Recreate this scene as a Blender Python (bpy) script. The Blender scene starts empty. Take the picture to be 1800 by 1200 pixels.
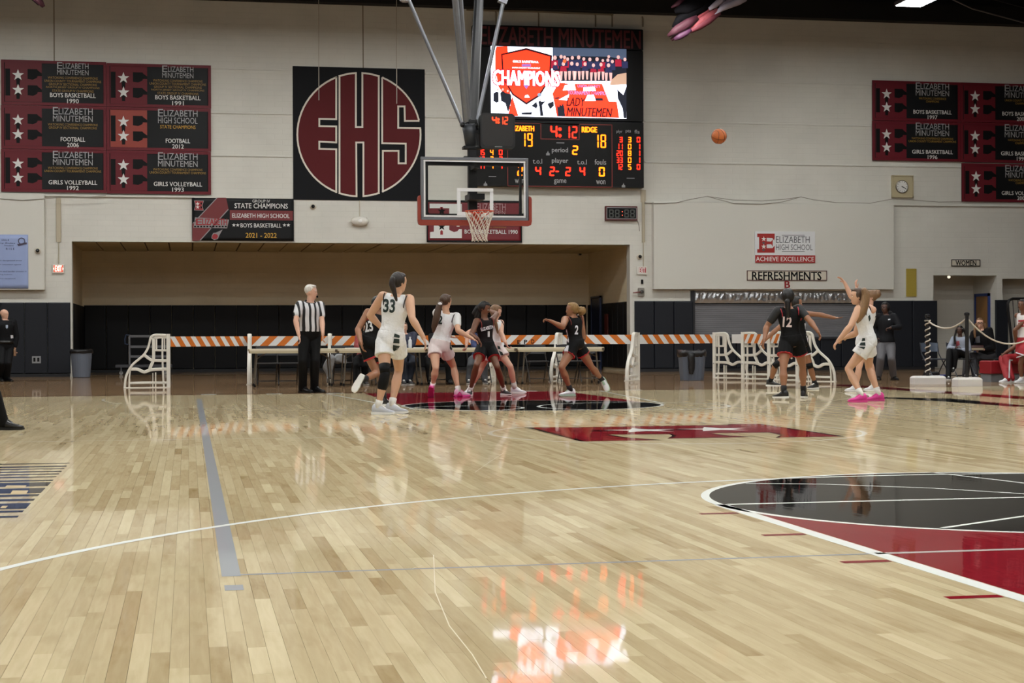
import bpy, bmesh, math, random
from mathutils import Vector, Matrix
from mathutils.bvhtree import BVHTree
from math import sin, cos, pi, radians, sqrt, atan2
random.seed(7)
C = bpy.context.scene.collection
SC = bpy.context.scene

# ------------------------------------------------------------------ camera, world, exposure
F, CH, YAW, PITCH, ROLL = 2964.93, 0.9344, 0.1897, -0.0020, 0.0046
CX, CY = 4.7134, 16.0292            # centre of the court
cam = bpy.data.cameras.new('camera')
cam.sensor_width = 36.0
cam.lens = F / 1800 * 36.0
cam.clip_end = 200
camo = bpy.data.objects.new('camera', cam); C.objects.link(camo)
_r = Vector((cos(YAW), -sin(YAW), 0))
_f = Vector((sin(YAW)*cos(PITCH), cos(YAW)*cos(PITCH), sin(PITCH)))
_u = _r.cross(_f)
R2 = _r*cos(ROLL) - _u*sin(ROLL)
U2 = _u*cos(ROLL) + _r*sin(ROLL)
camo.matrix_world = Matrix(((R2.x, U2.x, -_f.x, 0), (R2.y, U2.y, -_f.y, 0), (R2.z, U2.z, -_f.z, CH), (0, 0, 0, 1)))
SC.camera = camo
w = bpy.data.worlds.new('world'); SC.world = w; w.use_nodes = True
w.node_tree.nodes['Background'].inputs[0].default_value = (0.02, 0.02, 0.022, 1)
w.node_tree.nodes['Background'].inputs[1].default_value = 0.3
SC.view_settings.view_transform = 'Standard'; SC.view_settings.look = 'None'
SC.view_settings.gamma = 1; SC.view_settings.use_curve_mapping = False
SC.view_settings.exposure = 0.0
LAMP_POWER = 88.0                    # emission of the lamp lenses
SCREEN = 4.2                         # emission of the video screen white

# ------------------------------------------------------------------ measuring helpers (photo point -> place in the hall)
EYE = Vector((0, 0, CH))
def ray(x, y): return _f + R2*((x-900)/F) - U2*((y-600)/F)
def fl(x, y, z=0.0):
    d = ray(x, y); return EYE + d*((z-CH)/d.z)
def at(x, y, Y):
    d = ray(x, y); return EYE + d*(Y/d.y)
def rect(x0, y0, x1, y1, Y):
    xm, ym = (x0+x1)/2, (y0+y1)/2
    return at(x0, ym, Y).x, at(xm, y1, Y).z, at(x1, ym, Y).x, at(xm, y0, Y).z
def K(ox, oy, s):
    return lambda *a: [v/s + (ox if i % 2 == 0 else oy) for i, v in enumerate(a)]

# ------------------------------------------------------------------ materials
def lin(c):
    if isinstance(c, str):
        c = [int(c[i:i+2], 16)/255 for i in (0, 2, 4)]
    return tuple(((v/12.92) if v <= 0.04045 else ((v+0.055)/1.055)**2.4) for v in c) + (1.0,)
MATS = {}
def mat(name, col='808080', rough=0.5, metal=0.0, bump=0.0, bscale=40.0, var=0.0, vscale=6.0, emit=0.0, coat=0.0, stretch=None, spec=0.5):
    if name in MATS: return MATS[name]
    m = bpy.data.materials.new(name); m.use_nodes = True
    nt = m.node_tree; b = nt.nodes['Principled BSDF']
    col = lin(col)
    b.inputs['Base Color'].default_value = col
    b.inputs['Roughness'].default_value = rough
    b.inputs['Metallic'].default_value = metal
    b.inputs['Specular IOR Level'].default_value = spec
    if coat:
        b.inputs['Coat Weight'].default_value = coat; b.inputs['Coat Roughness'].default_value = 0.08
    if emit:
        b.inputs['Emission Color'].default_value = col; b.inputs['Emission Strength'].default_value = emit
    if bump or var:
        g = nt.nodes.new('ShaderNodeNewGeometry')
        mp = nt.nodes.new('ShaderNodeMapping'); nt.links.new(g.outputs['Position'], mp.inputs[0])
        if stretch: mp.inputs['Scale'].default_value = stretch
    if bump:
        n = nt.nodes.new('ShaderNodeTexNoise'); n.inputs['Scale'].default_value = bscale; n.inputs['Detail'].default_value = 4
        nt.links.new(mp.outputs[0], n.inputs[0])
        bp = nt.nodes.new('ShaderNodeBump'); bp.inputs['Strength'].default_value = bump; bp.inputs['Distance'].default_value = 0.02
        nt.links.new(n.outputs[0], bp.inputs['Height']); nt.links.new(bp.outputs[0], b.inputs['Normal'])
    if var:
        n2 = nt.nodes.new('ShaderNodeTexNoise'); n2.inputs['Scale'].default_value = vscale; n2.inputs['Detail'].default_value = 6
        nt.links.new(mp.outputs[0], n2.inputs[0])
        mx = nt.nodes.new('ShaderNodeMix'); mx.data_type = 'RGBA'
        mx.inputs[6].default_value = tuple(max(0, c*(1-var)) for c in col[:3])+(1,)
        mx.inputs[7].default_value = tuple(min(1, c*(1+var)) for c in col[:3])+(1,)
        nt.links.new(n2.outputs[0], mx.inputs[0]); nt.links.new(mx.outputs[2], b.inputs['Base Color'])
        if emit: nt.links.new(mx.outputs[2], b.inputs['Emission Color'])
    MATS[name] = m
    return m
def glow(name, col, strength):
    return mat(name, col, 0.6, emit=strength)

# ------------------------------------------------------------------ mesh collector
class MB:
    def __init__(s): s.v = []; s.f = []; s.mi = []; s.m = 0
    def add(s, vs, fs):
        o = len(s.v); s.v += [tuple(v) for v in vs]
        for f in fs: s.f.append(tuple(o+i for i in f)); s.mi.append(s.m)
        return s
    def box(s, x0, y0, z0, x1, y1, z1):
        return s.add([(x0,y0,z0),(x1,y0,z0),(x1,y1,z0),(x0,y1,z0),(x0,y0,z1),(x1,y0,z1),(x1,y1,z1),(x0,y1,z1)],
                     [(0,3,2,1),(4,5,6,7),(0,1,5,4),(1,2,6,5),(2,3,7,6),(3,0,4,7)])
    def bbox(s, x0, y0, z0, x1, y1, z1, b=0.01):   # box with chamfered vertical and top edges
        pts = []
        for z, e in ((z0, 0), (z1-b, 0), (z1, b)):
            x0_, x1_, y0_, y1_ = x0+e, x1-e, y0+e, y1-e
            pts.append([(x0_+b,y0_,z),(x1_-b,y0_,z),(x1_,y0_+b,z),(x1_,y1_-b,z),(x1_-b,y1_,z),(x0_+b,y1_,z),(x0_,y1_-b,z),(x0_,y0_+b,z)])
        return s.rings(pts)
    def rings(s, rs, cap=True, closed=False):
        n = len(rs[0]); vs = [p for r in rs for p in r]; fs = []
        m = len(rs)
        for i in range(m if closed else m-1):
            j = (i+1) % m
            for k in range(n):
                k2 = (k+1) % n
                fs.append((i*n+k, i*n+k2, j*n+k2, j*n+k))
        if cap and not closed:
            fs.append(tuple(range(n-1, -1, -1))); fs.append(tuple((m-1)*n+k for k in range(n)))
        return s.add(vs, fs)
    def obox(s, p0, p1, wdt, hgt, up=(0,0,1)):      # oriented bar
        p0, p1 = Vector(p0), Vector(p1); d = (p1-p0).normalized(); upv = Vector(up)
        a = d.cross(upv)
        if a.length < 1e-4: a = d.cross(Vector((0,1,0)))
        a.normalize(); b = a.cross(d)
        a *= wdt/2; b *= hgt/2
        return s.rings([[p-a-b, p+a-b, p+a+b, p-a+b] for p in (p0, p1)])
    def tube(s, pts, r, n=8, closed=False):
        pts = [Vector(p) for p in pts]; rs = []; m = len(pts)
        prev = None
        for i, p in enumerate(pts):
            if closed: d = pts[(i+1) % m]-pts[i-1]
            else: d = pts[min(i+1, m-1)]-pts[max(i-1, 0)]
            d.normalize()
            if prev is None:
                a = d.cross(Vector((0,0,1)))
                if a.length < 0.1: a = d.cross(Vector((0,1,0)))
            else:
                a = prev - d*prev.dot(d)
            a.normalize(); prev = a; b = d.cross(a)
            rr = r[i] if isinstance(r, (list, tuple)) else r
            rs.append([p + a*(rr*cos(2*pi*k/n)) + b*(rr*sin(2*pi*k/n)) for k in range(n)])
        return s.rings(rs, closed=closed)
    def lathe(s, prof, c=(0,0,0), n=24, axis='z'):
        rs = []
        for r, z in prof:
            ring = []
            for k in range(n):
                a = 2*pi*k/n; x, y = r*cos(a), r*sin(a)
                ring.append((c[0]+x, c[1]+y, c[2]+z) if axis == 'z' else (c[0]+x, c[1]-z, c[2]+y))
            rs.append(ring)
        return s.rings(rs)
    def ell(s, c, ax, n=10, m=7):                    # ellipsoid with three half-axis vectors
        c = Vector(c); a, b, d = [Vector(q) for q in ax]; rs = []
        for i in range(m+1):
            t = -pi/2 + pi*(i+0.02)/(m+0.04)
            rs.append([c + d*sin(t) + (a*cos(2*pi*k/n) + b*sin(2*pi*k/n))*cos(t) for k in range(n)])
        return s.rings(rs)
    def poly(s, pts, y, th):                          # upright slab in the XZ plane, front at y, thickness th towards +Y
        n = len(pts)
        a = sum(pts[i][0]*pts[(i+1) % n][1]-pts[(i+1) % n][0]*pts[i][1] for i in range(n))
        if a < 0: pts = pts[::-1]
        vs = [(x, y, z) for x, z in pts] + [(x, y+th, z) for x, z in pts]
        fs = [tuple(range(n)), tuple(range(2*n-1, n-1, -1))] + [((i+1) % n, i, n+i, n+(i+1) % n) for i in range(n)]
        return s.add(vs, fs)
    def flat(s, pts, z, th=0.0):                      # level patch facing up
        n = len(pts)
        a = sum(pts[i][0]*pts[(i+1) % n][1]-pts[(i+1) % n][0]*pts[i][1] for i in range(n))
        if a < 0: pts = pts[::-1]
        return s.add([(p[0], p[1], z) for p in pts], [tuple(range(n))])
    def build(s, name, mats, parent=None, smooth=False, off=None):
        if not isinstance(mats, (list, tuple)): mats = [mats]
        o3 = Vector((0,0,0))
        if parent is not None:
            q = parent
            while q is not None: o3 += q.location; q = q.parent
        if off is not None: o3 += Vector(off)
        me = bpy.data.meshes.new(name)
        me.from_pydata([(v[0]-o3.x, v[1]-o3.y, v[2]-o3.z) for v in s.v], [], s.f)
        for m in mats: me.materials.append(m)
        if len(mats) > 1: me.polygons.foreach_set('material_index', s.mi)
        if smooth: me.polygons.foreach_set('use_smooth', [True]*len(me.polygons))
        me.update()
        o = bpy.data.objects.new(name, me); C.objects.link(o)
        if parent is not None: o.parent = parent
        elif off is not None: o.location = off
        return o
def tag(o, label=None, cat=None, group=None, kind=None):
    if label: o['label'] = label
    if cat: o['category'] = cat
    if group: o['group'] = group
    if kind: o['kind'] = kind
    return o
def thing(name, label, cat, loc=(0,0,0), group=None):
    o = bpy.data.objects.new(name, None); C.objects.link(o); o.location = loc
    o.empty_display_size = 0.1
    return tag(o, label, cat, group)
def copy_tree(o, parent=None):
    c = o.copy(); C.objects.link(c); c.parent = parent
    for ch in list(o.children): copy_tree(ch, c)
    return c

# ------------------------------------------------------------------ lettering (built-in font turned into mesh)
_TX = {}
def text_geo(s, bold=0.0, space=1.0):
    key = (s, bold, space)
    if key in _TX: return _TX[key]
    cu = bpy.data.curves.new('t', 'FONT'); cu.body = s; cu.size = 1.0
    cu.resolution_u = 2 if len(s) > 3 else 4
    cu.offset = bold; cu.space_character = space; cu.fill_mode = 'FRONT'
    ob = bpy.data.objects.new('t', cu)
    me = ob.to_mesh()
    vs = [(v.co.x, v.co.y) for v in me.vertices]; fs = [tuple(p.vertices) for p in me.polygons]
    ob.to_mesh_clear(); bpy.data.objects.remove(ob); bpy.data.curves.remove(cu)
    x0 = min(v[0] for v in vs); x1 = max(v[0] for v in vs); y0 = min(v[1] for v in vs); y1 = max(v[1] for v in vs)
    vs = [((x-x0)/max(1e-6, x1-x0), (y-y0)/max(1e-6, y1-y0)) for x, y in vs]
    _TX[key] = (vs, fs); return _TX[key]
def txt(mb, s, x0, z0, x1, z1, y, bold=0.0, shear=0.0, space=1.0):
    vs, fs = text_geo(s, 0.0, space)
    e = bold*abs(z1-z0)*.9                            # heavier strokes: the same lettering laid again, a touch aside
    for dx, dz, dy in ([(0, 0, 0)] if not bold else [(0, 0, 0), (e, e*.4, .0002), (-e, -e*.4, .0004), (e, -e*.4, .0006), (-e, e*.4, .0008)]):
        mb.add([(x0+(x1-x0)*u+shear*(z1-z0)*v+dx, y+dy, z0+(z1-z0)*v+dz) for u, v in vs], fs)
    return mb
def txtp(mb, s, x0, y0, x1, y1, Y, **k):              # lettering filling a photo rectangle on the plane Y
    a = rect(x0, y0, x1, y1, Y); return txt(mb, s, a[0], a[1], a[2], a[3], Y, **k)
def polyp(mb, pts, Y, th=0.01):
    return mb.poly([(at(pts[i], pts[i+1], Y).x, at(pts[i], pts[i+1], Y).z) for i in range(0, len(pts), 2)], Y, th)
SEG = {'0':'abcdef','1':'bc','2':'abged','3':'abgcd','4':'fgbc','5':'afgcd','6':'afgedc','7':'abc','8':'abcdefg','9':'abcfgd','-':'g'}
def seg_digit(mb, ch, x0, z0, x1, z1, y, t=None):
    wd, h = x1-x0, z1-z0; t = t or wd*0.2; zm = (z0+z1)/2; g = t*0.12
    H = lambda z: [(x0+g+t*.3, z), (x0+g+t*.7, z+t/2), (x1-g-t*.7, z+t/2), (x1-g-t*.3, z), (x1-g-t*.7, z-t/2), (x0+g+t*.7, z-t/2)]
    def V(x, za, zb): return [(x, za+g), (x+t/2, za+g+t*.4), (x+t/2, zb-g-t*.4), (x, zb-g), (x-t/2, zb-g-t*.4), (x-t/2, za+g+t*.4)]
    P = {'a':H(z1-t/2),'d':H(z0+t/2),'g':H(zm),'f':V(x0+t/2,zm,z1),'e':V(x0+t/2,z0,zm),'b':V(x1-t/2,zm,z1),'c':V(x1-t/2,z0,zm)}
    for c in SEG[ch]: mb.poly(P[c], y, 0.006)
def seg_num(mb, s, px0, py0, px1, py1, Y, gap=0.35):
    x0, z0, x1, z1 = rect(px0, py0, px1, py1, Y)
    n = len(s); wd = (x1-x0)/(n+gap*(n-1))
    for i, ch in enumerate(s):
        a = x0+i*wd*(1+gap)
        if ch not in SEG: continue
        m = MB() if isinstance(mb, tuple) else mb
        seg_digit(m, ch, a, z0, a+wd, z1, Y, wd*0.24)
        if isinstance(mb, tuple): m.build(*mb)        # every lit digit its own part
def star(cx, cz, r, r2=None, a0=pi/2, n=5):
    r2 = r2 or r*0.40
    return [(cx+(r if i % 2 == 0 else r2)*cos(a0+i*pi/n), cz+(r if i % 2 == 0 else r2)*sin(a0+i*pi/n)) for i in range(2*n)]
def ring_pts(cx, cy, r, a0=0, a1=2*pi, n=48):
    return [(cx+r*cos(a0+(a1-a0)*i/n), cy+r*sin(a0+(a1-a0)*i/n)) for i in range(n+1)]
# ================================================================== SETTING
WY = 44.5                            # front face of the end wall
RY = 49.7                            # back of the alcove under the scoreboard
TOPZ = 9.73

def block_wall(name, col, top=None):
    m = bpy.data.materials.new(name); m.use_nodes = True; nt = m.node_tree; b = nt.nodes['Principled BSDF']
    g = nt.nodes.new('ShaderNodeNewGeometry')
    sp = nt.nodes.new('ShaderNodeSeparateXYZ'); nt.links.new(g.outputs['Position'], sp.inputs[0])
    ad = nt.nodes.new('ShaderNodeMath'); ad.operation = 'ADD'; nt.links.new(sp.outputs[0], ad.inputs[0]); nt.links.new(sp.outputs[1], ad.inputs[1])
    cb = nt.nodes.new('ShaderNodeCombineXYZ'); nt.links.new(ad.outputs[0], cb.inputs[0]); nt.links.new(sp.outputs[2], cb.inputs[1])
    br = nt.nodes.new('ShaderNodeTexBrick'); nt.links.new(cb.outputs[0], br.inputs[0])
    br.inputs['Scale'].default_value = 1.0; br.inputs['Brick Width'].default_value = 0.41; br.inputs['Row Height'].default_value = 0.143
    br.inputs['Mortar Size'].default_value = 0.006; br.inputs['Mortar Smooth'].default_value = 0.3
    c = lin(col)
    br.inputs['Color1'].default_value = c
    br.inputs['Color2'].default_value = tuple(v*0.985 for v in c[:3])+(1,)
    br.inputs['Mortar'].default_value = tuple(v*0.94 for v in c[:3])+(1,)
    n = nt.nodes.new('ShaderNodeTexNoise'); n.inputs['Scale'].default_value = 0.9; n.inputs['Detail'].default_value = 6
    nt.links.new(g.outputs['Position'], n.inputs[0])
    rp = nt.nodes.new('ShaderNodeMapRange'); rp.inputs[1].default_value = 0.3; rp.inputs[2].default_value = 0.7; rp.inputs[3].default_value = 0.93; rp.inputs[4].default_value = 1.03
    nt.links.new(n.outputs[0], rp.inputs[0])
    mx = nt.nodes.new('ShaderNodeMix'); mx.data_type = 'RGBA'; mx.blend_type = 'MULTIPLY'; mx.inputs[0].default_value = 1
    nt.links.new(br.outputs['Color'], mx.inputs[6]); nt.links.new(rp.outputs[0], mx.inputs[7])
    nt.links.new(mx.outputs[2], b.inputs['Base Color'])
    bp = nt.nodes.new('ShaderNodeBump'); bp.inputs['Strength'].default_value = 0.35; bp.inputs['Distance'].default_value = 0.01; bp.invert = True
    nt.links.new(br.outputs['Fac'], bp.inputs['Height']); nt.links.new(bp.outputs[0], b.inputs['Normal'])
    b.inputs['Roughness'].default_value = 0.55
    return m
M_WALL = block_wall('painted_block', 'd3d1c8')
M_WALL2 = block_wall('alcove_block', 'e8dabb')
M_PLAIN = mat('painted_panel', 'd0cec5', 0.55, bump=0.05, bscale=20)
M_BLACK = mat('black_roof', '0b0b0c', 0.8)
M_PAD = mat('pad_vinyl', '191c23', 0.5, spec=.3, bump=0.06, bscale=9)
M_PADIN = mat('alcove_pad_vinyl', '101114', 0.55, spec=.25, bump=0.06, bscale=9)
M_BASE = mat('rubber_base', '15171b', 0.5)

# ---- floor
def wood(name, light, dark, along_y=True, coat_rough=0.035):
    m = bpy.data.materials.new(name); m.use_nodes = True; nt = m.node_tree; b = nt.nodes['Principled BSDF']; L = nt.links.new
    g = nt.nodes.new('ShaderNodeNewGeometry')
    at_ = nt.nodes.new('ShaderNodeAttribute'); at_.attribute_name = 'tone'
    mp = nt.nodes.new('ShaderNodeMapping'); L(g.outputs['Position'], mp.inputs[0])
    mp.inputs['Scale'].default_value = (45, 3.0, 1) if along_y else (3.0, 45, 1)
    cb = nt.nodes.new('ShaderNodeVectorMath'); cb.operation = 'MULTIPLY_ADD'
    L(at_.outputs['Fac'], cb.inputs[0]); cb.inputs[1].default_value = (91, 57, 33); L(mp.outputs[0], cb.inputs[2])
    n = nt.nodes.new('ShaderNodeTexNoise'); n.inputs['Scale'].default_value = 1.0; n.inputs['Detail'].default_value = 5; n.inputs['Distortion'].default_value = 0.6
    L(cb.outputs[0], n.inputs[0])
    mp2 = nt.nodes.new('ShaderNodeMapping'); L(g.outputs['Position'], mp2.inputs[0]); mp2.inputs['Scale'].default_value = (9, 2.2, 1) if along_y else (2.2, 9, 1)
    cb2 = nt.nodes.new('ShaderNodeVectorMath'); cb2.operation = 'MULTIPLY_ADD'
    L(at_.outputs['Fac'], cb2.inputs[0]); cb2.inputs[1].default_value = (41, 87, 13); L(mp2.outputs[0], cb2.inputs[2])
    n2 = nt.nodes.new('ShaderNodeTexNoise'); n2.inputs['Scale'].default_value = 1.0; n2.inputs['Detail'].default_value = 4
    L(cb2.outputs[0], n2.inputs[0])
    s1 = nt.nodes.new('ShaderNodeMath'); s1.operation = 'MULTIPLY_ADD'; L(n.outputs[0], s1.inputs[0]); s1.inputs[1].default_value = 0.34; L(at_.outputs['Fac'], s1.inputs[2])
    r2 = nt.nodes.new('ShaderNodeMapRange'); L(n2.outputs[0], r2.inputs[0]); r2.inputs[1].default_value = 0.55; r2.inputs[2].default_value = 0.8; r2.inputs[3].default_value = 0; r2.inputs[4].default_value = 0.24
    s2 = nt.nodes.new('ShaderNodeMath'); s2.operation = 'ADD'; L(s1.outputs[0], s2.inputs[0]); L(r2.outputs[0], s2.inputs[1])
    cr = nt.nodes.new('ShaderNodeValToRGB'); L(s2.outputs[0], cr.inputs[0])
    cr.color_ramp.elements[0].position = 0.12; cr.color_ramp.elements[0].color = lin(light)
    cr.color_ramp.elements[1].position = 1.25; cr.color_ramp.elements[1].color = lin(dark)
    L(cr.outputs[0], b.inputs['Base Color'])
    b.inputs['Roughness'].default_value = 0.5; b.inputs['Specular IOR Level'].default_value = 0.0
    finish(nt, b, coat_rough)
    return m
def finish(nt, b, coat_rough=0.035):                  # the varnish over wood and paint alike: glossy, faintly wavy
    lw = nt.nodes.new('ShaderNodeLayerWeight'); lw.inputs['Blend'].default_value = 0.5
    pw_ = nt.nodes.new('ShaderNodeMath'); pw_.operation = 'POWER'; nt.links.new(lw.outputs['Facing'], pw_.inputs[0]); pw_.inputs[1].default_value = 15
    ma = nt.nodes.new('ShaderNodeMath'); ma.operation = 'MULTIPLY_ADD'; nt.links.new(pw_.outputs[0], ma.inputs[0]); ma.inputs[1].default_value = 0.62; ma.inputs[2].default_value = 0.40
    nt.links.new(ma.outputs[0], b.inputs['Coat Weight'])   # matt-ish varnish: mirror-like only at grazing view
    b.inputs['Coat Roughness'].default_value = coat_rough; b.inputs['Coat IOR'].default_value = 1.45
    g = nt.nodes.new('ShaderNodeNewGeometry')
    mp = nt.nodes.new('ShaderNodeMapping'); nt.links.new(g.outputs['Position'], mp.inputs[0]); mp.inputs['Scale'].default_value = (12, 3.0, 1)
    n = nt.nodes.new('ShaderNodeTexNoise'); n.inputs['Scale'].default_value = 1.0; n.inputs['Detail'].default_value = 3
    nt.links.new(mp.outputs[0], n.inputs[0])
    bp = nt.nodes.new('ShaderNodeBump'); bp.inputs['Strength'].default_value = 1.0; bp.inputs['Distance'].default_value = 0.0003
    nt.links.new(n.outputs[0], bp.inputs['Height']); nt.links.new(bp.outputs[0], b.inputs['Coat Normal'])
def paint(name, col, rough=0.5, coat_rough=0.035):
    m = mat(name, col, rough, spec=0.0); finish(m.node_tree, m.node_tree.nodes['Principled BSDF'], coat_rough); return m
M_WOOD = wood('maple_strip', 'd6c8a4', '92784f')
M_WOOD2 = wood('stained_strip', 'a08565', '6b4f36', along_y=False)
M_SUB = mat('subfloor', '5a4429', 0.9)
WHITE = paint('court_white', 'e9ece6'); RED = paint('court_red', '841d27'); INK = paint('court_black', '0b0b0b')
GREY = paint('court_grey', '9b9ea2'); NAVY = paint('court_navy', '14141c'); CREAM = paint('court_cream', 'd9c08d')

sb = MB().box(-16, -9, -0.30, 30, 53, -0.022)
floor = sb.build('floor', M_SUB); floor['kind'] = 'structure'
BASEY = CY + 13.05                    # the end line, where the varnish changes colour
PW = 0.0572
rng = random.Random(3)
planks = []                           # (x, y0, y1, tone, tilt)
ix0, ix1 = int(-5.6/PW), int(17.5/PW)
for ix in range(ix0, ix1):
    x = ix*PW; y = 3.2 - rng.random()
    while y < BASEY:
        ln = rng.choice((0.45, 0.7, 0.9, 1.2, 1.5, 1.9)) * rng.uniform(0.85, 1.15)
        y1 = min(y+ln, BASEY)
        xm, ym = x+PW/2, (y+y1)/2
        if -0.105*ym-1.3 < xm < 0.53*ym+1.5 and y1-y > 0.03:
            planks.append((x, max(y, 3.0), y1, min(1, max(0, rng.gauss(0.28, 0.11))), rng.gauss(0, 0.0008)))
        y = y1
def seen_size(p):
    x, y0, y1 = p[0]+PW/2, p[1], p[2]
    ym = (y0+y1)/2
    d = Vector((x, ym, 0))-EYE; z = d.dot(_f)
    px, py = 900+F*d.dot(R2)/z, 600-F*d.dot(U2)/z
    if not (-20 < px < 1820 and py < 1230): return 0
    return PW*(y1-y0)/ym**3
planks.sort(key=seen_size, reverse=True)
def plank_shape(x0, x1, y0, y1, tilt, v, f, swap=False):
    g, c = random.choice((0.00008, 0.00012, 0.0002, 0.0005)), 0.0003; xm = (x0+x1)/2; o = len(v)
    def z(xx): return tilt*(xx-xm)
    P = [(x0+g, y0+g, -0.02), (x1-g, y0+g, -0.02), (x1-g, y1-g, -0.02), (x0+g, y1-g, -0.02),
         (x0+g, y0+g, -.0016), (x1-g, y0+g, -.0016), (x1-g, y1-g, -.0016), (x0+g, y1-g, -.0016),
         (x0+g+c, y0+g+c, z(x0)), (x1-g-c, y0+g+c, z(x1)), (x1-g-c, y1-g-c, z(x1)), (x0+g+c, y1-g-c, z(x0))]
    if swap: P = [(p[1], p[0], p[2]) for p in P]
    v.extend(P)
    Q = [(8,9,10,11), (4,5,9,8), (5,6,10,9), (6,7,11,10), (7,4,8,11), (0,1,5,4), (1,2,6,5), (2,3,7,6), (3,0,4,7)]
    for q in Q: f.append(tuple(o+i for i in (q[::-1] if swap else q)))
def tone_mesh(name, v, f, tones, per, m):
    me = bpy.data.meshes.new(name); me.from_pydata(v, [], f)
    a = me.attributes.new('tone', 'FLOAT', 'FACE')
    a.data.foreach_set('value', [t for t in tones for _ in range(per)])
    me.materials.append(m); me.update(); return me
variants = []
for k in range(14):                   # 14 plank boards of unit length shared by the pieces near the camera
    v, f = [], []; plank_shape(-PW/2, PW/2, -0.5, 0.5, [0.0011, -0.0009, 0.0003, -0.0014][k % 4], v, f)
    variants.append(tone_mesh('plank', v, f, [0.06+0.5*k/13], 9, M_WOOD))
for p in planks[:300]:
    k = min(13, max(0, round((p[3]-0.06)/0.5*13)))
    o = bpy.data.objects.new('plank', variants[k]); C.objects.link(o); o.parent = floor
    o.location = (p[0]+PW/2, (p[1]+p[2])/2, 0); o.scale = (1, p[2]-p[1], 1)
v, f, tn = [], [], []
for p in planks[300:]:
    plank_shape(p[0], p[0]+PW, p[1], p[2], p[4], v, f); tn.append(p[3])
o = bpy.data.objects.new('planks', tone_mesh('planks', v, f, tn, 9, M_WOOD)); C.objects.link(o); o.parent = floor; o['kind'] = 'stuff'
v, f, tn = [], [], []
y = BASEY
while y < 51.5:                       # darker strips laid across, behind the end line
    x = -7.0 - rng.random()
    while x < 29:
        ln = rng.uniform(0.5, 1.6)
        if y < WY or -3 < x+ln/2 < 12 or x > 20.5:
            plank_shape(y, y+PW, x, x+ln, 0, v, f, swap=True); tn.append(min(1, max(0, rng.gauss(0.35, 0.2))))
        x += ln
    y += PW
o = bpy.data.objects.new('planks_behind_the_end_line', tone_mesh('planks', v, f, tn, 9, M_WOOD2)); C.objects.link(o); o.parent = floor; o['kind'] = 'stuff'
o.name = 'planks'

# ---- paint on the floor (flat print, a hair above the boards)
Z1, Z2, Z3 = 0.0005, 0.0008, 0.0011
def line_pts(pts, wd):                # polyline band
    out = []; n = len(pts)
    L_, R_ = [], []
    for i, p in enumerate(pts):
        a = pts[max(0, i-1)]; b = pts[min(n-1, i+1)]
        dx, dy = b[0]-a[0], b[1]-a[1]; l = sqrt(dx*dx+dy*dy) or 1
        nx, ny = -dy/l*wd/2, dx/l*wd/2
        L_.append((p[0]+nx, p[1]+ny)); R_.append((p[0]-nx, p[1]-ny))
    return [(L_[i], L_[i+1], R_[i+1], R_[i]) for i in range(n-1)]
def band(mb, pts, wd, z):
    for q in line_pts(pts, wd): mb.flat(list(q), z)
def fpart(mb, name, m): o = mb.build(name, m, floor); return o
FT = 7.01
for s, nm in ((-1, 'near'), (1, 'far')):
    c = CY + s*FT
    mb = MB(); mb.flat(ring_pts(CX, c, 1.80)[:-1], Z1+0.0002); fpart(mb, 'free_throw_circle', INK)
    mb = MB(); x0, x1 = CX-1.76, CX+1.76; yb = CY+s*12.85
    mb.flat([(x0, c), (x1, c), (x1, yb), (x0, yb)], Z1); fpart(mb, 'lane_paint', RED)
    mb = MB(); band(mb, ring_pts(CX, c, 1.805, n=96), 0.05, Z3)
    if s < 0:
        band(mb, [(CX-1.805, c+0.0), (CX-1.805, yb)], 0.075, Z3); band(mb, [(CX+1.805, c), (CX+1.805, yb)], 0.062, Z3)
        band(mb, [(CX-1.76, c), (CX+1.76, c)], 0.05, Z3+.0003)
    else:
        band(mb, [(CX-1.9, c), (CX-2.4, yb)], 0.05, Z3); band(mb, [(CX+1.9, c), (CX+2.4, yb)], 0.05, Z3)
    fpart(mb, 'lane_line', WHITE)
mb = MB()                             # near three-point arc and the other arcs crossing the circle
band(mb, ring_pts(CX, 4.62, 6.03, radians(20), radians(158), 90), 0.05, Z3+0.0003)
band(mb, [(3.49, 10.29), (3.95, 10.12), (4.49, 9.69), (4.85, 9.22), (5.2, 8.6)], 0.032, Z3)
band(mb, [(4.99, 10.83), (5.1, 10.4), (5.3, 9.4), (5.45, 8.5)], 0.032, Z3)
band(mb, [(3.60, 7.67), (4.25, 8.08), (5.2, 8.6)], 0.034, Z3)
fpart(mb, 'arc_line', WHITE)
for d in (0.45, 1.44, 2.42, 3.40):    # lane space marks
    mb = MB(); yy = CY-FT-d; mb.flat([(CX-2.06, yy-0.03), (CX-1.85, yy-0.03), (CX-1.85, yy+0.03), (CX-2.06, yy+0.03)], Z3); fpart(mb, 'lane_mark', RED)
mb = MB()                             # volleyball lines in grey
band(mb, [(0.163, 6.74), (0.163, 27.0)], 0.075, Z2)
band(mb, [(0.20, 6.78), (2.9, 6.83)], 0.03, Z2)
mb.flat([(0.13, 6.36), (0.20, 6.36), (0.20, 6.50), (0.13, 6.50)], Z2)
fpart(mb, 'volleyball_line', GREY)
mb = MB(); band(mb, [(2.9, 6.83), (7.5, 6.86)], 0.05, Z3); fpart(mb, 'volleyball_line', paint('court_silver', 'b9b7b2'))
mb = MB(); band(mb, ring_pts(CX, CY, 1.83, n=96), 0.05, Z1)
band(mb, [(-3, CY+0.12), (CX-2.6, CY+0.0)], 0.03, Z1)
a3 = CY+11.3; band(mb, ring_pts(CX, a3, 6.03, radians(178), radians(362), 90), 0.05, Z1)
fpart(mb, 'court_line', paint('court_worn_white', 'd3ccb8'))
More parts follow.
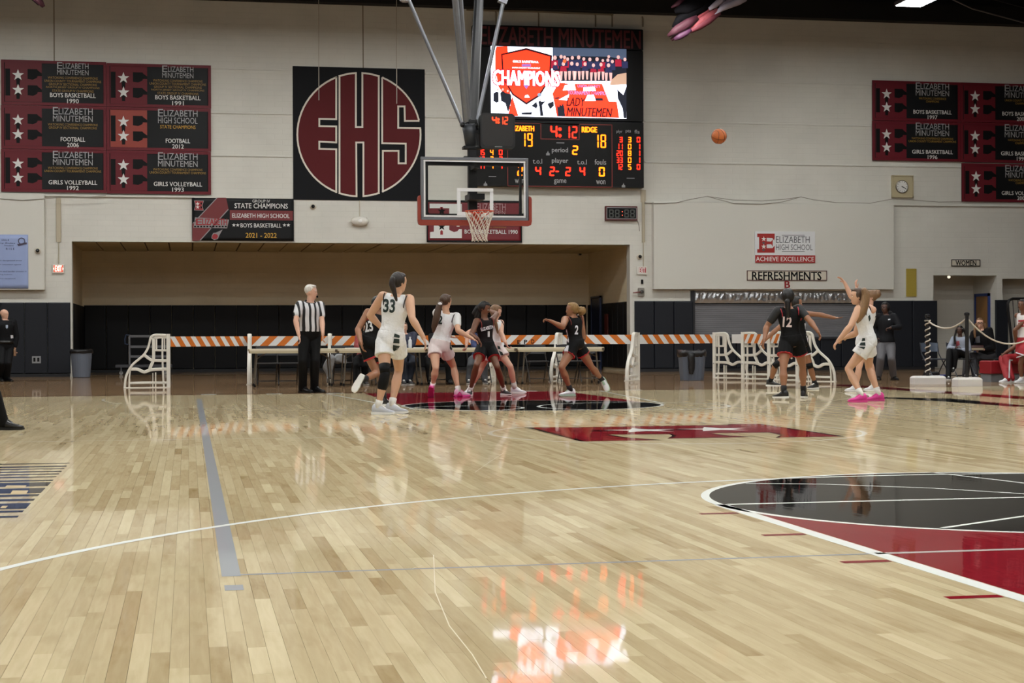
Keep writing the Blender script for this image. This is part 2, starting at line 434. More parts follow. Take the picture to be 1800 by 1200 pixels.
mb = MB()                             # white pale arcs in the far black half circle
for cx_, r_ in ((CX-1.05, 0.75), (CX+1.25, 1.3)):
    band(mb, ring_pts(cx_, CY+FT-0.75, r_, n=40), 0.05, Z3)
fpart(mb, 'far_circle_line', WHITE)
mb = MB()                             # the slab letter E in the centre circle
Ep = [(-1.22,1.2),(-.9,1.2),(-.9,1.12),(.95,1.15),(.95,1.27),(1.3,1.25),(1.3,-1.1),(.65,-1.1),(.85,-.75),(.87,-.28),(.26,-.25),(.30,-.7),(.47,-.95),(-.36,-.98),(-.18,-.6),(-.14,-.3),(-.75,-.2),(-.72,-.7),(-.5,-1.2),(-1.22,-1.2)]
mb.flat([(CX+p[0], CY+p[1]) for p in Ep], Z2); fpart(mb, 'centre_emblem', RED)
mb = MB(); band(mb, [(CX+p[0], CY+p[1]) for p in Ep+Ep[:1]], 0.05, Z3); fpart(mb, 'centre_emblem_outline', INK)
for sx in (-0.22, 0.55):
    mb = MB(); mb.flat([(CX+q[1]-0.0, CY+q[0]) for q in star(0.42, sx, 0.40, 0.16, a0=0)], Z3); fpart(mb, 'centre_emblem_star', WHITE)
mb = MB()
for sx in (-0.62, 0.15): mb.flat([(CX+sx-.18, CY+.34), (CX+sx+.18, CY+.34), (CX+sx+.12, CY+.5), (CX+sx-.12, CY+.5)], Z3-0.0002)
fpart(mb, 'centre_emblem_shade', INK)
mb = MB(); band(mb, [(-6, BASEY), (14, BASEY)], 0.14, Z3)
band(mb, [(12.35, 20), (12.35, 31)], 0.55, Z2)
fpart(mb, 'boundary_line', paint('boundary_red', '5a1517'))
for px in (366, 480, 590, 955, 1165):
    mb = MB(); p = fl(px, 691); mb.flat([(p.x-0.13, BASEY-0.12), (p.x+0.13, BASEY-0.12), (p.x+0.13, BASEY+0.12), (p.x-0.13, BASEY+0.12)], Z3+0.0004); fpart(mb, 'boundary_dash', WHITE)
# striped floor sign at the left
rows = [(213,11),(262,18),(299,12),(343,14),(385,16),(428,14),(485,18),(545,62),(645,76),(720,30),(792,34),(890,88),(976,30),(1060,30)]
for yc, th in rows:
    xr = 1115-(yc-213)*0.968
    ya, yb = fl(xr/9, 790+(yc+th/2)/9).y, fl(xr/9, 790+(yc-th/2)/9).y
    mb = MB(); mb.flat([(-3.0, ya), (-0.89, ya), (-0.89, yb), (-3.0, yb)], Z2); fpart(mb, 'floor_sign_bar', NAVY)
mb = MB()
for a, b, yy0, yy1 in ((18, 50, 862, 868), (8, 47, 853, 857), (0, 14, 889, 893)):
    P = [fl(a, yy1), fl(b-4, yy1), fl(b, yy0), fl(a+4, yy0)]; mb.flat([(p.x, p.y) for p in P], Z3)
fpart(mb, 'floor_sign_gap', CREAM)
mb = MB()
for pts in (((762,975),(765,1040),(790,1100),(830,1150),(855,1192)), ((838,735),(841,755),(848,776)), ((835,830),(860,812),(885,796)), ((710,1000),(725,999),(742,994))):
    band(mb, [(fl(*p).x, fl(*p).y) for p in pts], 0.004, Z2)
fpart(mb, 'scuff_mark', paint('scuff_pale', 'e2d8bd'))
mb = MB()
P = [(10.2,24.6),(11.2,23.6),(11.0,20.3),(10.7,20.6),(10.6,22.6)]; mb.flat(P, Z1); fpart(mb, 'side_emblem', INK)

# ---- end wall with its openings
def st(mb, name, m, parent=None):
    o = mb.build(name, m, parent)
    if parent is None: o['kind'] = 'structure'
    return o
RX0, RX1, RZ = -2.97, 11.92, 3.46     # alcove opening
AX0, AX1, AX2 = 20.66, 22.58, 22.76   # doorway niches
SX0, SX1, SZ0, SZ1 = 13.62, 18.48, 0.92, 2.21   # refreshments hatch
T = 0.3
mb = MB()
mb.box(-15, WY, 0, RX0, WY+T, RZ); mb.box(RX1, WY, 0, SX0, WY+T, RZ); mb.box(SX0, WY, 0, SX1, WY+T, SZ0); mb.box(SX0, WY, SZ1, SX1, WY+T, RZ)
mb.box(SX1, WY, 0, AX0, WY+T, RZ); mb.box(AX0, WY, 2.65, AX1, WY+T, RZ); mb.box(AX1, WY, 0, AX2, WY+T, RZ); mb.box(AX2, WY, 2.56, 26.4, WY+T, RZ)
mb.box(26.4, WY, 0, 28, WY+T, RZ); mb.box(-15, WY, RZ, 28, WY+T, 11)
wall_back = st(mb, 'wall_back', M_WALL)
mb = MB(); mb.box(RX0-0.3, RY, 0, RX1+0.3, RY+0.3, RZ+0.2); wall_rec = st(mb, 'wall_alcove_back', M_WALL2)
mb = MB(); mb.box(RX0-0.3, WY+T, 0, RX0, RY, RZ+0.2); wl = st(mb, 'wall_alcove_left', M_WALL2)
mb = MB(); mb.box(RX1, WY+T, 0, RX1+0.3, RY, RZ+0.2); wr = st(mb, 'wall_alcove_right', M_WALL2)
mb = MB(); mb.box(RX1-0.10, WY-0.01, 0, RX1-0.0, WY+0.34, RZ); st(mb, 'trim_1', M_PLAIN)
mb = MB(); mb.box(RX0, WY-0.01, 0, RX0+0.06, WY+0.34, RZ); st(mb, 'trim_2', M_PLAIN)
# suspended tile soffit of the alcove
mb = MB(); mb.box(RX0, WY+T, RZ+0.04, RX1, RY, RZ+0.12); soff = st(mb, 'ceiling_alcove', mat('soffit_grid', '4a3c28', 0.7))
M_TILE = mat('ceiling_tile', 'cdbd94', 0.8, bump=0.1, bscale=60)
tv = MB().bbox(-0.29, -0.58, 0, 0.29, 0.58, 0.02, 0.006)
first = None
nx = 24; ny = 4
for i in range(nx):
    for j in range(ny):
        x = RX0+0.31+i*(RX1-RX0-0.62)/(nx-1); y = WY+T+0.62+j*(RY-WY-T-1.24)/(ny-1)
        if first is None:
            first = tv.build('ceiling_tile', M_TILE, None); q = first
        else: q = first.copy(); C.objects.link(q)
        q.parent = soff; q.location = (x, y, RZ+0.015+0.006*((i*7+j*3) % 3 == 0))
# women's doorway niche, second niche
mb = MB(); mb.box(AX0-0.2, WY+1.45, 0, AX1+0.3, WY+1.65, 3.0); st(mb, 'wall_niche_back', M_WALL)
mb = MB(); mb.box(AX1, WY+T, 0, AX1+0.1, WY+1.45, 3.0); st(mb, 'wall_niche_right', M_WALL)
mb = MB(); mb.box(AX0-0.1, WY+T, 0, AX0, WY+1.45, 3.0); st(mb, 'wall_niche_left', M_WALL)
mb = MB(); mb.box(AX0, WY+T, 2.72, AX1, WY+1.45, 2.8); st(mb, 'ceiling_niche', M_PLAIN)
mb = MB(); mb.box(AX2-.05, WY+0.9, 0, 27, WY+1.1, 3.0); mb.box(AX2, WY+T, 2.6, 27, WY+0.9, 2.7); st(mb, 'wall_niche_far', M_WALL)
# restroom door set in the side of the niche
d = thing('door_1', None, None, (AX1-0.02, WY+0.8, 0)); d['kind'] = 'structure'
MB().box(AX1-0.05, WY+0.38, 0, AX1+0.0, WY+0.46, 2.16).box(AX1-0.05, WY+1.22, 0, AX1, WY+1.30, 2.16).box(AX1-0.05, WY+0.38, 2.08, AX1, WY+1.30, 2.16).build('door_frame', mat('blue_frame', '1f3a7a', 0.4), d)
MB().bbox(AX1-0.03, WY+0.46, 0.01, AX1+0.01, WY+1.22, 2.08, 0.004).build('door_leaf', mat('oak_door', '8a6130', 0.4, var=0.25, vscale=8, stretch=(1, 1, 0.1)), d)
MB().tube([(AX1-0.03, WY+0.55, 1.0), (AX1-0.09, WY+0.55, 1.0), (AX1-0.09, WY+0.66, 1.0)], 0.012).build('door_handle', mat('steel', 'b9bbbd', 0.3, 1), d)
# protruding panels (bulkheads)
M_BULK = mat('bulkhead_panel', 'cfcdc4', 0.5, bump=0.04, bscale=14)
a = rect(1149, 358, 1572, 508, WY-0.2)
mb = MB(); mb.bbox(a[0], WY-0.2, a[1]+0.0, a[2], WY+0.01, 4.62, 0.012); bulk = st(mb, 'trim_3', M_BULK)
a2 = rect(0, 340, 78, 509, WY-0.2)
mb = MB(); mb.bbox(-9, WY-0.2, a2[1], a2[2], WY+0.01, 4.66, 0.012); st(mb, 'trim_4', M_BULK)
# ledges where the wall panels meet
tn = 20
for z in (4.63, 5.72, 6.83, 7.98):
    for xa, xb in ((-15, 2.70), (6.22, 7.5), (12.25, 28)):
        mb = MB(); tn += 1; mb.bbox(xa, WY-0.030 if z > 5 else WY-0.06, z-0.025, xb, WY+0.01, z+0.02, 0.006); st(mb, 'trim_%d' % tn, M_PLAIN)
for i_, px in enumerate((95, 638)): x = at(px, 50, WY).x; st(MB().box(x-0.012, WY-0.006, 8.0, x+0.012, WY, TOPZ), 'trim_%d' % (5+i_), mat('joint_sealant', '6d6350', 0.8))
mb = MB(); mb.box(-15, WY-0.35, TOPZ, 28, WY+0.0, TOPZ+0.5); mb.box(-15, WY-0.12, TOPZ+.5, 28, WY, 11); st(mb, 'trim_7', M_BLACK)
# rest of the hall: unseen plain walls, coloured dark to cut bounced light
M_SIDE = mat('dark_unseen_wall', '3a302b', 0.6, var=.2, vscale=2)
mb = MB(); mb.box(-15.3, -9, 0, -15, WY, 11); st(mb, 'wall_left', M_SIDE)
mb = MB(); mb.box(28, -9, 0, 28.3, WY+T, 11); st(mb, 'wall_right', M_SIDE)
mb = MB(); mb.box(-15, -9.3, 0, 28, -9, 11); st(mb, 'wall_front', M_SIDE)
mb = MB(); mb.box(-15.3, -9.3, 11, 28.3, WY+T, 11.2); ceil = st(mb, 'ceiling', M_BLACK)
# wall pads: one piece each
def pads(parent, x0, x1, z0, z1, y, n, m, depth=0.06, axis='x', name='wall_pad'):
    wd = (x1-x0)/n; mb = MB()
    mb.rings([[(sx*(wd/2-e), -yy, zz) for sx, zz in ((-1, e), (1, e), (1, z1-z0-e), (-1, z1-z0-e))] for e, yy in ((0.004, 0), (0.004, depth*0.6), (0.016, depth*0.92), (0.035, depth))])
    me = None
    for i in range(n):
        if me is None:
            o = mb.build(name, m, None); me = o.data
        else:
            o = bpy.data.objects.new(name, me); C.objects.link(o)
        o.parent = parent
        c = x0+wd*(i+0.5)
        if axis == 'x': o.location = (c, y, z0)
        elif axis == '+': o.location = (y, c, z0); o.rotation_euler = (0, 0, radians(90))     # facing +x
        else: o.location = (y, c, z0); o.rotation_euler = (0, 0, radians(-90))                # facing -x
pads(wall_back, -5.8, RX0+0.02, 0.08, 1.90, WY, 5, M_PAD)
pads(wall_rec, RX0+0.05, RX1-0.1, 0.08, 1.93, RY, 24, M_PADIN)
pads(wall_back, RX1+0.02, SX0-0.02, 0.08, 1.93, WY, 3, M_PAD)
pads(wall_back, SX0-0.02, SX1+0.02, 0.08, SZ0-0.02, WY, 8, M_PAD)
pads(wall_back, SX1+0.02, AX0+0.1, 0.06, 1.94, WY, 3, M_PAD)
pads(wall_back, AX1-0.06, AX2+0.15, 0.06, 1.96, WY-0.005, 1, M_PAD)
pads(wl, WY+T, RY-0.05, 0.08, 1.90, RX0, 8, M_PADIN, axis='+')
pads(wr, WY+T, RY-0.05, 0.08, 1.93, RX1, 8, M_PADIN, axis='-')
mb = MB(); mb.box(-15, WY-0.07, 0, RX0, WY, 0.08); mb.box(RX1, WY-0.07, 0, AX0, WY, 0.08); st(mb, 'baseboard_back', M_BASE)
mb = MB(); mb.box(RX0, RY-0.07, 0, RX1, RY, 0.08); st(mb, 'baseboard_alcove', M_BASE)
# refreshments hatch: rolled metal shutter with a dull foil band above it
M_SHUT = mat('shutter_metal', '737376', 0.5, 0.15, bump=0.2, bscale=5, var=0.3, vscale=3, stretch=(0.35, 1, 3))
sh = thing('roller_shutter', 'grey metal roller shutter of the hatch below the refreshments sign', 'shutter', ((SX0+SX1)/2, WY+0.15, SZ0))
ns = 17; hgt = (SZ1-0.36-SZ0)/ns
mb = MB(); mb.rings([[(sx*(SX1-SX0)/2, yy, zz) for sx in (-1, 1)][:1]+[((SX1-SX0)/2, yy, zz)]+[((SX1-SX0)/2, 0.03, zz), (-(SX1-SX0)/2, 0.03, zz)] for yy, zz in ((0.002, 0.001), (-0.002, 0.008), (-0.003, hgt/2), (-0.002, hgt-0.008), (0.002, hgt-0.001))])
o0 = None
for i in range(ns):
    if o0 is None: o0 = mb.build('shutter_slat', M_SHUT, None); o = o0
    else: o = o0.copy(); C.objects.link(o)
    o.parent = sh; o.location = (0, 0, i*hgt)
rng2 = random.Random(5); vs = []; fs = []
nx, nz = 150, 7
for i in range(nx):
    for j in range(nz):
        vs.append((SX0+(SX1-SX0)*i/(nx-1), WY+0.08-0.05*rng2.random()*(0 < j < nz-1), SZ1-0.34+0.34*j/(nz-1)))
for i in range(nx-1):
    for j in range(nz-1): fs.append((i*nz+j, (i+1)*nz+j, (i+1)*nz+j+1, i*nz+j+1))
mb = MB(); mb.add(vs, fs); mb.build('crinkled_band', mat('foil_band', 'c4c6c8', 0.25, 0.8), sh, smooth=True)
MB().box(SX0-0.09, WY-0.03, SZ0, SX0+0.03, WY+0.2, SZ1).box(SX1-0.05, WY-0.03, SZ0, SX1+0.05, WY+0.2, SZ1).build('side_guide', mat('dark_steel', '3a3b3e', 0.4, 0.6), sh)
MB().bbox(SX0-0.1, WY-0.10, SZ0-0.05, SX1+0.1, WY+0.2, SZ0, 0.008).build('counter_ledge', mat('dark_counter', '2a2c31', 0.4), sh)
# dark door and red panel in the alcove's right side
d = thing('door_2', None, None, (RX1-0.07, WY+3.9, 0)); d['kind'] = 'structure'
MB().bbox(RX1-0.10, WY+3.45, 0.02, RX1-0.05, WY+4.45, 2.1, 0.01).build('door_leaf', mat('navy_door', '141c36', 0.4), d)
MB().box(RX1-0.12, WY+3.38, 0, RX1-0.06, WY+3.45, 2.16).box(RX1-0.12, WY+4.45, 0, RX1-0.06, WY+4.52, 2.16).box(RX1-0.12, WY+3.38, 2.1, RX1-0.06, WY+4.52, 2.16).build('door_frame', mat('navy_frame', '1b2747', 0.4), d)
o = MB().bbox(RX1-0.10, WY+2.55, 0.9, RX1-0.06, WY+2.9, 1.62, 0.01).build('wall_panel', mat('dull_red_panel', '5a2019', 0.5), None, off=(RX1-0.08, WY+2.7, 0.9))
tag(o, 'narrow dull red panel on the dark padded side of the alcove', 'panel')

# ---- lamps under the roof
M_LENS = glow('lamp_lens', 'fffffc', LAMP_POWER)
M_HOUS = mat('lamp_housing', '3b3c3e', 0.5)
lampz = at(1615, 2, 38.6).z
lx = [-10, -4.6, 0.8, 6.2, 11.6, 16.9, 22.6]
def make_lamp():
    t = thing('ceiling_lamp', 'rectangular white lamp hanging in a row under the black roof', 'lamp', (0,0,0), 'roof lamps in rows over the court')
    MB().bbox(-0.36, -0.66, 0.0, 0.36, 0.66, 0.10, 0.02).build('lamp_housing', M_HOUS, t)
    MB().box(-0.32, -0.62, -0.012, 0.32, 0.62, -0.002).build('lamp_lens', M_LENS, t)
    MB().tube([(0, -0.5, 0.1), (0, -0.5, 1.6)], 0.012, 6).tube([(0, 0.5, 0.1), (0, 0.5, 1.6)], 0.012, 6).build('lamp_rod', M_HOUS, t)
    return t
l0 = make_lamp(); first = True
for j, y in enumerate((-4.0, 4.5, 13.0, 21.5, 30.0, 38.6)):
    for x in lx:
        if x > 20 and y > 25: continue
        if first: t = l0; first = False
        else: t = copy_tree(l0)
        t.location = (x, y, lampz)
p = at(1615, 2, 38.6)
t.location = (p.x, 38.6, p.z); t['label'] = 'bright white rectangular lamp at the roof edge, the only one in view'; del t['group']
# ================================================================== THINGS ON THE END WALL
VB = mat('banner_black', '0e0f12', 0.5, spec=.25, bump=0.25, bscale=2.2)
VR = mat('banner_maroon', '641722', 0.5, spec=.3, bump=0.25, bscale=2.2)
VO = mat('banner_orange', '8e2f1e', 0.42, bump=0.2, bscale=2.2)
P_W = mat('print_white', 'd9d9d6', 0.5); P_S = mat('print_silver', 'a3a4a6', 0.5); P_G = mat('print_gold', '9a7a30', 0.5); P_Y = mat('print_yellow', 'c99a2c', 0.5)
P_K = mat('print_black', '0a0a0c', 0.6, spec=.2); P_R = mat('print_red', '96222a', 0.5); P_DR = mat('print_dark_red', '5d1a20', 0.5)
def cloth_sheet(name, x0, z0, x1, z1, y, m, parent, seed, amp=0.010, n=(22, 12)):
    """hanging vinyl sheet with thickness and shallow waves"""
    r = random.Random(seed); k1, k2, p1, p2 = r.uniform(3, 6), r.uniform(1, 3), r.random()*6, r.random()*6
    vs, fs = [], []; nx_, nz_ = n
    for b in (0, 1):
        for i in range(nx_+1):
            for j in range(nz_+1):
                u, v_ = i/nx_, j/nz_
                wv = amp*(sin(k1*u*3+k2*v_*2+p1)*0.6+sin(k2*u*5-v_*4+p2)*0.4)*min(1, 6*min(u, 1-u)+.15)
                vs.append((x0+(x1-x0)*u, y+wv+0.006*b, z0+(z1-z0)*v_))
    N = (nx_+1)*(nz_+1); w1 = nz_+1
    for i in range(nx_):
        for j in range(nz_):
            a_, b_, c_, d_ = i*w1+j, (i+1)*w1+j, (i+1)*w1+j+1, i*w1+j+1
            fs.append((a_, b_, c_, d_)); fs.append((N+d_, N+c_, N+b_, N+a_))
    for i in range(nx_): fs.append((i*w1, N+i*w1, N+(i+1)*w1, (i+1)*w1)); fs.append((i*w1+nz_, (i+1)*w1+nz_, N+(i+1)*w1+nz_, N+i*w1+nz_))
    for j in range(nz_): fs.append((j, j+1, N+j+1, N+j)); fs.append((nx_*w1+j, N+nx_*w1+j, N+nx_*w1+j+1, nx_*w1+j+1))
    return MB().add(vs, fs).build(name, m, parent, smooth=True)
def champion_banner(px, lines, sport, year, label, second='MINUTEMEN', orange=False, seed=0, gold_big=False):
    Y = WY-0.06
    x0, z0, x1, z1 = rect(*px, Y); W, H = x1-x0, z1-z0
    t = thing('champion_banner', label, 'banner', ((x0+x1)/2, Y, z0), 'black and maroon champion banners on the end wall')
    red = VO if orange else VR
    X = lambda u: x0+W*u
    Zv = lambda v_: z0+H*v_
    cloth_sheet('cloth', x0, z0, x1, z1, Y, VB, t, seed)
    mb = MB(); b = 0.028*W; y = Y-0.016
    mb.box(x0, y-.004, z0, x1, y+.004, z0+b).box(x0, y-.004, z1-b, x1, y+.004, z1).box(x0, y-.004, z0+b, x0+b, y+.004, z1-b).box(x1-b, y-.004, z0+b, x1, y+.004, z1-b)
    mb.build('border', VR, t)
    y = Y-0.020
    MB().poly([(X(.035), Zv(.07)), (X(.385), Zv(.07)), (X(.385), Zv(.94)), (X(.035), Zv(.94))], y, 0.004).build('emblem_field', red, t)
    y -= 0.005
    cut = lambda q: MB().poly(q, y, .003).build('emblem_cutout', P_K, t)
    cut([(X(.04), Zv(.2)), (X(.085), Zv(.2)), (X(.085), Zv(.8)), (X(.04), Zv(.8))])
    for zc in (.68, .32):
        cut([(X(.25), Zv(zc-.1)), (X(.30), Zv(zc-.115)), (X(.34), Zv(zc-.07)), (X(.345), Zv(zc-.03)), (X(.385), Zv(zc-.03)), (X(.385), Zv(zc+.03)), (X(.35), Zv(zc+.09)), (X(.34), Zv(zc+.12)), (X(.25), Zv(zc+.12))])
    for zc in (.66, .35):
        cut([(X(.145), Zv(zc-.22)), (X(.175), Zv(zc-.22)), (X(.18), Zv(zc-.05)), (X(.14), Zv(zc-.05))])
    for zc in (.66, .33): MB().poly(star(X(.16), Zv(zc), 0.058*W), y-.004, .003).build('star', P_W, t)
    y -= 0.004
    mb = MB(); n = len(lines); big = n <= 2
    top = .97; h1 = .155 if big else .13
    wt = .19 if big else .15; xc = .68
    txt(mb, 'E', X(xc-wt), Zv(top-h1-.02), X(xc-wt+.05), Zv(top), y)
    txt(mb, 'LIZABETH', X(xc-wt+.055), Zv(top-h1-.01), X(xc+wt), Zv(top-.015), y)
    txt(mb, second, X(xc-wt), Zv(top-2*h1-.02), X(xc+wt), Zv(top-h1-.035), y)
    mb.build('title_lettering', P_S, t)
    mb = MB(); zc = top-2*h1-.06; hh = .055 if not gold_big else .08
    for i, s in enumerate(lines):
        hw = min(.29, .0082*len(s)) if not gold_big else .17
        txt(mb, s, X(xc-hw), Zv(zc-hh), X(xc+hw), Zv(zc), y); zc -= hh+.018
    mb.build('honours_lettering', P_Y if gold_big else P_G, t)
    mb = MB(); hw = .0145*len(sport)
    txt(mb, sport, X(xc-hw), Zv(.185), X(xc+hw), Zv(.285), y, bold=.02); txt(mb, year, X(xc-.055), Zv(.055), X(xc+.055), Zv(.155), y, bold=.02)
    mb.build('sport_lettering', P_W, t)
    return t
W2 = 'WATCHUNG CONFERENCE CHAMPIONS'; U2_ = 'UNION COUNTY TOURNAMENT CHAMPIONS'
five = [W2, U2_, 'GROUP IV SECTIONAL CHAMPIONS', 'NORTH JERSEY GROUP IV CHAMPIONS', 'STATE GROUP IV CHAMPIONS']
champion_banner((2, 107, 187, 185.5), five, 'BOYS BASKETBALL', '1990', 'maroon edged banner lettered BOYS BASKETBALL 1990, above the FOOTBALL 2006 banner', seed=1)
champion_banner((187.5, 113, 371, 189), five, 'BOYS BASKETBALL', '1991', 'maroon edged BOYS BASKETBALL 1991 banner, above the orange lettered banner', seed=2)
champion_banner((2, 186, 187, 262.5), [W2, 'GROUP IV SECTIONAL CHAMPIONS'], 'FOOTBALL', '2006', 'maroon edged banner lettered FOOTBALL 2006', seed=3)
champion_banner((187.5, 189.5, 371, 265), ['STATE CHAMPIONS'], 'FOOTBALL', '2012', 'banner with orange letter field lettered HIGH SCHOOL FOOTBALL 2012', second='HIGH SCHOOL', orange=True, seed=4, gold_big=True)
champion_banner((2, 263, 187, 338), [W2, U2_], 'GIRLS VOLLEYBALL', '1992', 'maroon edged GIRLS VOLLEYBALL 1992 banner under the FOOTBALL 2006 banner', seed=5)
champion_banner((187.5, 265.5, 371, 341), [W2, U2_], 'GIRLS VOLLEYBALL', '1993', 'maroon edged GIRLS VOLLEYBALL 1993 banner under the orange lettered banner', seed=6)
champion_banner((1533, 143, 1687.5, 213), ['WATCHUNG CONFERENCE', 'CHAMPIONS'], 'BOYS BASKETBALL', '1997', 'maroon edged BOYS BASKETBALL 1997 banner, upper one over the wall clock', seed=7)
champion_banner((1533, 213.5, 1687.5, 283), [W2, U2_], 'GIRLS BASKETBALL', '1996', 'maroon edged GIRLS BASKETBALL 1996 banner just over the wall clock', seed=8)
champion_banner((1688, 147, 1845, 216), ['UNION COUNTY TOURNAMENT', 'CHAMPIONS'], 'BOYS BASKETBALL', '2002', 'maroon edged BOYS BASKETBALL 2002 banner cut by the frame, top of its column', seed=9)
champion_banner((1688, 216.5, 1845, 286), ['WATCHUNG CONFERENCE', 'CHAMPIONS'], 'GIRLS BASKETBALL', '1997', 'wrinkled maroon edged banner lettered GIRLS BASKETBALL 1997', seed=10)
champion_banner((1690, 288, 1845, 355), ['WATCHUNG CONFERENCE', 'CHAMPIONS'], 'GIRLS VOLLEYBALL', '2002', 'maroon edged banner lettered GIRLS VOLLEYBALL 2002, lowest of its column', seed=11)

# ---- round EHS emblem painted on a black field
Y = WY-0.012
x0, z0, x1, z1 = rect(515, 119, 747, 352, Y)
t = thing('wall_emblem', 'large black wall square with round dark red EHS emblem', 'mural', ((x0+x1)/2, Y, z0))
MB().bbox(x0, Y-.008, z0, x1, WY+.005, z1, .003).build('field', mat('mural_black', '121317', 0.7, spec=.2, bump=0.15, bscale=5), t)
k = K(320, 80, 3.3326)
def em(*a):
    q = k(*a); return [(at(q[i], q[i+1], Y).x, at(q[i], q[i+1], Y).z) for i in range(0, len(q), 2)]
def arc(a0, a1, n=18):
    cx_, cy_, r_ = 1036, 522, 361
    out = []
    for i in range(n+1):
        a = a0+(a1-a0)*i/n; out += [cx_+r_*cos(a), cy_-r_*sin(a)]
    return out
import math as _m
def ang(x, top): return _m.acos((x-1036)/361) * (1 if top else -1)
Eo = arc(ang(903, 1), 2*pi+ang(903, 0), 26)+[903, 608, 804, 605, 804, 563, 903, 568, 903, 474, 804, 472, 804, 430, 903, 432]
Ho = arc(ang(1018, 1), ang(922, 1), 5)+arc(ang(922, 0), ang(1022, 0), 5)+[1020, 568, 1062, 568]+arc(ang(1062, 0), ang(1152, 0), 5)+arc(ang(1152, 1), ang(1056, 1), 5)+[1056, 478, 1018, 478]
So = [1172, 192]+arc(ang(1176, 1), ang(1386, 1), 12)+[1385, 442, 1305, 442, 1303, 357, 1266, 357, 1266, 482, 1394, 484]+arc(0.08, ang(1176, 0), 16)+[1176, 617, 1268, 617, 1268, 690, 1310, 690, 1310, 575, 1172, 572]
for q in (Eo, Ho, So):
    P = em(*q)
    MB().poly(P, Y-.0125, .003).build('emblem_letter', mat('mural_red', '561317', 0.65, spec=.25, bump=0.15, bscale=5), t)
for q in (Eo, Ho, So):
    mb = MB(); P = em(*q); n = len(P); wd = .045
    for i in range(n):
        a, b = Vector(P[i]), Vector(P[(i+1) % n]); d_ = (b-a)
        if d_.length < 1e-5: continue
        d_.normalize(); nn = Vector((-d_.y, d_.x))*wd/2; a = a-d_*wd/2; b = b+d_*wd/2
        mb.poly([tuple(a+nn), tuple(b+nn), tuple(b-nn), tuple(a-nn)], Y-.0135-.0002*(i % 2), .0012)
    mb.build('emblem_outline', mat('mural_white', 'ddd5c8', 0.6), t)
# white pull cords in front of it
for px, yb, lb in ((560, 176, 'thin white pull cord hanging over the E of the round emblem'), (697, 182, 'thin white pull cord hanging over the S of the round emblem')):
    a, b = at(px, -30, 43.9), at(px+0.5, yb, 43.9)
    o = MB().tube([a, b], 0.010, 6).build('ceiling_string', mat('cord_white', 'b9b2a4', 0.6), None); tag(o, lb, 'cord', 'pull cords')

# ---- 2021-2022 champions banner over the alcove
k = K(330, 340, 9.4737); Y = WY-0.05
x0, z0, x1, z1 = rect(337.5, 348, 516.5, 423, Y)
t = thing('champion_banner', 'dark STATE CHAMPIONS 2021 - 2022 banner over the alcove edge', 'banner', ((x0+x1)/2, Y, z0))
cloth_sheet('cloth', x0, z0, x1, z1, Y, VB, t, 21, amp=.006)
def pp(mb, pts, dy, th=.003): return polyp(mb, k(*pts), Y-dy, th)
mb = MB(); pp(mb, (490, 70, 640, 70, 680, 265, 200, 780, 78, 790, 78, 560, 78, 505), .014); pp(mb, (700, 275, 1752, 290, 1752, 450, 700, 440), .014); mb.build('red_field', mat('banner_red', '6e2326', 0.5), t)
mb = MB(); pp(mb, (480, 70, 500, 70, 95, 500, 80, 495), .018); pp(mb, (665, 262, 682, 268, 215, 782, 195, 780), .018); pp(mb, (400, 700, 425, 655, 470, 650, 580, 600, 530, 690, 500, 760, 440, 775, 395, 745), .018)
pp(mb, (120, 395, 690, 435, 655, 580, 95, 570), .018); pp(mb, (105, 115, 270, 118, 245, 200, 265, 285, 105, 280, 125, 200), .018); mb.build('silver_trim', mat('banner_silver', '8d8688', 0.5), t)
mb = MB(); pp(mb, (410, 700, 440, 670, 490, 680, 505, 715, 480, 755, 430, 760, 405, 735), .022); pp(mb, (118, 125, 258, 128, 236, 200, 254, 276, 116, 272, 136, 200), .022)
for c, a, b in (('E', 140, 235), ('LIZABETH', 245, 655)):
    q = k(a, 525, b, 420); txtp(mb, c, q[0], q[3], q[2], q[1], Y-.023, bold=.03)
mb.build('red_print', P_R, t)
mb = MB()
for i in range(11): pp(mb, (108+51*i, 538, 140+51*i, 540, 138+51*i, 562, 106+51*i, 560), .022)
pp(mb, (215, 150, 238, 150, 238, 180, 215, 180), .024); pp(mb, (215, 215, 238, 215, 238, 245, 215, 245), .024); mb.build('black_print', P_K, t)
mb = MB()
for s, a in (('GROUP IV', (1075, 102, 1370, 150)), ('STATE CHAMPIONS', (780, 165, 1665, 248)), ('ELIZABETH HIGH SCHOOL', (740, 335, 1695, 405)), ('BOYS BASKETBALL', (880, 497, 1560, 567))):
    q = k(*a); txtp(mb, s, *q, Y-.019, bold=.015 if s != 'GROUP IV' else 0)
for cx_ in (768, 832, 1610, 1675):
    q = k(cx_, 527); p = at(*q, Y); mb.poly(star(p.x, p.z, .05), Y-.019, .002)
for cy_ in (172, 228): q = k(165, cy_); p = at(*q, Y); mb.poly(star(p.x, p.z, .055), Y-.026, .002)
mb.build('lettering', P_W, t)
mb = MB(); q = k(965, 655, 1480, 738); txtp(mb, '2021 - 2022', *q, Y-.019, bold=.01); mb.build('year_lettering', mat('print_amber', 'd0a23a', 0.5), t)

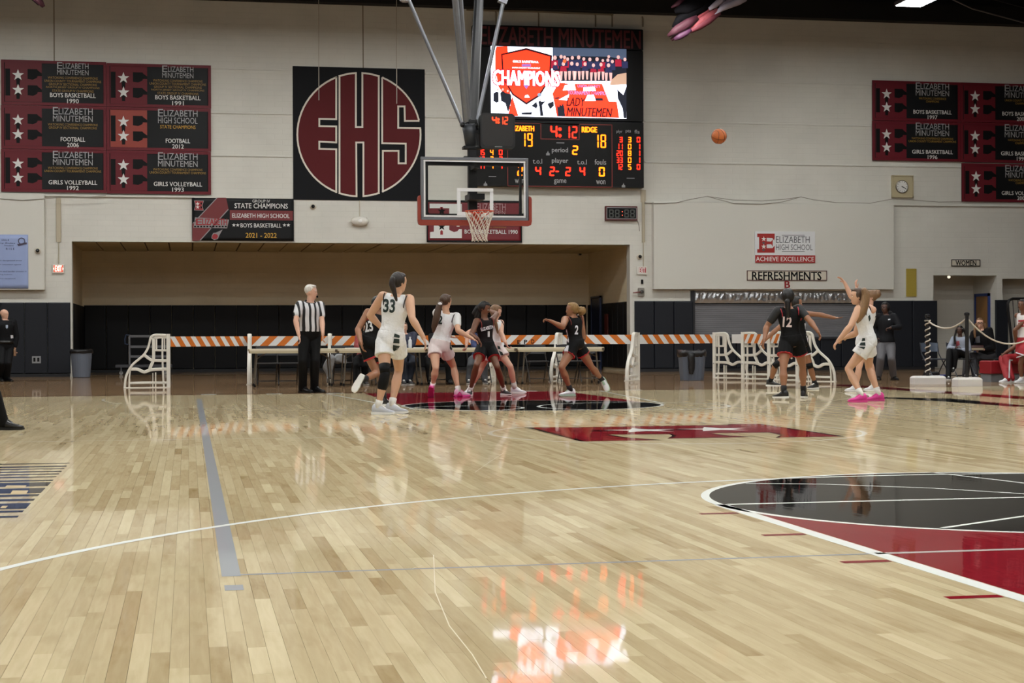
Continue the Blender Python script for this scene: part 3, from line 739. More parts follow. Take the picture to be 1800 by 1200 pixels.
# ---- red 1990 banner seen behind the backboard
k = K(720, 260, 6.665); Y = WY-0.05
x0, z0, x1, z1 = rect(*k(200, 615, 1315, 1105), Y)
t = thing('champion_banner', 'dark red BOYS BASKETBALL 1990 banner hanging behind the glass backboard', 'banner', ((x0+x1)/2, Y, z0))
cloth_sheet('cloth', x0, z0, x1, z1, Y, mat('banner_deep_red', '70141f', 0.4, bump=.2, bscale=3), t, 33, amp=.008)
mb = MB(); b = .05
mb.box(x0, Y-.02, z0, x1, Y-.012, z0+b).box(x0, Y-.02, z1-b, x1, Y-.012, z1).box(x0, Y-.02, z0, x0+b*.6, Y-.012, z1).box(x1-b*.6, Y-.02, z0, x1, Y-.012, z1); mb.build('border', VB, t)
mb = MB()
pp(mb, (235, 652, 612, 655, 612, 790, 465, 790, 465, 705, 280, 705, 235, 705), .018)
pp(mb, (240, 985, 285, 980, 285, 790, 465, 790, 465, 960, 520, 985, 560, 975, 580, 950, 612, 950, 612, 1055, 240, 1055), .018); pp(mb, (550, 895, 585, 895, 585, 920, 550, 920), .018)
mb.build('letter_emblem', P_W, t)
mb = MB()
for cx_, cy_ in ((375, 920), (375, 740)):
    q = k(cx_, cy_); p = at(*q, Y); mb.poly(star(p.x, p.z, .115), Y-.023, .002)
mb.build('star', P_K, t)
mb = MB(); pp(mb, (360, 975, 375, 960, 390, 975, 390, 1015, 360, 1015), .023); pp(mb, (358, 692, 390, 692, 390, 722, 358, 722), .023); mb.build('red_print', P_R, t)
mb = MB(); txtp(mb, 'ELIZABETH', *k(788, 650, 1125, 730), Y-.019); txtp(mb, 'MINUTEMEN', *k(790, 735, 1120, 778), Y-.019); mb.build('title_lettering', mat('print_rose', 'b58f92', .5), t)
mb = MB(); txtp(mb, 'WATCHUNG CONFERENCE CHAMPIONS', *k(760, 898, 1180, 912), Y-.019); txtp(mb, 'SECTIONAL CHAMPIONS', *k(830, 922, 1130, 938), Y-.019); mb.build('honours_lettering', P_G, t)
mb = MB(); txtp(mb, 'BOYS BASKETBALL 1990', *k(645, 958, 1265, 1005), Y-.019, bold=.02); mb.build('sport_lettering', P_W, t)

# ---- small signs
def white_sign():
    k = K(1100, 340, 4.5); Y = WY-0.215
    x0, z0, x1, z1 = rect(*k(1020, 300, 1497, 548), Y)
    t = thing('school_sign', 'white and red ACHIEVE EXCELLENCE school sign above the refreshments sign', 'sign', ((x0+x1)/2, Y, z0))
    MB().bbox(x0, Y-.012, z0, x1, WY-.2, z1, .004).build('board', mat('sign_white', 'd9dadb', .4), t)
    P = lambda mb, pts, dy: polyp(mb, k(*pts), Y-dy, .003)
    mb = MB(); P(mb, (1040, 317, 1178, 317, 1178, 352, 1172, 372, 1160, 352, 1115, 350, 1115, 378, 1150, 380, 1162, 362, 1162, 420, 1150, 400, 1115, 402, 1115, 432, 1160, 432, 1178, 412, 1178, 468, 1040, 468, 1040, 440, 1055, 440, 1055, 345, 1040, 345), .016)
    q = rect(*k(1022, 488, 1497, 548), Y); mb.poly([(q[0], q[1]), (q[2], q[1]), (q[2], q[3]), (q[0], q[3])], Y-.016, .003); mb.build('red_print', mat('sign_red', 'a02420', .5), t)
    mb = MB()
    for cy_ in (360, 420): p = at(*k(1090, cy_), Y); mb.poly(star(p.x, p.z, .075), Y-.02, .003)
    txtp(mb, 'ACHIEVE EXCELLENCE', *k(1030, 500, 1488, 536), Y-.0172, bold=.012); mb.build('white_print', mat('print_bright', 'e4e2dd', .5), t)
    mb = MB()
    for cy_ in (390, 447): P(mb, (1082, cy_-7, 1098, cy_-7, 1098, cy_+7, 1082, cy_+7), .02)
    txtp(mb, 'ELIZABETH', *k(1188, 338, 1455, 390), Y-.014); txtp(mb, 'HIGH SCHOOL', *k(1188, 402, 1478, 448), Y-.014)
    P(mb, (1235, 328, 1415, 328, 1415, 332, 1235, 332), .014); P(mb, (1235, 456, 1415, 456, 1415, 460, 1235, 460), .014); mb.build('grey_print', mat('print_grey', '55565a', .5), t)
white_sign()
def framed_sign(px, s, tpx, name, label, Y, fcol, depth):
    x0, z0, x1, z1 = rect(*px, Y)
    t = thing(name, label, 'sign', ((x0+x1)/2, Y, z0))
    MB().bbox(x0, Y-.008, z0, x1, Y+depth, z1, .003).build('board', mat('sign_cream', 'd0c8b8', .5), t)
    b = .022; mb = MB(); mb.box(x0, Y-.014, z0, x1, Y-.006, z0+b).box(x0, Y-.014, z1-b, x1, Y-.006, z1).box(x0, Y-.014, z0, x0+b, Y-.006, z1).box(x1-b, Y-.014, z0, x1, Y-.006, z1); mb.build('frame', fcol, t)
    mb = MB(); txtp(mb, s, *tpx, Y-.013, bold=.03); mb.build('lettering', P_K, t)
k = K(1100, 340, 4.5)
framed_sign(k(957, 609, 1591, 689), 'REFRESHMENTS', k(1000, 618, 1547, 684), 'refreshments_sign', 'long framed REFRESHMENTS sign over the shutter hatch', WY-.21, mat('frame_maroon', '4e2a2a', .5), .012)
framed_sign((1672, 456, 1723, 468), 'WOMEN', (1680, 457.5, 1716, 466.5), 'women_sign', 'small framed WOMEN sign above the restroom doorway', WY-.02, P_K, .02)
mb = MB(); txtp(mb, 'B', *k(1258, 692, 1298, 746), WY-.212, bold=.05); o = mb.build('letter_plate', mat('letter_red', '8a1d1f', .5)); tag(o, 'single dark red letter B under the refreshments sign', 'letter')
p = rect(1593, 472, 1611, 521, WY-.02)
o = MB().bbox(p[0], WY-.03, p[1], p[2], WY, p[3], .006).build('notice_panel', mat('ochre_panel', 'a5913a', .5)); tag(o, 'upright plain ochre panel on the wall beside the bulkhead', 'panel')
# blue poster at far left
Y = WY-.215; k = K(0, 400, 7.5)
x0, z0, x1, z1 = rect(-60, 412, 49.5, 507, Y)
t = thing('rules_poster', 'pale blue printed rules poster on the left bulkhead', 'poster', ((x0+x1)/2, Y, z0))
cloth_sheet('sheet', x0, z0, x1, z1, Y, mat('poster_blue', '93a3cc', .45, var=.12, vscale=.9), t, 44, amp=.004)
mb = MB()
for s, a in (('Safety &', (20, 150, 120, 180)), ('Public Safety Rules', (-260, 195, 200, 215)), ('Procedures', (60, 228, 180, 245)), ('is designated areas', (0, 425, 290, 443)), ('on volunteers against', (-20, 478, 280, 496)), ('rows and border crosses in', (-40, 566, 348, 584)), ('using lockers', (-30, 608, 160, 626)), ('indoor equipment', (-40, 662, 205, 680)), ('R I S E', (80, 265, 190, 292))):
    txtp(mb, s, *k(*a), Y-.012)
mb.build('lettering', mat('poster_ink', '3a3f5c', .5), t)
mb = MB(); p = at(*k(285, 175), Y); mb.tube([(x, Y-.014, z) for x, z in ring_pts(p.x, p.z, .078, n=20)[:-1]], .009, 5, closed=True)
polyp(mb, k(225, 215, 355, 195, 352, 215, 240, 240), Y-.013, .003); mb.build('badge_print', mat('poster_dark', '4b4458', .5), t)
# emergency lamps, exits, cameras, clocks
def exit_sign(px, lit, label, arrows):
    Y = WY-.05; x0, z0, x1, z1 = rect(*px, Y)
    t = thing('exit_sign', label, 'sign', ((x0+x1)/2, Y, z0))
    MB().bbox(x0, Y, z0, x1, WY, z1, .008).build('housing', mat('exit_white', 'd8d4cb', .4), t)
    W, H = x1-x0, z1-z0
    if lit:
        MB().poly([(x0+.1*W, z0+.12*H), (x1-.1*W, z0+.12*H), (x1-.1*W, z1-.1*H), (x0+.1*W, z1-.1*H)], Y-.004, .004).build('face', glow('exit_face', 'd25a45', .55), t)
    else:
        MB().poly([(x0+.2*W, z0+.22*H), (x1-.14*W, z0+.22*H), (x1-.14*W, z1-.1*H), (x0+.2*W, z1-.1*H)], Y-.004, .004).build('face', mat('exit_red_face', 'b0454d', .4), t)
    mb = MB(); txt(mb, 'EXIT', x0+.24*W, z0+.2*H, x1-.22*W, z1-.14*H, Y-.006, bold=.03)
    if arrows:
        zc = (z0+z1)/2
        mb.poly([(x0+.06*W, zc), (x0+.15*W, zc+.16*H), (x0+.15*W, zc-.16*H)], Y-.006, .003); mb.poly([(x1-.06*W, zc), (x1-.15*W, zc+.16*H), (x1-.15*W, zc-.16*H)], Y-.006, .003)
    mb.build('lettering', glow('exit_glow', 'ffe9d8', 1.3) if lit else mat('exit_letters', 'e6dcd6', .5), t)
exit_sign((92, 464.5, 113, 480), True, 'lit EXIT sign left of the alcove', True)
exit_sign((1119.5, 468.5, 1138, 482), False, 'unlit white EXIT sign right of the alcove', False)
def dome_camera(px, py, r, label, Y):
    p = at(px, py, Y)
    t = thing('security_camera', label, 'camera', (p.x, Y, p.z), 'small round security cameras')
    MB().lathe([(r*1.6, 0), (r*1.6, .03), (r*1.3, .045), (r*.9, .05)], (p.x, Y, p.z), 14, 'y').build('mount', mat('camera_white', 'c9c2b2', .5), t)
    MB().ell((p.x, Y-.07, p.z), ((r, 0, 0), (0, r, 0), (0, 0, r)), 12, 8).build('lens_ball', mat('camera_black', '101012', .15), t, smooth=True)
dome_camera(66.5, 440.5, .05, 'black eyed security camera on the left bulkhead', WY-.2)
dome_camera(550, 363, .05, 'white mounted security camera below the round emblem', WY)
dome_camera(1124, 451, .05, 'security camera above the unlit exit sign', WY)
k = K(320, 80, 3.3326)
p = at(*k(1040, 1030), WY)
t = thing('emergency_lamp', 'oval clear emergency lamp below the round emblem', 'lamp', (p.x, WY, p.z))
MB().bbox(p.x-.21, WY-.06, p.z-.11, p.x+.21, WY, p.z+.10, .03).build('base', mat('lamp_base', 'c9c1ae', .4), t)
MB().ell((p.x, WY-.09, p.z), ((.24, 0, 0), (0, .09, 0), (0, 0, .125)), 18, 8).build('lens', mat('clear_plastic', 'dcd9d0', .12, spec=.8), t, smooth=True)
MB().ell((p.x, WY-.17, p.z), ((.06, 0, 0), (0, .02, 0), (0, 0, .045)), 10, 6).build('reflector', mat('bright_plastic', 'f2f2ee', .2), t, smooth=True)
q = at(632, 352, WY); MB().tube([(p.x, WY-.02, p.z+.1), (p.x, WY-.02, q.z)], .012, 6).build('conduit', mat('lamp_base', ''), t)
# wall clock in its cream box
Y = WY-.09; x0, z0, x1, z1 = rect(1568.5, 308, 1606, 347, Y)
t = thing('wall_clock', 'round white clock in a square cream wall box', 'clock', ((x0+x1)/2, Y, z0))
mb = MB(); mb.bbox(x0, Y+.02, z0, x1, WY, z1, .01); b = .035
mb.box(x0, Y, z0, x1, Y+.02, z0+b).box(x0, Y, z1-b, x1, Y+.02, z1).box(x0, Y, z0, x0+b, Y+.02, z1).box(x1-b, Y, z0, x1, Y+.02, z1); mb.build('box', mat('clock_box', 'b3a888', .5), t)
p = at(1585.5, 328, Y)
MB().lathe([(.185, 0), (.185, .03), (.165, .04), (.165, .03), (.0001, .03)], (p.x, Y+.02, p.z), 28, 'y').build('rim', mat('clock_rim', '6d665a', .3, .5), t)
MB().lathe([(.165, .031), (.165, .034), (.0001, .034)], (p.x, Y+.02, p.z), 28, 'y').build('dial', mat('clock_dial', 'dcdcd8', .4), t)
mb = MB()
for i in range(12):
    a = i*pi/6; mb.obox((p.x+.125*cos(a), Y-.018, p.z+.125*sin(a)), (p.x+.15*cos(a), Y-.018, p.z+.15*sin(a)), .012, .004, up=(0, 1, 0))
mb.build('hour_mark', P_K, t)
MB().obox((p.x-.02, Y-.022, p.z+.01), (p.x+.11, Y-.022, p.z-.06), .016, .004, up=(0, 1, 0)).build('minute_hand', P_K, t)
MB().obox((p.x, Y-.024, p.z), (p.x+.06, Y-.024, p.z-.035), .022, .004, up=(0, 1, 0)).build('hour_hand', P_K, t)
# red framed shot timer
k = K(720, 190, 4.186); Y = WY-.10
x0, z0, x1, z1 = rect(*k(1441, 720, 1677, 826), Y)
t = thing('shot_timer', 'red framed unlit digital timer with cord', 'timer', ((x0+x1)/2, Y, z0))
MB().bbox(x0, Y, z0, x1, WY, z1, .01).build('case', mat('timer_red', '57201f', .45), t)
MB().bbox(x0+.03, Y-.012, z0+.04, x1-.03, Y+.01, z1-.04, .004).build('face_edge', mat('timer_silver', '8f8f92', .4), t)
MB().box(x0+.045, Y-.016, z0+.055, x1-.045, Y, z1-.055).build('face', P_K, t)
ud = ('unlit_digit', mat('unlit_segment', '4a4d4a', .5), t); seg_num(ud, '88', *k(1468, 745, 1545, 805), Y-.022, .3); seg_num(ud, '88', *k(1580, 745, 1657, 805), Y-.022, .3)
mb = MB()
for yy in (762, 788): p = at(*k(1564, yy), Y); mb.ell((p.x, Y-.02, p.z), ((.014, 0, 0), (0, .006, 0), (0, 0, .014)), 8, 5)
mb.build('colon_lamp', glow('colon_red', 'ff6a50', 1.2), t)
pts = [at(*k(a, b), WY-.02) for a, b in ((1672, 815), (1685, 850), (1690, 880), (1692, 905))]; MB().tube(pts, .008, 6).build('cord', mat('grey_cord', '77726a', .6), t)
# conduits and the slack cable
M_CON = mat('conduit', 'b2a892', .5); M_COND = mat('conduit_dark', '7d7362', .5)
xs = at(1130.5, 400, WY).x
o = MB().box(xs-.07, WY-.05, at(1130, 355, WY).z, xs+.07, WY, at(1130, 334, WY).z).tube([(xs, WY-.03, at(1130, 335, WY).z), (xs, WY-.03, at(1130, 426, WY).z)], .045, 8).tube([(xs, WY-.02, at(1130, 426, WY).z), (xs, WY-.02, at(1130, 468, WY).z)], .014, 6).build('wall_conduit', M_CON); tag(o, 'painted upright conduit running down to the unlit exit sign', 'conduit', 'wall conduits')
xs = at(103, 380, WY).x
o = MB().bbox(xs-.06, WY-.05, at(103, 425, WY).z, xs+.06, WY, at(103, 346, WY).z, .01).tube([(xs, WY-.02, at(103, 425, WY).z), (xs, WY-.02, at(103, 464, WY).z)], .014, 6).build('wall_conduit', M_CON); tag(o, 'painted upright conduit running down to the lit exit sign', 'conduit', 'wall conduits')
def P3(px, Y): return [at(px[i], px[i+1], Y) for i in range(0, len(px), 2)]
mb = MB()
mb.tube(P3((820, 17, 872, 18.5, 950, 20.5, 1078, 25.5), WY-.05), .028, 8)
for px, y0_ in ((871, 18.5), (946, 20.5), (1046, 24), (1075, 25.5), (1129, 29)):
    mb.tube(P3((px, y0_, px+1, y0_+4, px+1, 47), WY-.05), .020, 6)
o = mb.build('scoreboard_conduit', M_COND); tag(o, 'bent conduit pipes entering the scoreboard top', 'conduit')
def slack(mb, pts, Y, r): mb.tube(P3(pts, Y), r, 6)
mb = MB(); slack(mb, (1132, 357, 1160, 357.5, 1190, 356, 1215, 350, 1243, 345, 1262, 350, 1290, 357.5), WY-.215, .010)
slack(mb, (1243, 345, 1290, 351.5, 1340, 353, 1380, 350, 1408, 346, 1430, 351, 1470, 356, 1530, 357, 1569, 349.5), WY-.215, .010)
slack(mb, (1290, 357.5, 1340, 358.5, 1375, 355, 1408, 346), WY-.215, .010)
slack(mb, (1569, 349.5, 1600, 351, 1650, 355, 1692, 354.5), WY-.12, .010)
o = mb.build('slack_cable', mat('cable_grey', '8a8478', .6)); tag(o, 'slack grey cable looped along the top of the bulkhead', 'cable')
mb = MB(); slack(mb, (0, 349, 40, 352, 80, 349, 110, 347, 160, 346, 186, 343.5), WY-.215, .009); o = mb.build('slack_cable', mat('cable_grey', '')); tag(o, 'slack grey cable under the left banners', 'cable')
# call station right of the alcove
p = at(1126.5, 513, WY)
t = thing('pull_station', 'steel wall box with a red lever right of the alcove', 'switch box', (p.x, WY, p.z))
MB().bbox(p.x-.09, WY-.06, p.z-.11, p.x+.09, WY, p.z+.11, .015).build('box', mat('steel_box', '8e8a82', .4, .4), t)
MB().lathe([(.05, 0), (.05, .03), (.02, .04)], (p.x+.01, WY-.06, p.z), 14, 'y').build('dial', mat('dark_dial', '4a4744', .5), t)
MB().obox((p.x-.04, WY-.08, p.z), (p.x-.24, WY-.08, p.z-.02), .035, .02).build('red_lever', mat('lever_red', '7a1d1d', .4), t)
p = at(1128.5, 495, WY); o = MB().bbox(p.x-.03, WY-.04, p.z-.06, p.x+.03, WY, p.z+.06, .01).build('wall_sensor', P_K); tag(o, 'tiny black sensor above the steel wall box', 'sensor')
p = at(64, 632, WY-.06)
t = thing('outlet_plate', 'white double outlet plate set in the left wall pads', 'outlet', (p.x, WY-.06, p.z))
MB().bbox(p.x-.11, WY-.075, p.z-.09, p.x+.11, WY-.05, p.z+.09, .01).build('plate', mat('outlet_grey', '8c8c8e', .4), t)
MB().bbox(p.x-.075, WY-.08, p.z-.05, p.x-.02, WY-.07, p.z+.05, .004).bbox(p.x+.02, WY-.08, p.z-.05, p.x+.075, WY-.07, p.z+.05, .004).build('socket', P_K, t)
p = at(1668, 491, WY+.6); t = thing('niche_lamp', 'small bare lamp under the restroom niche ceiling', 'lamp', (p.x, WY+.6, 2.72))
MB().lathe([(.07, 0), (.07, -.03), (.045, -.05)], (p.x, WY+.6, 2.72), 12).build('lamp_base', mat('lamp_base', ''), t)
MB().ell((p.x, WY+.6, 2.63), ((.045, 0, 0), (0, .045, 0), (0, 0, .045)), 12, 8).build('bulb', glow('bulb', 'fff3dc', 1.1), t, smooth=True)
dome_camera(1019, 446, .045, 'small dark camera in the far top corner of the alcove', RY)

# ================================================================== SCOREBOARD
Y = WY-0.28
k4 = K(720, 190, 4.186)
x0, z0, x1, z1 = rect(832, 47, 1131.5, 331, Y); sx0, sx1 = x0, x1
zt = at(980, 47, Y).z; zb = at(1000, 328, Y).z
t = thing('scoreboard', 'big black scoreboard with lit digits and colour screen', 'scoreboard', ((x0+x1)/2, Y, zb))
M_SB = mat('scoreboard_black', '070708', .5, spec=.25)
zm = at(980, 211, Y).z; zs = at(980, 84.5, Y).z
MB().bbox(x0, Y, zm+.01, x1, WY, zs, .02).build('screen_cabinet', M_SB, t)
MB().bbox(x0, Y, zs+.01, x1, WY, zt, .02).build('name_cabinet', M_SB, t)
MB().bbox(x0-.05, Y, zb, x1, WY, zm-.005, .02).build('score_cabinet', M_SB, t)
mb = MB(); txtp(mb, 'ELIZABETH MINUTEMEN', 845, 50, 1126, 82, Y-.006, bold=.02); mb.build('name_lettering', mat('name_red', '560e12', .5), t)
# --- the picture on the screen: flat colour shapes that give off light
Sx0, Sz0, Sx1, Sz1 = rect(863, 84.5, 1100.5, 206, Y)
SB = glow('screen_white', 'e6eaff', SCREEN)
scr = MB().bbox(Sx0, Y-.03, Sz0, Sx1, Y+.01, Sz1, .004).build('screen', SB, t)
G = lambda n, c, s=1.0: glow('screen_'+n, c, s)
S_O = G('orange', 'ff2c14', 3.0); S_K = G('dark', '141826'); S_M = G('maroon', '30040a'); S_N = G('slate', '4a5870'); S_SK = G('skin', 'e8b8b4'); S_R = G('red', 'a81c38'); S_NV = G('navy', '2b2f55'); S_T = G('tan', 'c9a48c')
a1, a2 = K(840, 70, 8.275), K(970, 70, 8.2733)
lay = [0]
def spoly(nm, m, polys, kk):
    lay[0] += 1; mb = MB()
    for q in polys: polyp(mb, kk(*q), Y-.031-.0016*lay[0], .0012)
    o = mb.build(nm, m, scr)
    if len(polys) > 1: o['kind'] = 'stuff'
    return o
spoly('orange_field', S_O, [(270, 95, 430, 95, 440, 190, 470, 640, 470, 1080, 580, 1105, 460, 1105, 450, 900, 300, 680, 250, 400, 250, 170), (500, 820, 590, 1110, 440, 1110)], a1)
spoly('orange_field', S_O, [(240, 640, 730, 640, 830, 895, 945, 900, 980, 1135, 75, 1115, 10, 780, 60, 690, 120, 610)], a2)
spoly('slate_field', S_N, [(10, 112, 1085, 135, 1085, 300, 10, 260)], a2)
spoly('dark_field', S_K, [(15, 235, 840, 245, 1085, 300, 1085, 560, 1000, 560, 850, 600, 130, 600, 110, 480, 15, 440), (950, 720, 1040, 800, 1085, 680, 1085, 1140, 1045, 1140, 1030, 1000, 960, 850), (625, 845, 735, 845, 750, 885, 620, 885), (20, 850, 60, 838, 120, 830, 95, 860)], a2)
spoly('tan_field', S_T, [(860, 590, 960, 500, 1085, 480, 1085, 650, 840, 660)], a2)
spoly('white_field', SB, [(160, 735, 190, 660, 330, 640, 350, 730), (460, 690, 620, 680, 640, 740, 460, 745), (100, 870, 250, 790, 240, 880), (520, 800, 610, 800, 640, 885, 480, 890), (110, 600, 850, 610, 850, 640, 110, 625)], a2)
spoly('shield_edge', S_M, [(338, 205, 705, 118, 1080, 225, 1060, 560, 900, 820, 705, 945, 500, 800, 360, 560)], a1)
spoly('shield', S_O, [(360, 222, 705, 148, 1050, 245, 1035, 560, 880, 800, 705, 910, 520, 785, 382, 560)], a1)
heads, bods, legs_, torso2 = [], [], [], []
rw = [(45, 260, 35), (135, 245, 30), (185, 255, 28), (230, 280, 28), (298, 262, 30), (390, 255, 32), (465, 278, 28), (553, 285, 30), (658, 282, 32), (742, 300, 24), (828, 245, 25), (880, 315, 28), (967, 252, 30), (1063, 285, 28)]
fr = [(50, 345, 24), (168, 350, 30), (290, 345, 30), (370, 355, 28), (483, 352, 28), (605, 370, 28), (715, 360, 28), (825, 370, 30), (815, 295, 26)]
def octo(x, y, r, sy=1.2): return sum(([x+r*cos(i*pi/4), y+r*sy*sin(i*pi/4)] for i in range(8)), [])
for i, (x, y, r) in enumerate(rw):
    heads.append(octo(x, y, r*.8)); (bods if i % 3 else torso2).append((x-r*1.5, y+r*1.1, x+r*1.5, y+r*1.1, x+r*1.6, y+r*4.5, x-r*1.6, y+r*4.5))
for i, (x, y, r) in enumerate(fr):
    heads.append(octo(x, y, r*.85)); (torso2 if i in (1, 5, 6) else bods).append((x-r*1.3, y+r*1.1, x+r*1.3, y+r*1.1, x+r*1.7, y+r*3.6, x-r*1.7, y+r*3.6))
    if i < 8 and i > 0:
        for sx in (-1, 1): legs_.append((x+sx*r*.3, y+r*3.5, x+sx*r*1.8, y+r*3.7, x+sx*r*1.5, y+r*8, x+sx*r*.7, y+r*8))
spoly('team_legs', S_SK, legs_, a2); spoly('team_kit_red', S_R, torso2, a2); spoly('team_kit_navy', S_NV, bods, a2); spoly('team_heads', S_SK, heads, a2)
spoly('ball', G('ball', 'f0703c'), [octo(185, 310, 28, 1)], a2)
lay[0] += 1; mb = MB()
for dx, dy in ((-11, -9), (11, -9), (-11, 9), (11, 9), (0, 12), (0, -12), (13, 0), (-13, 0)): txtp(mb, 'CHAMPIONS', *a1(226+dx, 450+dy, 1180+dx, 665+dy), Y-.031-.0016*lay[0]+.0001*dx/13, bold=.045)
mb.build('headline_edge', G('edge_red', 'c01830'), scr)
lay[0] += 1; mb = MB(); txtp(mb, 'CHAMPIONS', *a1(226, 450, 1180, 665), Y-.031-.0016*lay[0], bold=.045); mb.build('headline', SB, scr)
lay[0] += 1; mb = MB(); txtp(mb, "GIRL'S BASKETBALL", *a1(510, 302, 885, 332), Y-.031-.0016*lay[0], bold=.02); txtp(mb, 'UNION COUNTY TOURNAMENT', *a1(500, 398, 905, 418), Y-.031-.0016*lay[0]); mb.build('small_headline', SB, scr)
spoly('badge', G('violet', 'a070c0'), [(640, 352, 770, 352, 770, 390, 640, 390), (660, 655, 745, 655, 705, 718)], a1)
spoly('figures', S_K, [(225, 780, 260, 755, 300, 760, 305, 900, 270, 915, 225, 890), (325, 770, 365, 740, 400, 770, 480, 790, 490, 880, 440, 1060, 400, 920, 340, 890), (780, 960, 850, 900, 870, 960, 850, 1000), (880, 900, 905, 880, 925, 900, 985, 890, 935, 950, 945, 1050, 955, 1105, 905, 1105, 900, 1000), (1010, 930, 1100, 890, 1105, 960, 1050, 1010), (1150, 950, 1180, 980, 1195, 935, 1215, 960, 1240, 920, 1260, 1000, 1270, 1112, 1165, 1112), (630, 1060, 790, 1050, 780, 1090, 640, 1085)], a1)
spoly('figure_heads', S_SK, [octo(290, 725, 18), octo(362, 722, 16), octo(435, 745, 16), octo(905, 870, 14)], a1)
spoly('ball', G('grey', '8fa0b8'), [octo(895, 800, 30, 1)], a1)
spoly('cap_print', SB, [(680, 838, 690, 805, 730, 800, 752, 838)], a1)
lay[0] += 1; mb = MB(); txtp(mb, 'UNION COUNTY', *a2(375, 655, 705, 695), Y-.031-.0016*lay[0], bold=.02); txtp(mb, 'TOURNAMENT CHAMPIONS', *a2(235, 745, 845, 800), Y-.031-.0016*lay[0], bold=.02); mb.build('caption_blue', G('blue', '7a8fd8'), scr)
lay[0] += 1; mb = MB(); txtp(mb, 'LADY', *a2(215, 840, 470, 962), Y-.031-.0016*lay[0], bold=.03, shear=.16); txtp(mb, 'MINUTEMEN', *a2(215, 988, 860, 1115), Y-.031-.0016*lay[0], bold=.03, shear=.16); mb.build('caption_dark', S_M, scr)
# --- digits and names
L_R = glow('led_red', 'ff1c0b', 6.0); L_Y = glow('led_amber', 'ff7207', 4.0); L_W = mat('panel_lettering', 'a9aaac', .5)
mb = MB(); txtp(mb, 'ELIZABETH', *k4(735, 130, 915, 168), Y-.008, bold=.06); seg_num(('lit_digit', L_Y, t), '19', *k4(815, 183, 905, 283), Y-.01)
txtp(mb, 'RIDGE', *k4(1268, 138, 1378, 178), Y-.008, bold=.06); seg_num(('lit_digit', L_Y, t), '18', *k4(1352, 193, 1445, 292), Y-.01)
seg_num(('lit_digit', L_Y, t), '2', *k4(1196, 275, 1240, 343), Y-.01); seg_num(('lit_digit', L_Y, t), '2', *k4(792, 428, 835, 498), Y-.01); seg_num(('lit_digit', L_Y, t), '0', *k4(1393, 433, 1436, 503), Y-.01)
for i, s in enumerate(('3', '0', '8', '0', '5')): seg_num(('lit_digit', L_Y, t), s, *k4(1607, 212+50*i, 1632, 252+50*i), Y-.01)
for i, s in enumerate(('3', '5', '4', '2', '1')): seg_num(('lit_digit', L_Y, t), s, *k4(592, 205+50*i, 617, 245+50*i), Y-.01)
mb.build('lit_names', L_Y, t)['kind'] = 'stuff'
mb = MB(); seg_num(('lit_digit', L_R, t), '4', *k4(1036, 128, 1088, 215), Y-.01); seg_num(('lit_digit', L_R, t), '12', *k4(1140, 133, 1234, 221), Y-.01)
for yy in (155, 203): p = at(*k4(1106, yy), Y); mb.ell((p.x, Y-.008, p.z), ((.045, 0, 0), (0, .008, 0), (0, 0, .045)), 8, 5)
seg_num(('lit_digit', L_R, t), '4', *k4(925, 430, 968, 493), Y-.01); seg_num(('lit_digit', L_R, t), '4', *k4(1250, 432, 1292, 497), Y-.01)
seg_num(('lit_digit', L_R, t), '2', *k4(1030, 430, 1068, 498), Y-.01); seg_num(('lit_digit', L_R, t), '2', *k4(1146, 433, 1186, 500), Y-.01); seg_num(('lit_digit', L_R, t), '-', *k4(1070, 430, 1102, 500), Y-.01)
for i, (s, f_) in enumerate((('3', '0'), ('11', '1'), ('20', '1'), ('33', '1'), ('12', '0'))):
    w_ = 25 if len(s) == 1 else 45
    seg_num(('lit_digit', L_R, t), s, *k4(1568-w_, 212+50*i, 1568, 252+50*i), Y-.01, .25); seg_num(('lit_digit', L_R, t), f_, *k4(1672, 212+50*i, 1697, 252+50*i), Y-.01)
for i, (s, f_) in enumerate((('10', '0'), ('12', '1'), ('15', '0'), ('23', '2'), ('11', '4'))):
    seg_num(('lit_digit', L_R, t), s, *k4(510, 205+50*i, 552, 245+50*i), Y-.01, .25); seg_num(('lit_digit', L_R, t), f_, *k4(658, 205+50*i, 683, 245+50*i), Y-.01)
mb.build('lit_colon', L_R, t)['kind'] = 'stuff'
mb = MB()
for s, a in (('period', (1047, 290, 1165, 335)), ('player', (1047, 368, 1167, 412)), ('t.o.l', (907, 372, 975, 408)), ('t.o.l', (1233, 378, 1303, 414)), ('fouls', (1362, 376, 1446, 416)), ('won', (775, 522, 842, 552)), ('game', (1063, 524, 1153, 562)), ('won', (1373, 530, 1440, 560)), ('plyr', (1522, 160, 1566, 187)), ('pts', (1590, 160, 1628, 185)), ('fls', (1655, 160, 1692, 187))):
    txtp(mb, s, *k4(*a), Y-.008, bold=.015)
mb.build('panel_lettering', L_W, t)['kind'] = 'stuff'
mb = MB()
for a in ((1080, 252, 1138, 259), (1597, 513, 1655, 519), (582, 500, 636, 506)):
    q = rect(*k4(*a), Y); mb.poly([(q[0], q[1]), (q[2], q[1]), (q[2], q[3]), (q[0], q[3])], Y-.008, .004)
for cx_, cy_ in ((1018, 335), (1574, 572), (558, 560)): polyp(mb, k4(cx_-13, cy_+12, cx_-13, cy_-3, cx_-5, cy_-8, cx_, cy_-22, cx_+5, cy_-8, cx_+13, cy_-3, cx_+13, cy_+12), Y-.008, .004)
mb.build('maker_plate', mat('plate_grey', '8e8f92', .5), t)
mb = MB()
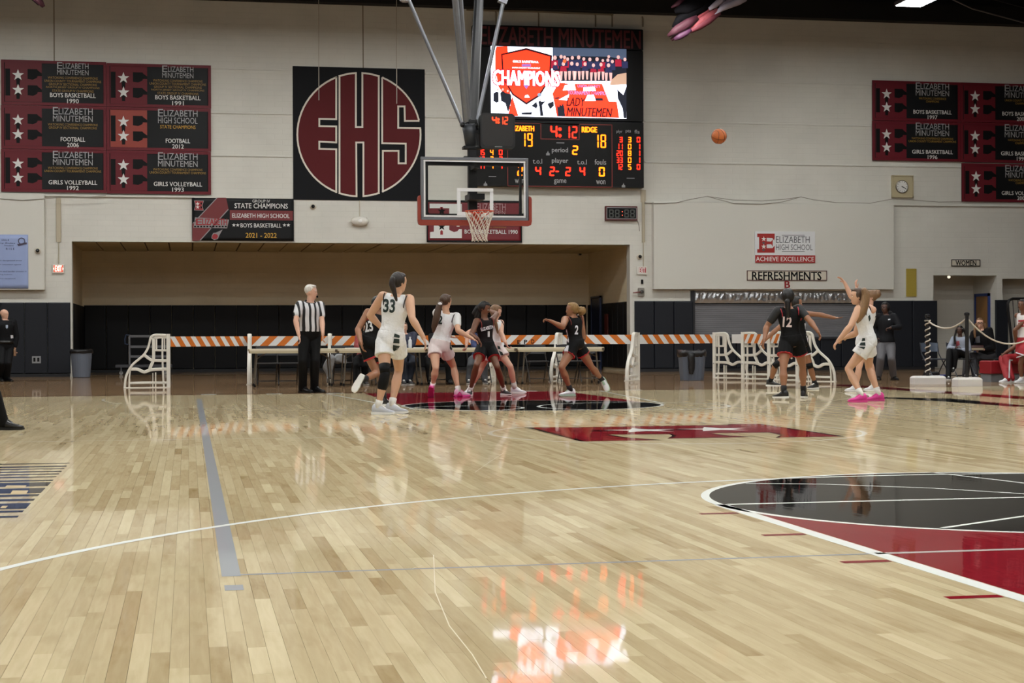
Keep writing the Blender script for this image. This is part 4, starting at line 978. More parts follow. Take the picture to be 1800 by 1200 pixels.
def frame_px(a, wd=.022):
    q = rect(*k4(*a), Y); x0, z0, x1, z1 = q
    mb.box(x0, Y-.01, z0, x1, Y-.002, z0+wd).box(x0, Y-.01, z1-wd, x1, Y-.002, z1).box(x0, Y-.01, z0, x0+wd, Y-.002, z1).box(x1-wd, Y-.01, z0, x1, Y-.002, z1)
frame_px((718, 113, 1492, 580)); frame_px((962, 113, 1250, 232)); mb.build('red_outline', mat('outline_red', '7d261c', .5), t)

# ================================================================== BASKET
HY = CY+11.60
k = K(720, 260, 6.665)
g0 = at(*k(130, 470), HY).x; g1 = at(*k(1390, 470), HY).x; gz1 = at(*k(760, 112), HY).z; gz0 = at(*k(760, 845), HY).z; gx = (g0+g1)/2
t = thing('basketball_hoop', 'glass backboard and hoop hung from the roof on steel pipes', 'basketball hoop', (gx, HY, gz0))
M_AL = mat('frame_grey', '75777c', .35, .5); M_GALV = mat('galvanised', '8f9298', .35, .7, var=.15, vscale=12); M_DK = mat('mast_black', '17181b', .45, .3)
def frame_bars(mb, x0, z0, x1, z1, b, y0, y1):
    mb.bbox(x0, y0, z0, x1, y1, z0+b, .006).bbox(x0, y0, z1-b, x1, y1, z1, .006).bbox(x0, y0, z0+b, x0+b, y1, z1-b, .006).bbox(x1-b, y0, z0+b, x1, y1, z1-b, .006); return mb
frame_bars(MB(), g0, gz0, g1, gz1, .045, HY-.02, HY+.03).build('board_frame', M_AL, t)
gm = bpy.data.materials.new('board_glass'); gm.use_nodes = True; nt = gm.node_tree; nt.nodes.remove(nt.nodes['Principled BSDF'])
tr = nt.nodes.new('ShaderNodeBsdfTransparent'); tr.inputs[0].default_value = (.975, .985, .98, 1); gl = nt.nodes.new('ShaderNodeBsdfGlossy'); gl.inputs['Roughness'].default_value = .02
fr_ = nt.nodes.new('ShaderNodeFresnel'); fr_.inputs[0].default_value = 1.45; mxs = nt.nodes.new('ShaderNodeMixShader')
nt.links.new(fr_.outputs[0], mxs.inputs[0]); nt.links.new(tr.outputs[0], mxs.inputs[1]); nt.links.new(gl.outputs[0], mxs.inputs[2]); nt.links.new(mxs.outputs[0], nt.nodes['Material Output'].inputs[0])
MB().box(g0+.02, HY-.004, gz0+.02, g1-.02, HY+.008, gz1-.02).build('glass_pane', gm, t)
M_WL = mat('board_white', 'e2e3e4', .5)
frame_bars(MB(), g0+.048, gz0+.048, g1-.048, gz1-.048, .030, HY-.008, HY-.0045).build('border_line', M_WL, t)
q = rect(*k(555, 470, 980, 790), HY)
frame_bars(MB(), q[0], q[1], q[2], q[3], .058, HY-.008, HY-.0045).build('target_square', M_WL, t)
mb = MB(); b0, b1 = g0+.09, g1-.09
for z_ in (gz0+.085, gz1-.105): mb.obox((b0, HY+.10, z_), (b1, HY+.10, z_), .05, .05)
for x_ in (b0+.025, b1-.025): mb.obox((x_, HY+.10, gz0+.085), (x_, HY+.10, gz1-.08), .04, .04)
mb.obox((b0, HY+.1, gz1-.07), (b1, HY+.1, gz1-.07), .07, .10)
for x_ in (b0+.02, b1-.02):
    for z_ in (gz0+.085, gz1-.1): mb.obox((x_, HY+.02, z_), (x_, HY+.16, z_), .07, .07)
mb.build('support_frame', M_DK, t)
# padding round the lower edge
mb = MB(); pd = .085
prof = [(g0-.020, gz0+.40), (g0-.040, gz0+.39), (g0-pd*.62, gz0+.36), (g0-pd*.62, gz0-.02), (g0-pd*.45, gz0-.075), (g0-.0, gz0-.092), (g1, gz0-.092), (g1+pd*.45, gz0-.075), (g1+pd*.62, gz0-.02), (g1+pd*.62, gz0+.36), (g1+.040, gz0+.39), (g1+.020, gz0+.40), (g1+.004, gz0+.40), (g1+.004, gz0+.0), (g1-.03, gz0-.004), (g0+.03, gz0-.004), (g0-.004, gz0+.0), (g0-.004, gz0+.40)]
mb.poly(prof, HY-.035, .085); mb.build('edge_pad', mat('pad_orange', '8a2f1c', .5, bump=.05, bscale=30), t)
# rim, bracket, net
rc = at(*k(818, 742), HY-.38); rc = Vector((at(*k(818, 742), HY-.38).x, HY-.38, at(*k(818, 742), HY-.38).z)); rr = .232
M_RIM = mat('rim_orange', 'c4401c', .4)
mb = MB(); mb.tube([(x, y, rc.z) for x, y in ring_pts(rc.x, rc.y, rr, n=36)[:-1]], .0105, 8, closed=True); mb.build('rim', M_RIM, t)
mb = MB(); mb.bbox(rc.x-.10, HY-.16, rc.z-.02, rc.x+.10, HY-.01, rc.z+.01, .004).bbox(rc.x-.08, HY-.03, rc.z-.16, rc.x+.08, HY-.008, rc.z+.01, .004)
for s in (-1, 1): mb.tube([(rc.x+s*.09, HY-.05, rc.z-.10), (rc.x+s*.19, HY-.25, rc.z-.008)], .008, 6)
mb.build('rim_bracket', M_RIM, t)
mb = MB(); lv = [(1.0, 0), (.90, -.09), (.76, -.18), (.65, -.27), (.57, -.36), (.52, -.44), (.56, -.49)]
for i in range(12):
    for s in (-1, 1):
        pts = []
        for j, (q_, z_) in enumerate(lv):
            a = 2*pi*(i+s*.5*j)/12; pts.append((rc.x+rr*q_*cos(a), rc.y+rr*q_*sin(a), rc.z+z_))
        mb.tube(pts, .0055, 5)
mb.build('net', mat('net_white', 'dcd5c6', .8), t)
# mast and pipes up to the roof
k3 = K(700, 0, 4.136)
MY = HY+.55
xm = at(*k(735, 300), MY).x
mb = MB(); mb.bbox(xm-.075, MY-.07, gz0+.20, xm+.075, MY+.07, at(830, 215, MY).z+.05, .012)
for z_ in (gz1+.02, gz1+.20): mb.bbox(xm-.16, MY-.10, z_, xm+.16, MY+.10, z_+.05, .008)
mb.obox((xm, MY, gz1-.12), (xm, HY+.08, gz1-.12), .09, .09); mb.obox((xm, MY, gz0+.40), (xm, HY+.08, gz0+.40), .26, .10); mb.build('mast', M_DK, t)
def pipe(a, b, Ya, Yb, r, m, name='pipe', n=10): return MB().tube([at(*k3(*a), Ya), at(*k3(*b), Yb)], r, n).build(name, m, t)
pipe((60, -40), (465, 905), MY+.1, MY, .032, M_GALV); pipe((772, -20), (570, 905), MY+.1, MY, .034, M_GALV)
pipe((412, -30), (498, 905), MY-.5, MY, .058, M_GALV); pipe((448, -30), (512, 905), MY-.45, MY, .050, M_GALV)
pipe((588, -30), (540, 905), MY+2.6, MY, .088, M_DK, 'dark_pipe')
mb = MB()
for a in ((468, 908), (505, 905), (565, 908), (590, 935)): mb.ell(at(*k3(*a), MY-.06), ((.045, 0, 0), (0, .045, 0), (0, 0, .045)), 8, 6)
mb.build('pipe_clamp', M_DK, t)
MB().tube([at(*k3(515, 905), MY), at(*k3(522, 960), MY), at(*k3(530, 1075), MY)], [.13, .12, .09], 16).build('pipe_collar', mat('collar_grey', '4a4d52', .4, .5), t, smooth=True)
mb = MB(); a = at(*k3(735, -12), MY+.1); b = at(*k3(790, 12), MY+.1); mb.obox(a, b, .14, .12); a = at(*k3(50, 0), MY+.1); mb.ell(a, ((.1, 0, 0), (0, .06, 0), (0, 0, .05)), 8, 5); mb.build('roof_clamp', M_GALV, t)
# game clock bracketed on the mast
q = rect(*k3(597, 822, 850, 1080), MY-.25)
t2 = thing('shot_clock', 'black box clock reading 4:12 above the backboard', 'clock', ((q[0]+q[2])/2, MY-.25, q[1]))
def rounded(x0, z0, x1, z1, r, n=5):
    out = []
    for cx_, cz_, a in ((x1-r, z1-r, 0), (x0+r, z1-r, pi/2), (x0+r, z0+r, pi), (x1-r, z0+r, 3*pi/2)):
        out += [(cx_+r*cos(a+i*pi/2/n), cz_+r*sin(a+i*pi/2/n)) for i in range(n+1)]
    return out
MB().poly(rounded(q[0], q[1], q[2], q[3], .07), MY-.25, .16).build('case', mat('clock_case', '0a0a0b', .35), t2)
MB().poly(rounded(q[0]+.035, q[1]+.05, q[2]-.035, q[3]-.03, .05), MY-.258, .01).build('face', mat('clock_face', '201d1d', .5), t2)
cd = ('lit_digit', glow('clock_red', 'ff3a18', 3.0), t2); mb = MB(); seg_num(cd, '4', *k3(682, 847, 717, 898), MY-.268); seg_num(cd, '12', *k3(738, 848, 798, 904), MY-.268, .25)
for yy in (868, 890): p = at(*k3(728, yy), MY-.26); mb.ell((p.x, MY-.265, p.z), ((.022, 0, 0), (0, .006, 0), (0, 0, .022)), 8, 5)
mb.build('lit_colon', glow('clock_red', 'ff3a18', 3.0), t2)['kind'] = 'stuff'
a_ = rect(*k3(702, 1062, 756, 1070), MY-.258); MB().poly([(a_[0], a_[1]), (a_[2], a_[1]), (a_[2], a_[3]), (a_[0], a_[3])], MY-.266, .004).build('maker_plate', mat('plate_grey', ''), t2)
MB().obox((xm+.02, MY-.02, q[1]+.3), (q[0]+.1, MY-.12, q[1]+.3), .06, .05).build('bracket', M_DK, t2)

# ---- ball in the air
p = at(1264, 239.5, 26.0)
t = thing('basketball', 'orange basketball in the air right of the scoreboard', 'ball', tuple(p))
R = .1215
mbb = bmesh.new(); bmesh.ops.create_icosphere(mbb, subdivisions=4, radius=R)
me = bpy.data.meshes.new('ball_skin'); mbb.to_mesh(me); mbb.free(); me.materials.append(mat('ball_orange', 'b8622c', .55, bump=.3, bscale=220))
me.polygons.foreach_set('use_smooth', [True]*len(me.polygons)); o = bpy.data.objects.new('ball_skin', me); C.objects.link(o); o.parent = t
mb = MB(); rot = Matrix.Rotation(.6, 3, 'X') @ Matrix.Rotation(.5, 3, 'Z')
def great(fn): mb.tube([p+rot @ Vector(fn(2*pi*i/40))*(R*1.002) for i in range(40)], .0035, 5, closed=True)
great(lambda a: (cos(a), sin(a), 0)); great(lambda a: (0, cos(a), sin(a)))
def side(s, a):
    v_ = Vector((.62*s+.22*s*cos(2*a), cos(a)*.72, sin(a)*.72)); v_.normalize(); return v_
great(lambda a: side(1, a)); great(lambda a: side(-1, a))
mb.build('seam', mat('ball_seam', '1c1412', .6), t)

# ---- furled pennants and roof steel at the top edge
def furled(name, label, strands, Y, loc):
    t = thing(name, label, 'flag', tuple(loc))
    for nm, m, pts, r in strands:
        P = [at(pts[i], pts[i+1], Y-(.04*len(nm) % .17)) for i in range(0, len(pts), 2)]
        vs, rs = [], []
        for i, c_ in enumerate(P):
            d_ = (P[min(i+1, len(P)-1)]-P[max(0, i-1)]).normalized(); a = d_.cross(Vector((0, 1, 0))).normalized()
            rs.append([c_+a*(r[i]*cos(k_*pi/5))*(1+.45*(k_ % 2))+Vector((0, 1, 0))*(r[i]*.6*sin(k_*pi/5)) for k_ in range(10)])
        MB().rings(rs).build(nm, m, t, smooth=True)
    return t
kp = K(1150, 0, 10)
fm, fp, fw, fb = mat('pennant_maroon', '3c0e1e', .7, bump=.8, bscale=9), mat('pennant_rose', '94444b', .7, bump=.8, bscale=9), mat('pennant_white', 'b0a8b8', .7, bump=.6, bscale=9), mat('pennant_black', '08070a', .8, spec=.1)
furled('furled_flag', 'furled maroon, rose and white flag hanging from the roof', [
    ('maroon_fold', fm, kp(240, 630, 400, 520, 600, 400, 760, 300), (.03, .09, .09, .05)),
    ('maroon_inner_fold', fm, kp(300, 700, 460, 560, 640, 470, 800, 380), (.03, .06, .05, .03)),
    ('violet_fold', mat('pennant_violet', '46203c', .6), kp(350, 690, 450, 640, 560, 580, 650, 520), (.03, .055, .05, .03)),
    ('rose_fold', fp, kp(560, 410, 720, 290, 900, 190, 1030, 110), (.03, .075, .075, .045)),
    ('pale_rose_fold', fp, kp(640, 500, 800, 390, 960, 280, 1120, 170), (.03, .075, .07, .04)),
    ('deep_rose_fold', mat('pennant_deep_rose', '6f2e39', .6), kp(620, 560, 780, 460, 960, 350, 1160, 230), (.03, .07, .07, .03)),
    ('white_fold', fw, kp(960, 160, 1060, 90, 1150, 20, 1220, -60), (.03, .055, .06, .06)),
    ('white_tail', fw, kp(1060, 250, 1180, 150, 1310, 90, 1480, 30, 1600, -40), (.02, .05, .06, .06, .06)),
    ('pale_tail', mat('pennant_pale', '8c7f90', .6), kp(1150, 110, 1280, 50, 1400, -10, 1460, -60), (.04, .06, .07, .07)),
    ('black_fold', fb, kp(330, 480, 430, 340, 620, 250, 860, 110, 1000, -60), (.03, .08, .10, .10, .10)),
    ('black_back_fold', fb, kp(360, 200, 560, 140, 760, 20, 860, -60), (.04, .14, .16, .16)),
    ('maroon_edge', fm, kp(300, 130, 420, 60, 520, -40), (.015, .05, .05))], 40.0, at(1190, 40, 40.0))
furled('furled_flag', 'tip of a maroon furled flag at the top left corner', [('maroon_fold', fm, (58, -20, 66, -4, 77, 12), (.06, .08, .03)), ('black_fold', fb, (52, -20, 60, -6, 70, 8), (.05, .07, .03))], 40.0, at(65, 0, 40.0))
mb = MB(); mb.tube([at(1660, -8, 41.5), at(1708, 15, 41.5), at(1830, 48, 41.5)], .02, 6); o = mb.build('roof_conduit', mat('roof_steel', '6d6d70', .35, .7)); tag(o, 'thin bare steel pipe slanting under the black roof', 'pipe')
mb = MB(); mb.tube([at(1720, -8, 42), at(1840, 24, 42)], .015, 6); o = mb.build('roof_conduit', mat('roof_dull', '2a2a2c', .5, .5)); tag(o, 'dark pipe slanting at the top right corner of the roof', 'pipe')
# ================================================================== THINGS ON THE FLOOR
M_BARR = mat('barricade_white', 'dedbd0', .45, bump=.03, bscale=30); B_OR = mat('barricade_orange', 'd0701c', .45); B_WH = mat('barricade_rail_white', 'e3e4e2', .45)
def stand(loc, du, label, flip=1):
    """plastic barricade end stand: post with a swept curved leg; du = ground direction of the leg"""
    t = thing('barricade_stand', label, 'barricade', tuple(loc), 'white plastic barricade stands')
    du = Vector((du[0], du[1], 0)).normalized(); dn = Vector((-du.y, du.x, 0)); L = Vector(loc)
    S = lambda x, y: (L + du*((835-x)/855) + Vector((0, 0, (1045-y)/855)))
    def bar(mb, pts, wd, dp=.05):
        P = [S(pts[i], pts[i+1]) for i in range(0, len(pts), 2)]
        # smooth the path
        Q = []
        n = len(P)
        for i in range(n-1):
            p0, p1, p2, p3 = P[max(0, i-1)], P[i], P[i+1], P[min(n-1, i+2)]
            for s in range(4):
                u = s/4; Q.append(.5*((2*p1)+(p2-p0)*u+(2*p0-5*p1+4*p2-p3)*u*u+(3*p1-p0-3*p2+p3)*u**3))
        Q.append(P[-1]); rs = []
        for i, p in enumerate(Q):
            d_ = (Q[min(i+1, len(Q)-1)]-Q[max(i-1, 0)]).normalized(); a = d_.cross(dn).normalized()*wd/2; b = dn*dp/2
            rs.append([p-a*.7-b, p+a*.7-b, p+a-b*.6, p+a+b*.6, p+a*.7+b, p-a*.7+b, p-a+b*.6, p-a-b*.6])
        mb.rings(rs); return mb
    bar(MB(), (835, 150, 835, 600, 835, 1045), .075, .09).build('post', M_BARR, t)
    bar(MB(), (800, 170, 690, 165, 600, 170, 550, 210, 530, 290, 495, 400, 430, 500, 340, 580, 250, 660, 180, 770, 140, 880, 122, 1040), .045, .07).build('curved_leg', M_BARR, t)
    bar(MB(), (215, 745, 200, 860, 195, 1040), .030).build('inner_leg', M_BARR, t)
    bar(MB(), (592, 180, 595, 420, 590, 580, 545, 690, 525, 755), .060).build('brace', M_BARR, t)
    bar(MB(), (742, 180, 738, 500, 745, 800, 760, 1040), .036).build('brace', M_BARR, t)
    bar(MB(), (440, 495, 520, 560, 600, 590, 830, 595), .058).build('brace', M_BARR, t)
    bar(MB(), (205, 735, 330, 735, 440, 782, 560, 745, 830, 735), .062).build('brace', M_BARR, t)
    mb = MB(); bar(mb, (560, 215, 690, 195, 835, 195), .075); mb.build('head_plate', M_BARR, t)
    bar(MB(), (640, 210, 640, 430), .034).build('slot_bar', M_BARR, t); bar(MB(), (775, 210, 775, 430), .022).build('slot_bar', M_BARR, t)
    bar(MB(), (590, 420, 830, 425), .040).build('slot_bar', M_BARR, t)
    bar(MB(), (105, 1040, 500, 1040, 835, 1040), .022, .10).build('base_bar', M_BARR, t); bar(MB(), (195, 965, 500, 960, 830, 965), .045, .05).build('base_bar', M_BARR, t)
    bar(MB(), (625, 790, 625, 1035), .024).build('base_post', M_BARR, t); bar(MB(), (580, 800, 580, 1035), .018).build('base_post', M_BARR, t)
    mb = MB(); mb.ell(S(835, 760)-dn*.05, ((.015, 0, 0), (0, .02, 0), (0, 0, .015)), 6, 4); mb.build('bolt', mat('bolt_grey', '8c8c8c', .4, .6), t)
    return t
def rail(a, b, lean, label, letters=None, z0=.795, z1=.998, start=0):
    a, b = Vector((a[0], a[1], 0)), Vector((b[0], b[1], 0)); d_ = (b-a); L = d_.length; d_.normalize(); n = Vector((d_.y, -d_.x, 0))
    if n.y > 0: n = -n
    t = thing('barricade_rail', label, 'barricade', (a.x, a.y, 0), 'striped barricade rails')
    Rv = lambda s, z, o=0: a+d_*s+n*o+Vector((0, 0, z))
    MB().rings([[Rv(s, z0, .0), Rv(s, z0, .03), Rv(s, z1, .03), Rv(s, z1, 0)] for s in (0, L)]).build('board', B_WH, t)
    mb = MB(); h = z1-z0; per = .345; s = -h+start
    while s < L:
        P = [(s, z0), (s+per/2, z0), (s+per/2+h, z1), (s+h, z1)] if lean > 0 else [(s+h, z0), (s+h+per/2, z0), (s+per/2, z1), (s, z1)]
        # clip to the rail ends
        def clip(P, lim, sign):
            out = []
            for i in range(len(P)):
                p, q = P[i], P[(i+1) % len(P)]; ip, iq = (p[0]-lim)*sign >= 0, (q[0]-lim)*sign >= 0
                if ip: out.append(p)
                if ip != iq:
                    u = (lim-p[0])/(q[0]-p[0]); out.append((lim, p[1]+(q[1]-p[1])*u))
            return out
        P = clip(P, 0, 1); P = clip(P, L, -1) if P else P
        if len(P) > 2:
            vs = [Rv(q[0], q[1], .034) for q in P]+[Rv(q[0], q[1], .029) for q in P]; m_ = len(P)
            MB().add(vs, [tuple(range(m_)), tuple(range(2*m_-1, m_-1, -1))]+[((i+1) % m_, i, m_+i, m_+(i+1) % m_) for i in range(m_)]).build('orange_stripe', B_OR, t)
        s += per
    if letters:
        mb = MB()
        for ch, px, py in letters:
            p = at(px, py, a.y); s_ = (Vector((p.x, p.y, 0))-a).dot(d_)
            vs, fs = text_geo(ch, .02); mb.add([Rv(s_-.035+.07*u, p.z-.045+.09*v_, .036) for u, v_ in vs], fs)
        mb.build('lettering', P_K, t)
    return t
BY = 35.9
def gx(px, Y=BY): return at(px, 640, Y).x
post_px = [298, 439, 580, 718, 868, 985, 1121, 1255]
post_xy = [(gx(296, 33.6), 33.6)] + [(gx(p), BY) for p in post_px[1:7]] + [(gx(1256, 37.2), 37.2)]
lbl = ['white barricade stand at the far left end, its curved leg in full view', 'white barricade stand at the left end of the scorer tables', 'white barricade stand right of the standing referee', 'white barricade stand behind the man in navy', 'white barricade stand behind the legs of player 1', 'white barricade stand left of running player 2', 'white barricade stand between scorer tables and square bin', 'white barricade stand at the corner beside the square bin']
dirs = [(-1, -.02), (-.06, -1), (-.1, -1), (-.15, -1), (-.42, -1), (-.5, -1), (-.62, -1), (.72, -.70)]
for (x, y), l_, d_ in zip(post_xy, lbl, dirs): stand((x, y, 0), d_, l_)
rl = ['orange and white striped rail from the far left stand', 'striped rail behind the referee', 'striped rail right of the referee behind scorer tables', 'striped rail behind the ponytailed player in white', 'striped rail lettered EPD', 'striped rail behind running player 2', 'striped rail ending at the square bin']
lean = [-1, 1, 1, -1, 1, -1, -1]
for i in range(7):
    a, b = post_xy[i], post_xy[i+1]
    if i == 3: lean_ = -1
    rail((a[0]+.02, a[1]+.06), (b[0]-.02, b[1]+.06), lean[i], rl[i], letters=[('E', 911.5, 601), ('P', 923.5, 600.5), ('D', 936, 600)] if i == 4 else None, start=.05*i)
e1 = (gx(1306, 36.2), 36.2); e2 = (gx(1352, 35.0), 35.0); e3 = (gx(1402, 33.6), 33.6)
for p, l_ in ((e1, 'white barricade stand, second along the side row by the shutter'), (e2, 'white barricade stand beside the hand of player 12'), (e3, 'white barricade stand half hidden behind player 12')): stand((p[0], p[1], 0), (.72, -.70), l_)
rail((post_xy[7][0]+.35, post_xy[7][1]-.2), (e1[0]-.02, e1[1]+.05), 1, 'foreshortened striped rail in the side row, near the square bin')
rail((e1[0]+.05, e1[1]-.05), (e2[0]-.02, e2[1]+.05), 1, 'foreshortened striped rail in the side row, beside player 12')
rail((e2[0]+.05, e2[1]-.05), (e3[0]-.02, e3[1]+.05), 1, 'foreshortened striped rail behind player 12')

# ---- scorer tables
TY0, TY1, TZ = 33.35, 34.05, .745
tops = [gx(437, TY0), gx(594, TY0), gx(752, TY0), gx(909, TY0), gx(1063, TY0)]
M_TT = mat('table_top', 'cfc5ad', .4); M_TL = mat('table_leg_grey', '6d675c', .4, .5)
tl = ['cream folding table at the left end of the scorer row', 'cream folding table in front of the grey jacket chair', 'cream folding table behind the ponytailed player', 'cream folding table at the right end of the scorer row']
for i in range(4):
    x0, x1 = tops[i]+.006, tops[i+1]-.006
    t = thing('folding_table', tl[i], 'table', ((x0+x1)/2, (TY0+TY1)/2, 0), 'scorer tables in a row')
    MB().bbox(x0, TY0, TZ-.045, x1, TY1, TZ, .008).build('table_top', M_TT, t)
    MB().box(x0+.02, TY0-.004, TZ-.088, x1-.02, TY0+.02, TZ-.046).box(x0+.02, TY1-.02, TZ-.088, x1-.02, TY1+.004, TZ-.046).build('apron', mat('table_apron', 'b3a789', .5), t)
    for s, xx in ((1, x0+.16), (-1, x1-.16)):
        mb = MB(); mb.tube([(xx, TY0+.06, TZ-.06), (xx-s*.05, TY0+.06, .02)], .016, 7); mb.tube([(xx, TY1-.06, TZ-.06), (xx-s*.05, TY1-.06, .02)], .016, 7)
        mb.tube([(xx-s*.04, TY0+.06, .15), (xx-s*.04, TY1-.06, .15)], .012, 6); mb.tube([(xx-s*.012, TY0+.06, .55), (xx+s*.22, (TY0+TY1)/2, TZ-.06)], .010, 6)
        mb.build('leg', M_TL, t)
        mb = MB()
        for yy in (TY0+.06, TY1-.06): mb.lathe([(.022, 0), (.022, .05), (.017, .055)], (xx-s*.05, yy, 0), 8)
        mb.build('rubber_foot', P_K, t)
    MB().bbox(x1-.05, TY0-.012, TZ-.07, x1+.0, TY0+.01, TZ-.015, .003).build('latch', mat('latch_brown', '4a3d2c', .5), t)
# ---- folding chairs
def folding_chair(x, y, rz, label, seat_col='17171a', back='26272c', group='folding chairs behind the scorer tables', frame='2c2a29'):
    t = thing('folding_chair', label, 'chair', (x, y, 0), group); t.rotation_euler = (0, 0, rz)
    sm, bm_, fm_ = mat('seat_'+seat_col, seat_col, .45), mat('back_'+back, back, .3, .35 if back != '26272c' else 0), mat('chair_frame_'+frame, frame, .4, .4)
    w_ = .215
    def loc(mb, name, m, par=t):
        o = mb.build(name, m, None); o.parent = par; return o
    loc(MB().bbox(-w_, -.19, .425, w_, .20, .455, .012), 'seat', sm)
    vs = []
    n = 9; rs = []
    for i in range(n):
        u = -1+2*i/(n-1); yy = .235+.035*(1-u*u); x_ = u*w_
        rs.append([(x_, yy-.006, .60), (x_, yy+.006, .60), (x_, yy+.026, .80-.02*u*u), (x_, yy+.014, .80-.02*u*u)])
    loc(MB().rings(rs), 'backrest', bm_)
    for s in (-1, 1):
        loc(MB().tube([(s*w_, .27, .80), (s*w_, .21, .55), (s*w_, -.02, .30), (s*w_, -.25, .01)], .0125, 7), 'leg', fm_)
        loc(MB().tube([(s*(w_-.03), -.10, .44), (s*(w_-.03), .06, .28), (s*(w_-.03), .27, .01)], .0125, 7), 'leg', fm_)
    loc(MB().tube([(-w_, -.19, .08), (w_, -.19, .08)], .009, 6).tube([(-w_+.03, .22, .08), (w_-.03, .22, .08)], .009, 6), 'stretcher', fm_)
    return t
CHY = 34.75
cl = ['folding chair under the left end of the scorer tables', 'folding chair left of the standing referee', 'folding chair with grey jacket over it', 'folding chair under the seated person behind player 23', 'folding chair under the man in navy', 'folding chair under the person behind the ponytailed player', 'folding chair under the person in grey trousers', 'folding chair below the EPD rail', 'folding chair behind the legs of running player 2', 'folding chair at the right end of the scorer tables']
for px, l_ in zip((470, 507, 603, 640, 712, 772, 842, 945, 1000, 1035), cl): folding_chair(gx(px, CHY), CHY, pi + 0, l_)
# people sit facing the court: chair backs away from the camera
for o in [o for o in C.objects if o.get('group') == 'folding chairs behind the scorer tables']: o.rotation_euler = (0, 0, 0)
# grey jacket over a chair
def drape(name, label, pts, Y, m, seed, th=.10, cat='jacket'):
    r = random.Random(seed); P = [at(pts[i], pts[i+1], Y) for i in range(0, len(pts), 2)]; n = len(P); c_ = sum(P, Vector())/n
    rs = []
    for yy, sc in ((-th*.5, .80), (-th*.3, .97), (th*.3, 1.0), (th*.5, .85)):
        rs.append([c_+(p-c_)*(sc*(1+.05*r.uniform(-1, 1)))+Vector((0, yy+.04*r.uniform(-1, 1), 0)) for p in P])
    mb = MB(); mb.rings(rs); o = mb.build(name, m, None, smooth=True, off=tuple(c_)); sub = o.modifiers.new('s', 'SUBSURF'); sub.levels = 1; sub.render_levels = 2
    return tag(o, label, cat)
gj = thing('grey_jacket', 'light grey jacket hanging over a chair under the scorer table', 'jacket', tuple(at(590, 640, CHY-.25)))
for nm, pts, yy, sd in (('jacket_body', (587, 623, 596, 621, 606, 622, 611, 636, 609, 641, 600, 637, 592, 641, 586, 636), CHY-.30, 3), ('jacket_sleeve', (578, 622, 588, 622, 589, 634, 586, 645, 583, 655, 581, 668, 577, 671, 574, 668, 575, 658, 566, 648, 568, 640, 573, 632), CHY-.36, 6), ('jacket_cuff', (574, 660, 580, 664, 579, 674, 573, 674), CHY-.38, 9)):
    o_ = drape(nm, None, pts, yy, mat('jacket_grey', '8d8f91', .7, bump=.9, bscale=14, var=.25, vscale=9), sd, th=.09, cat=None); o_.location = o_.location-gj.location; o_.parent = gj
o = drape('black_jacket', 'black jacket lying on the right end of the scorer tables', (1022, 608.5, 1030, 603.5, 1040, 603, 1046, 605, 1053, 608.5, 1050, 611, 1030, 611.3), TY0+.3, mat('jacket_black', '0d0d0f', .8, bump=.6, bscale=9), 5, th=.25)
p = at(883, 610, TY0+.25); o = MB().lathe([(.028, 0), (.036, .10), (.037, .105), (.033, .105), (.026, .004)], (0, 0, 0), 14).build('paper_cup', mat('cup_white', 'd8dde6', .5), None); o.location = (p.x, TY0+.25, TZ+.001); tag(o, 'white cup on the scorer table beside player 1', 'cup')
for px, l_ in ((622, 'white paper sheets on the scorer table left of player 23'), (742, 'white paper sheet on the scorer table beside the man in navy')):
    p = at(px, 612, TY0+.2); o = MB().bbox(-.15, -.11, 0, .15, .11, .012, .002).build('paper_sheets', mat('paper_white', 'dcdcd8', .6), None); o.location = (p.x, TY0+.2, TZ+.001); o.rotation_euler = (0, 0, .2); tag(o, l_, 'paper', 'papers on the scorer tables')
p = at(718, 596, TY0+.45)
o = MB().lathe([(.03, 0), (.035, .01), (.035, .15), (.015, .185), (.015, .205), (.02, .206), (.02, .225), (.001, .226)], (0, 0, 0), 14).build('water_bottle', mat('bottle_white', 'c9ccd2', .4), None); o.location = (gx(721, TY0+.45), TY0+.45, TZ+.001); tag(o, 'white bottle standing beside the man in navy', 'bottle')

# ---- bins
def liner(mb, shape, z0, z1, seed):
    r = random.Random(seed); rs = []
    n = len(shape)
    for z, sc in ((z0, 1.04), ((z0+z1)/2, 1.12), (z1, 1.07), (z1-.01, .98), (z1-.12, .92)):
        rs.append([(x*sc*(1+.03*r.uniform(-1, 1)), y*sc*(1+.03*r.uniform(-1, 1)), z+.02*r.uniform(-1, 1)) for x, y in shape])
    mb.rings(rs, cap=False); return mb
p = fl(143, 663); t = thing('round_bin', 'round grey waste bin with black liner at the left alcove corner', 'bin', (p.x, 43.5, 0)); bx = gx(143, 43.5); t.location.x = bx
o = MB().lathe([(.20, 0), (.215, .01), (.265, .62), (.275, .63), (.275, .66), (.25, .66), (.20, .03)], (0, 0, 0), 24).build('body', mat('bin_grey', '5f6672', .5), None); o.parent = t
o = liner(MB(), [(.265*cos(i*pi/10), .265*sin(i*pi/10)) for i in range(20)], .60, .70, 2).build('liner', mat('liner_black', '121214', .35, bump=.8, bscale=14), None, smooth=True); o.parent = t
bx = gx(1216, 35.2); t = thing('square_bin', 'square blue-grey waste bin with black liner under the striped rail', 'bin', (bx, 35.2, 0))
sq = [(-1, -.6), (-.6, -1), (.6, -1), (1, -.6), (1, .6), (.6, 1), (-.6, 1), (-1, .6)]
mb = MB(); mb.rings([[(x*s, y*s, z) for x, y in sq] for s, z in ((.22, 0), (.225, .01), (.265, .58), (.28, .59), (.28, .62), (.25, .62), (.2, .05))]); o = mb.build('body', mat('bin_blue_grey', '565d69', .5), None); o.parent = t
mb = MB()
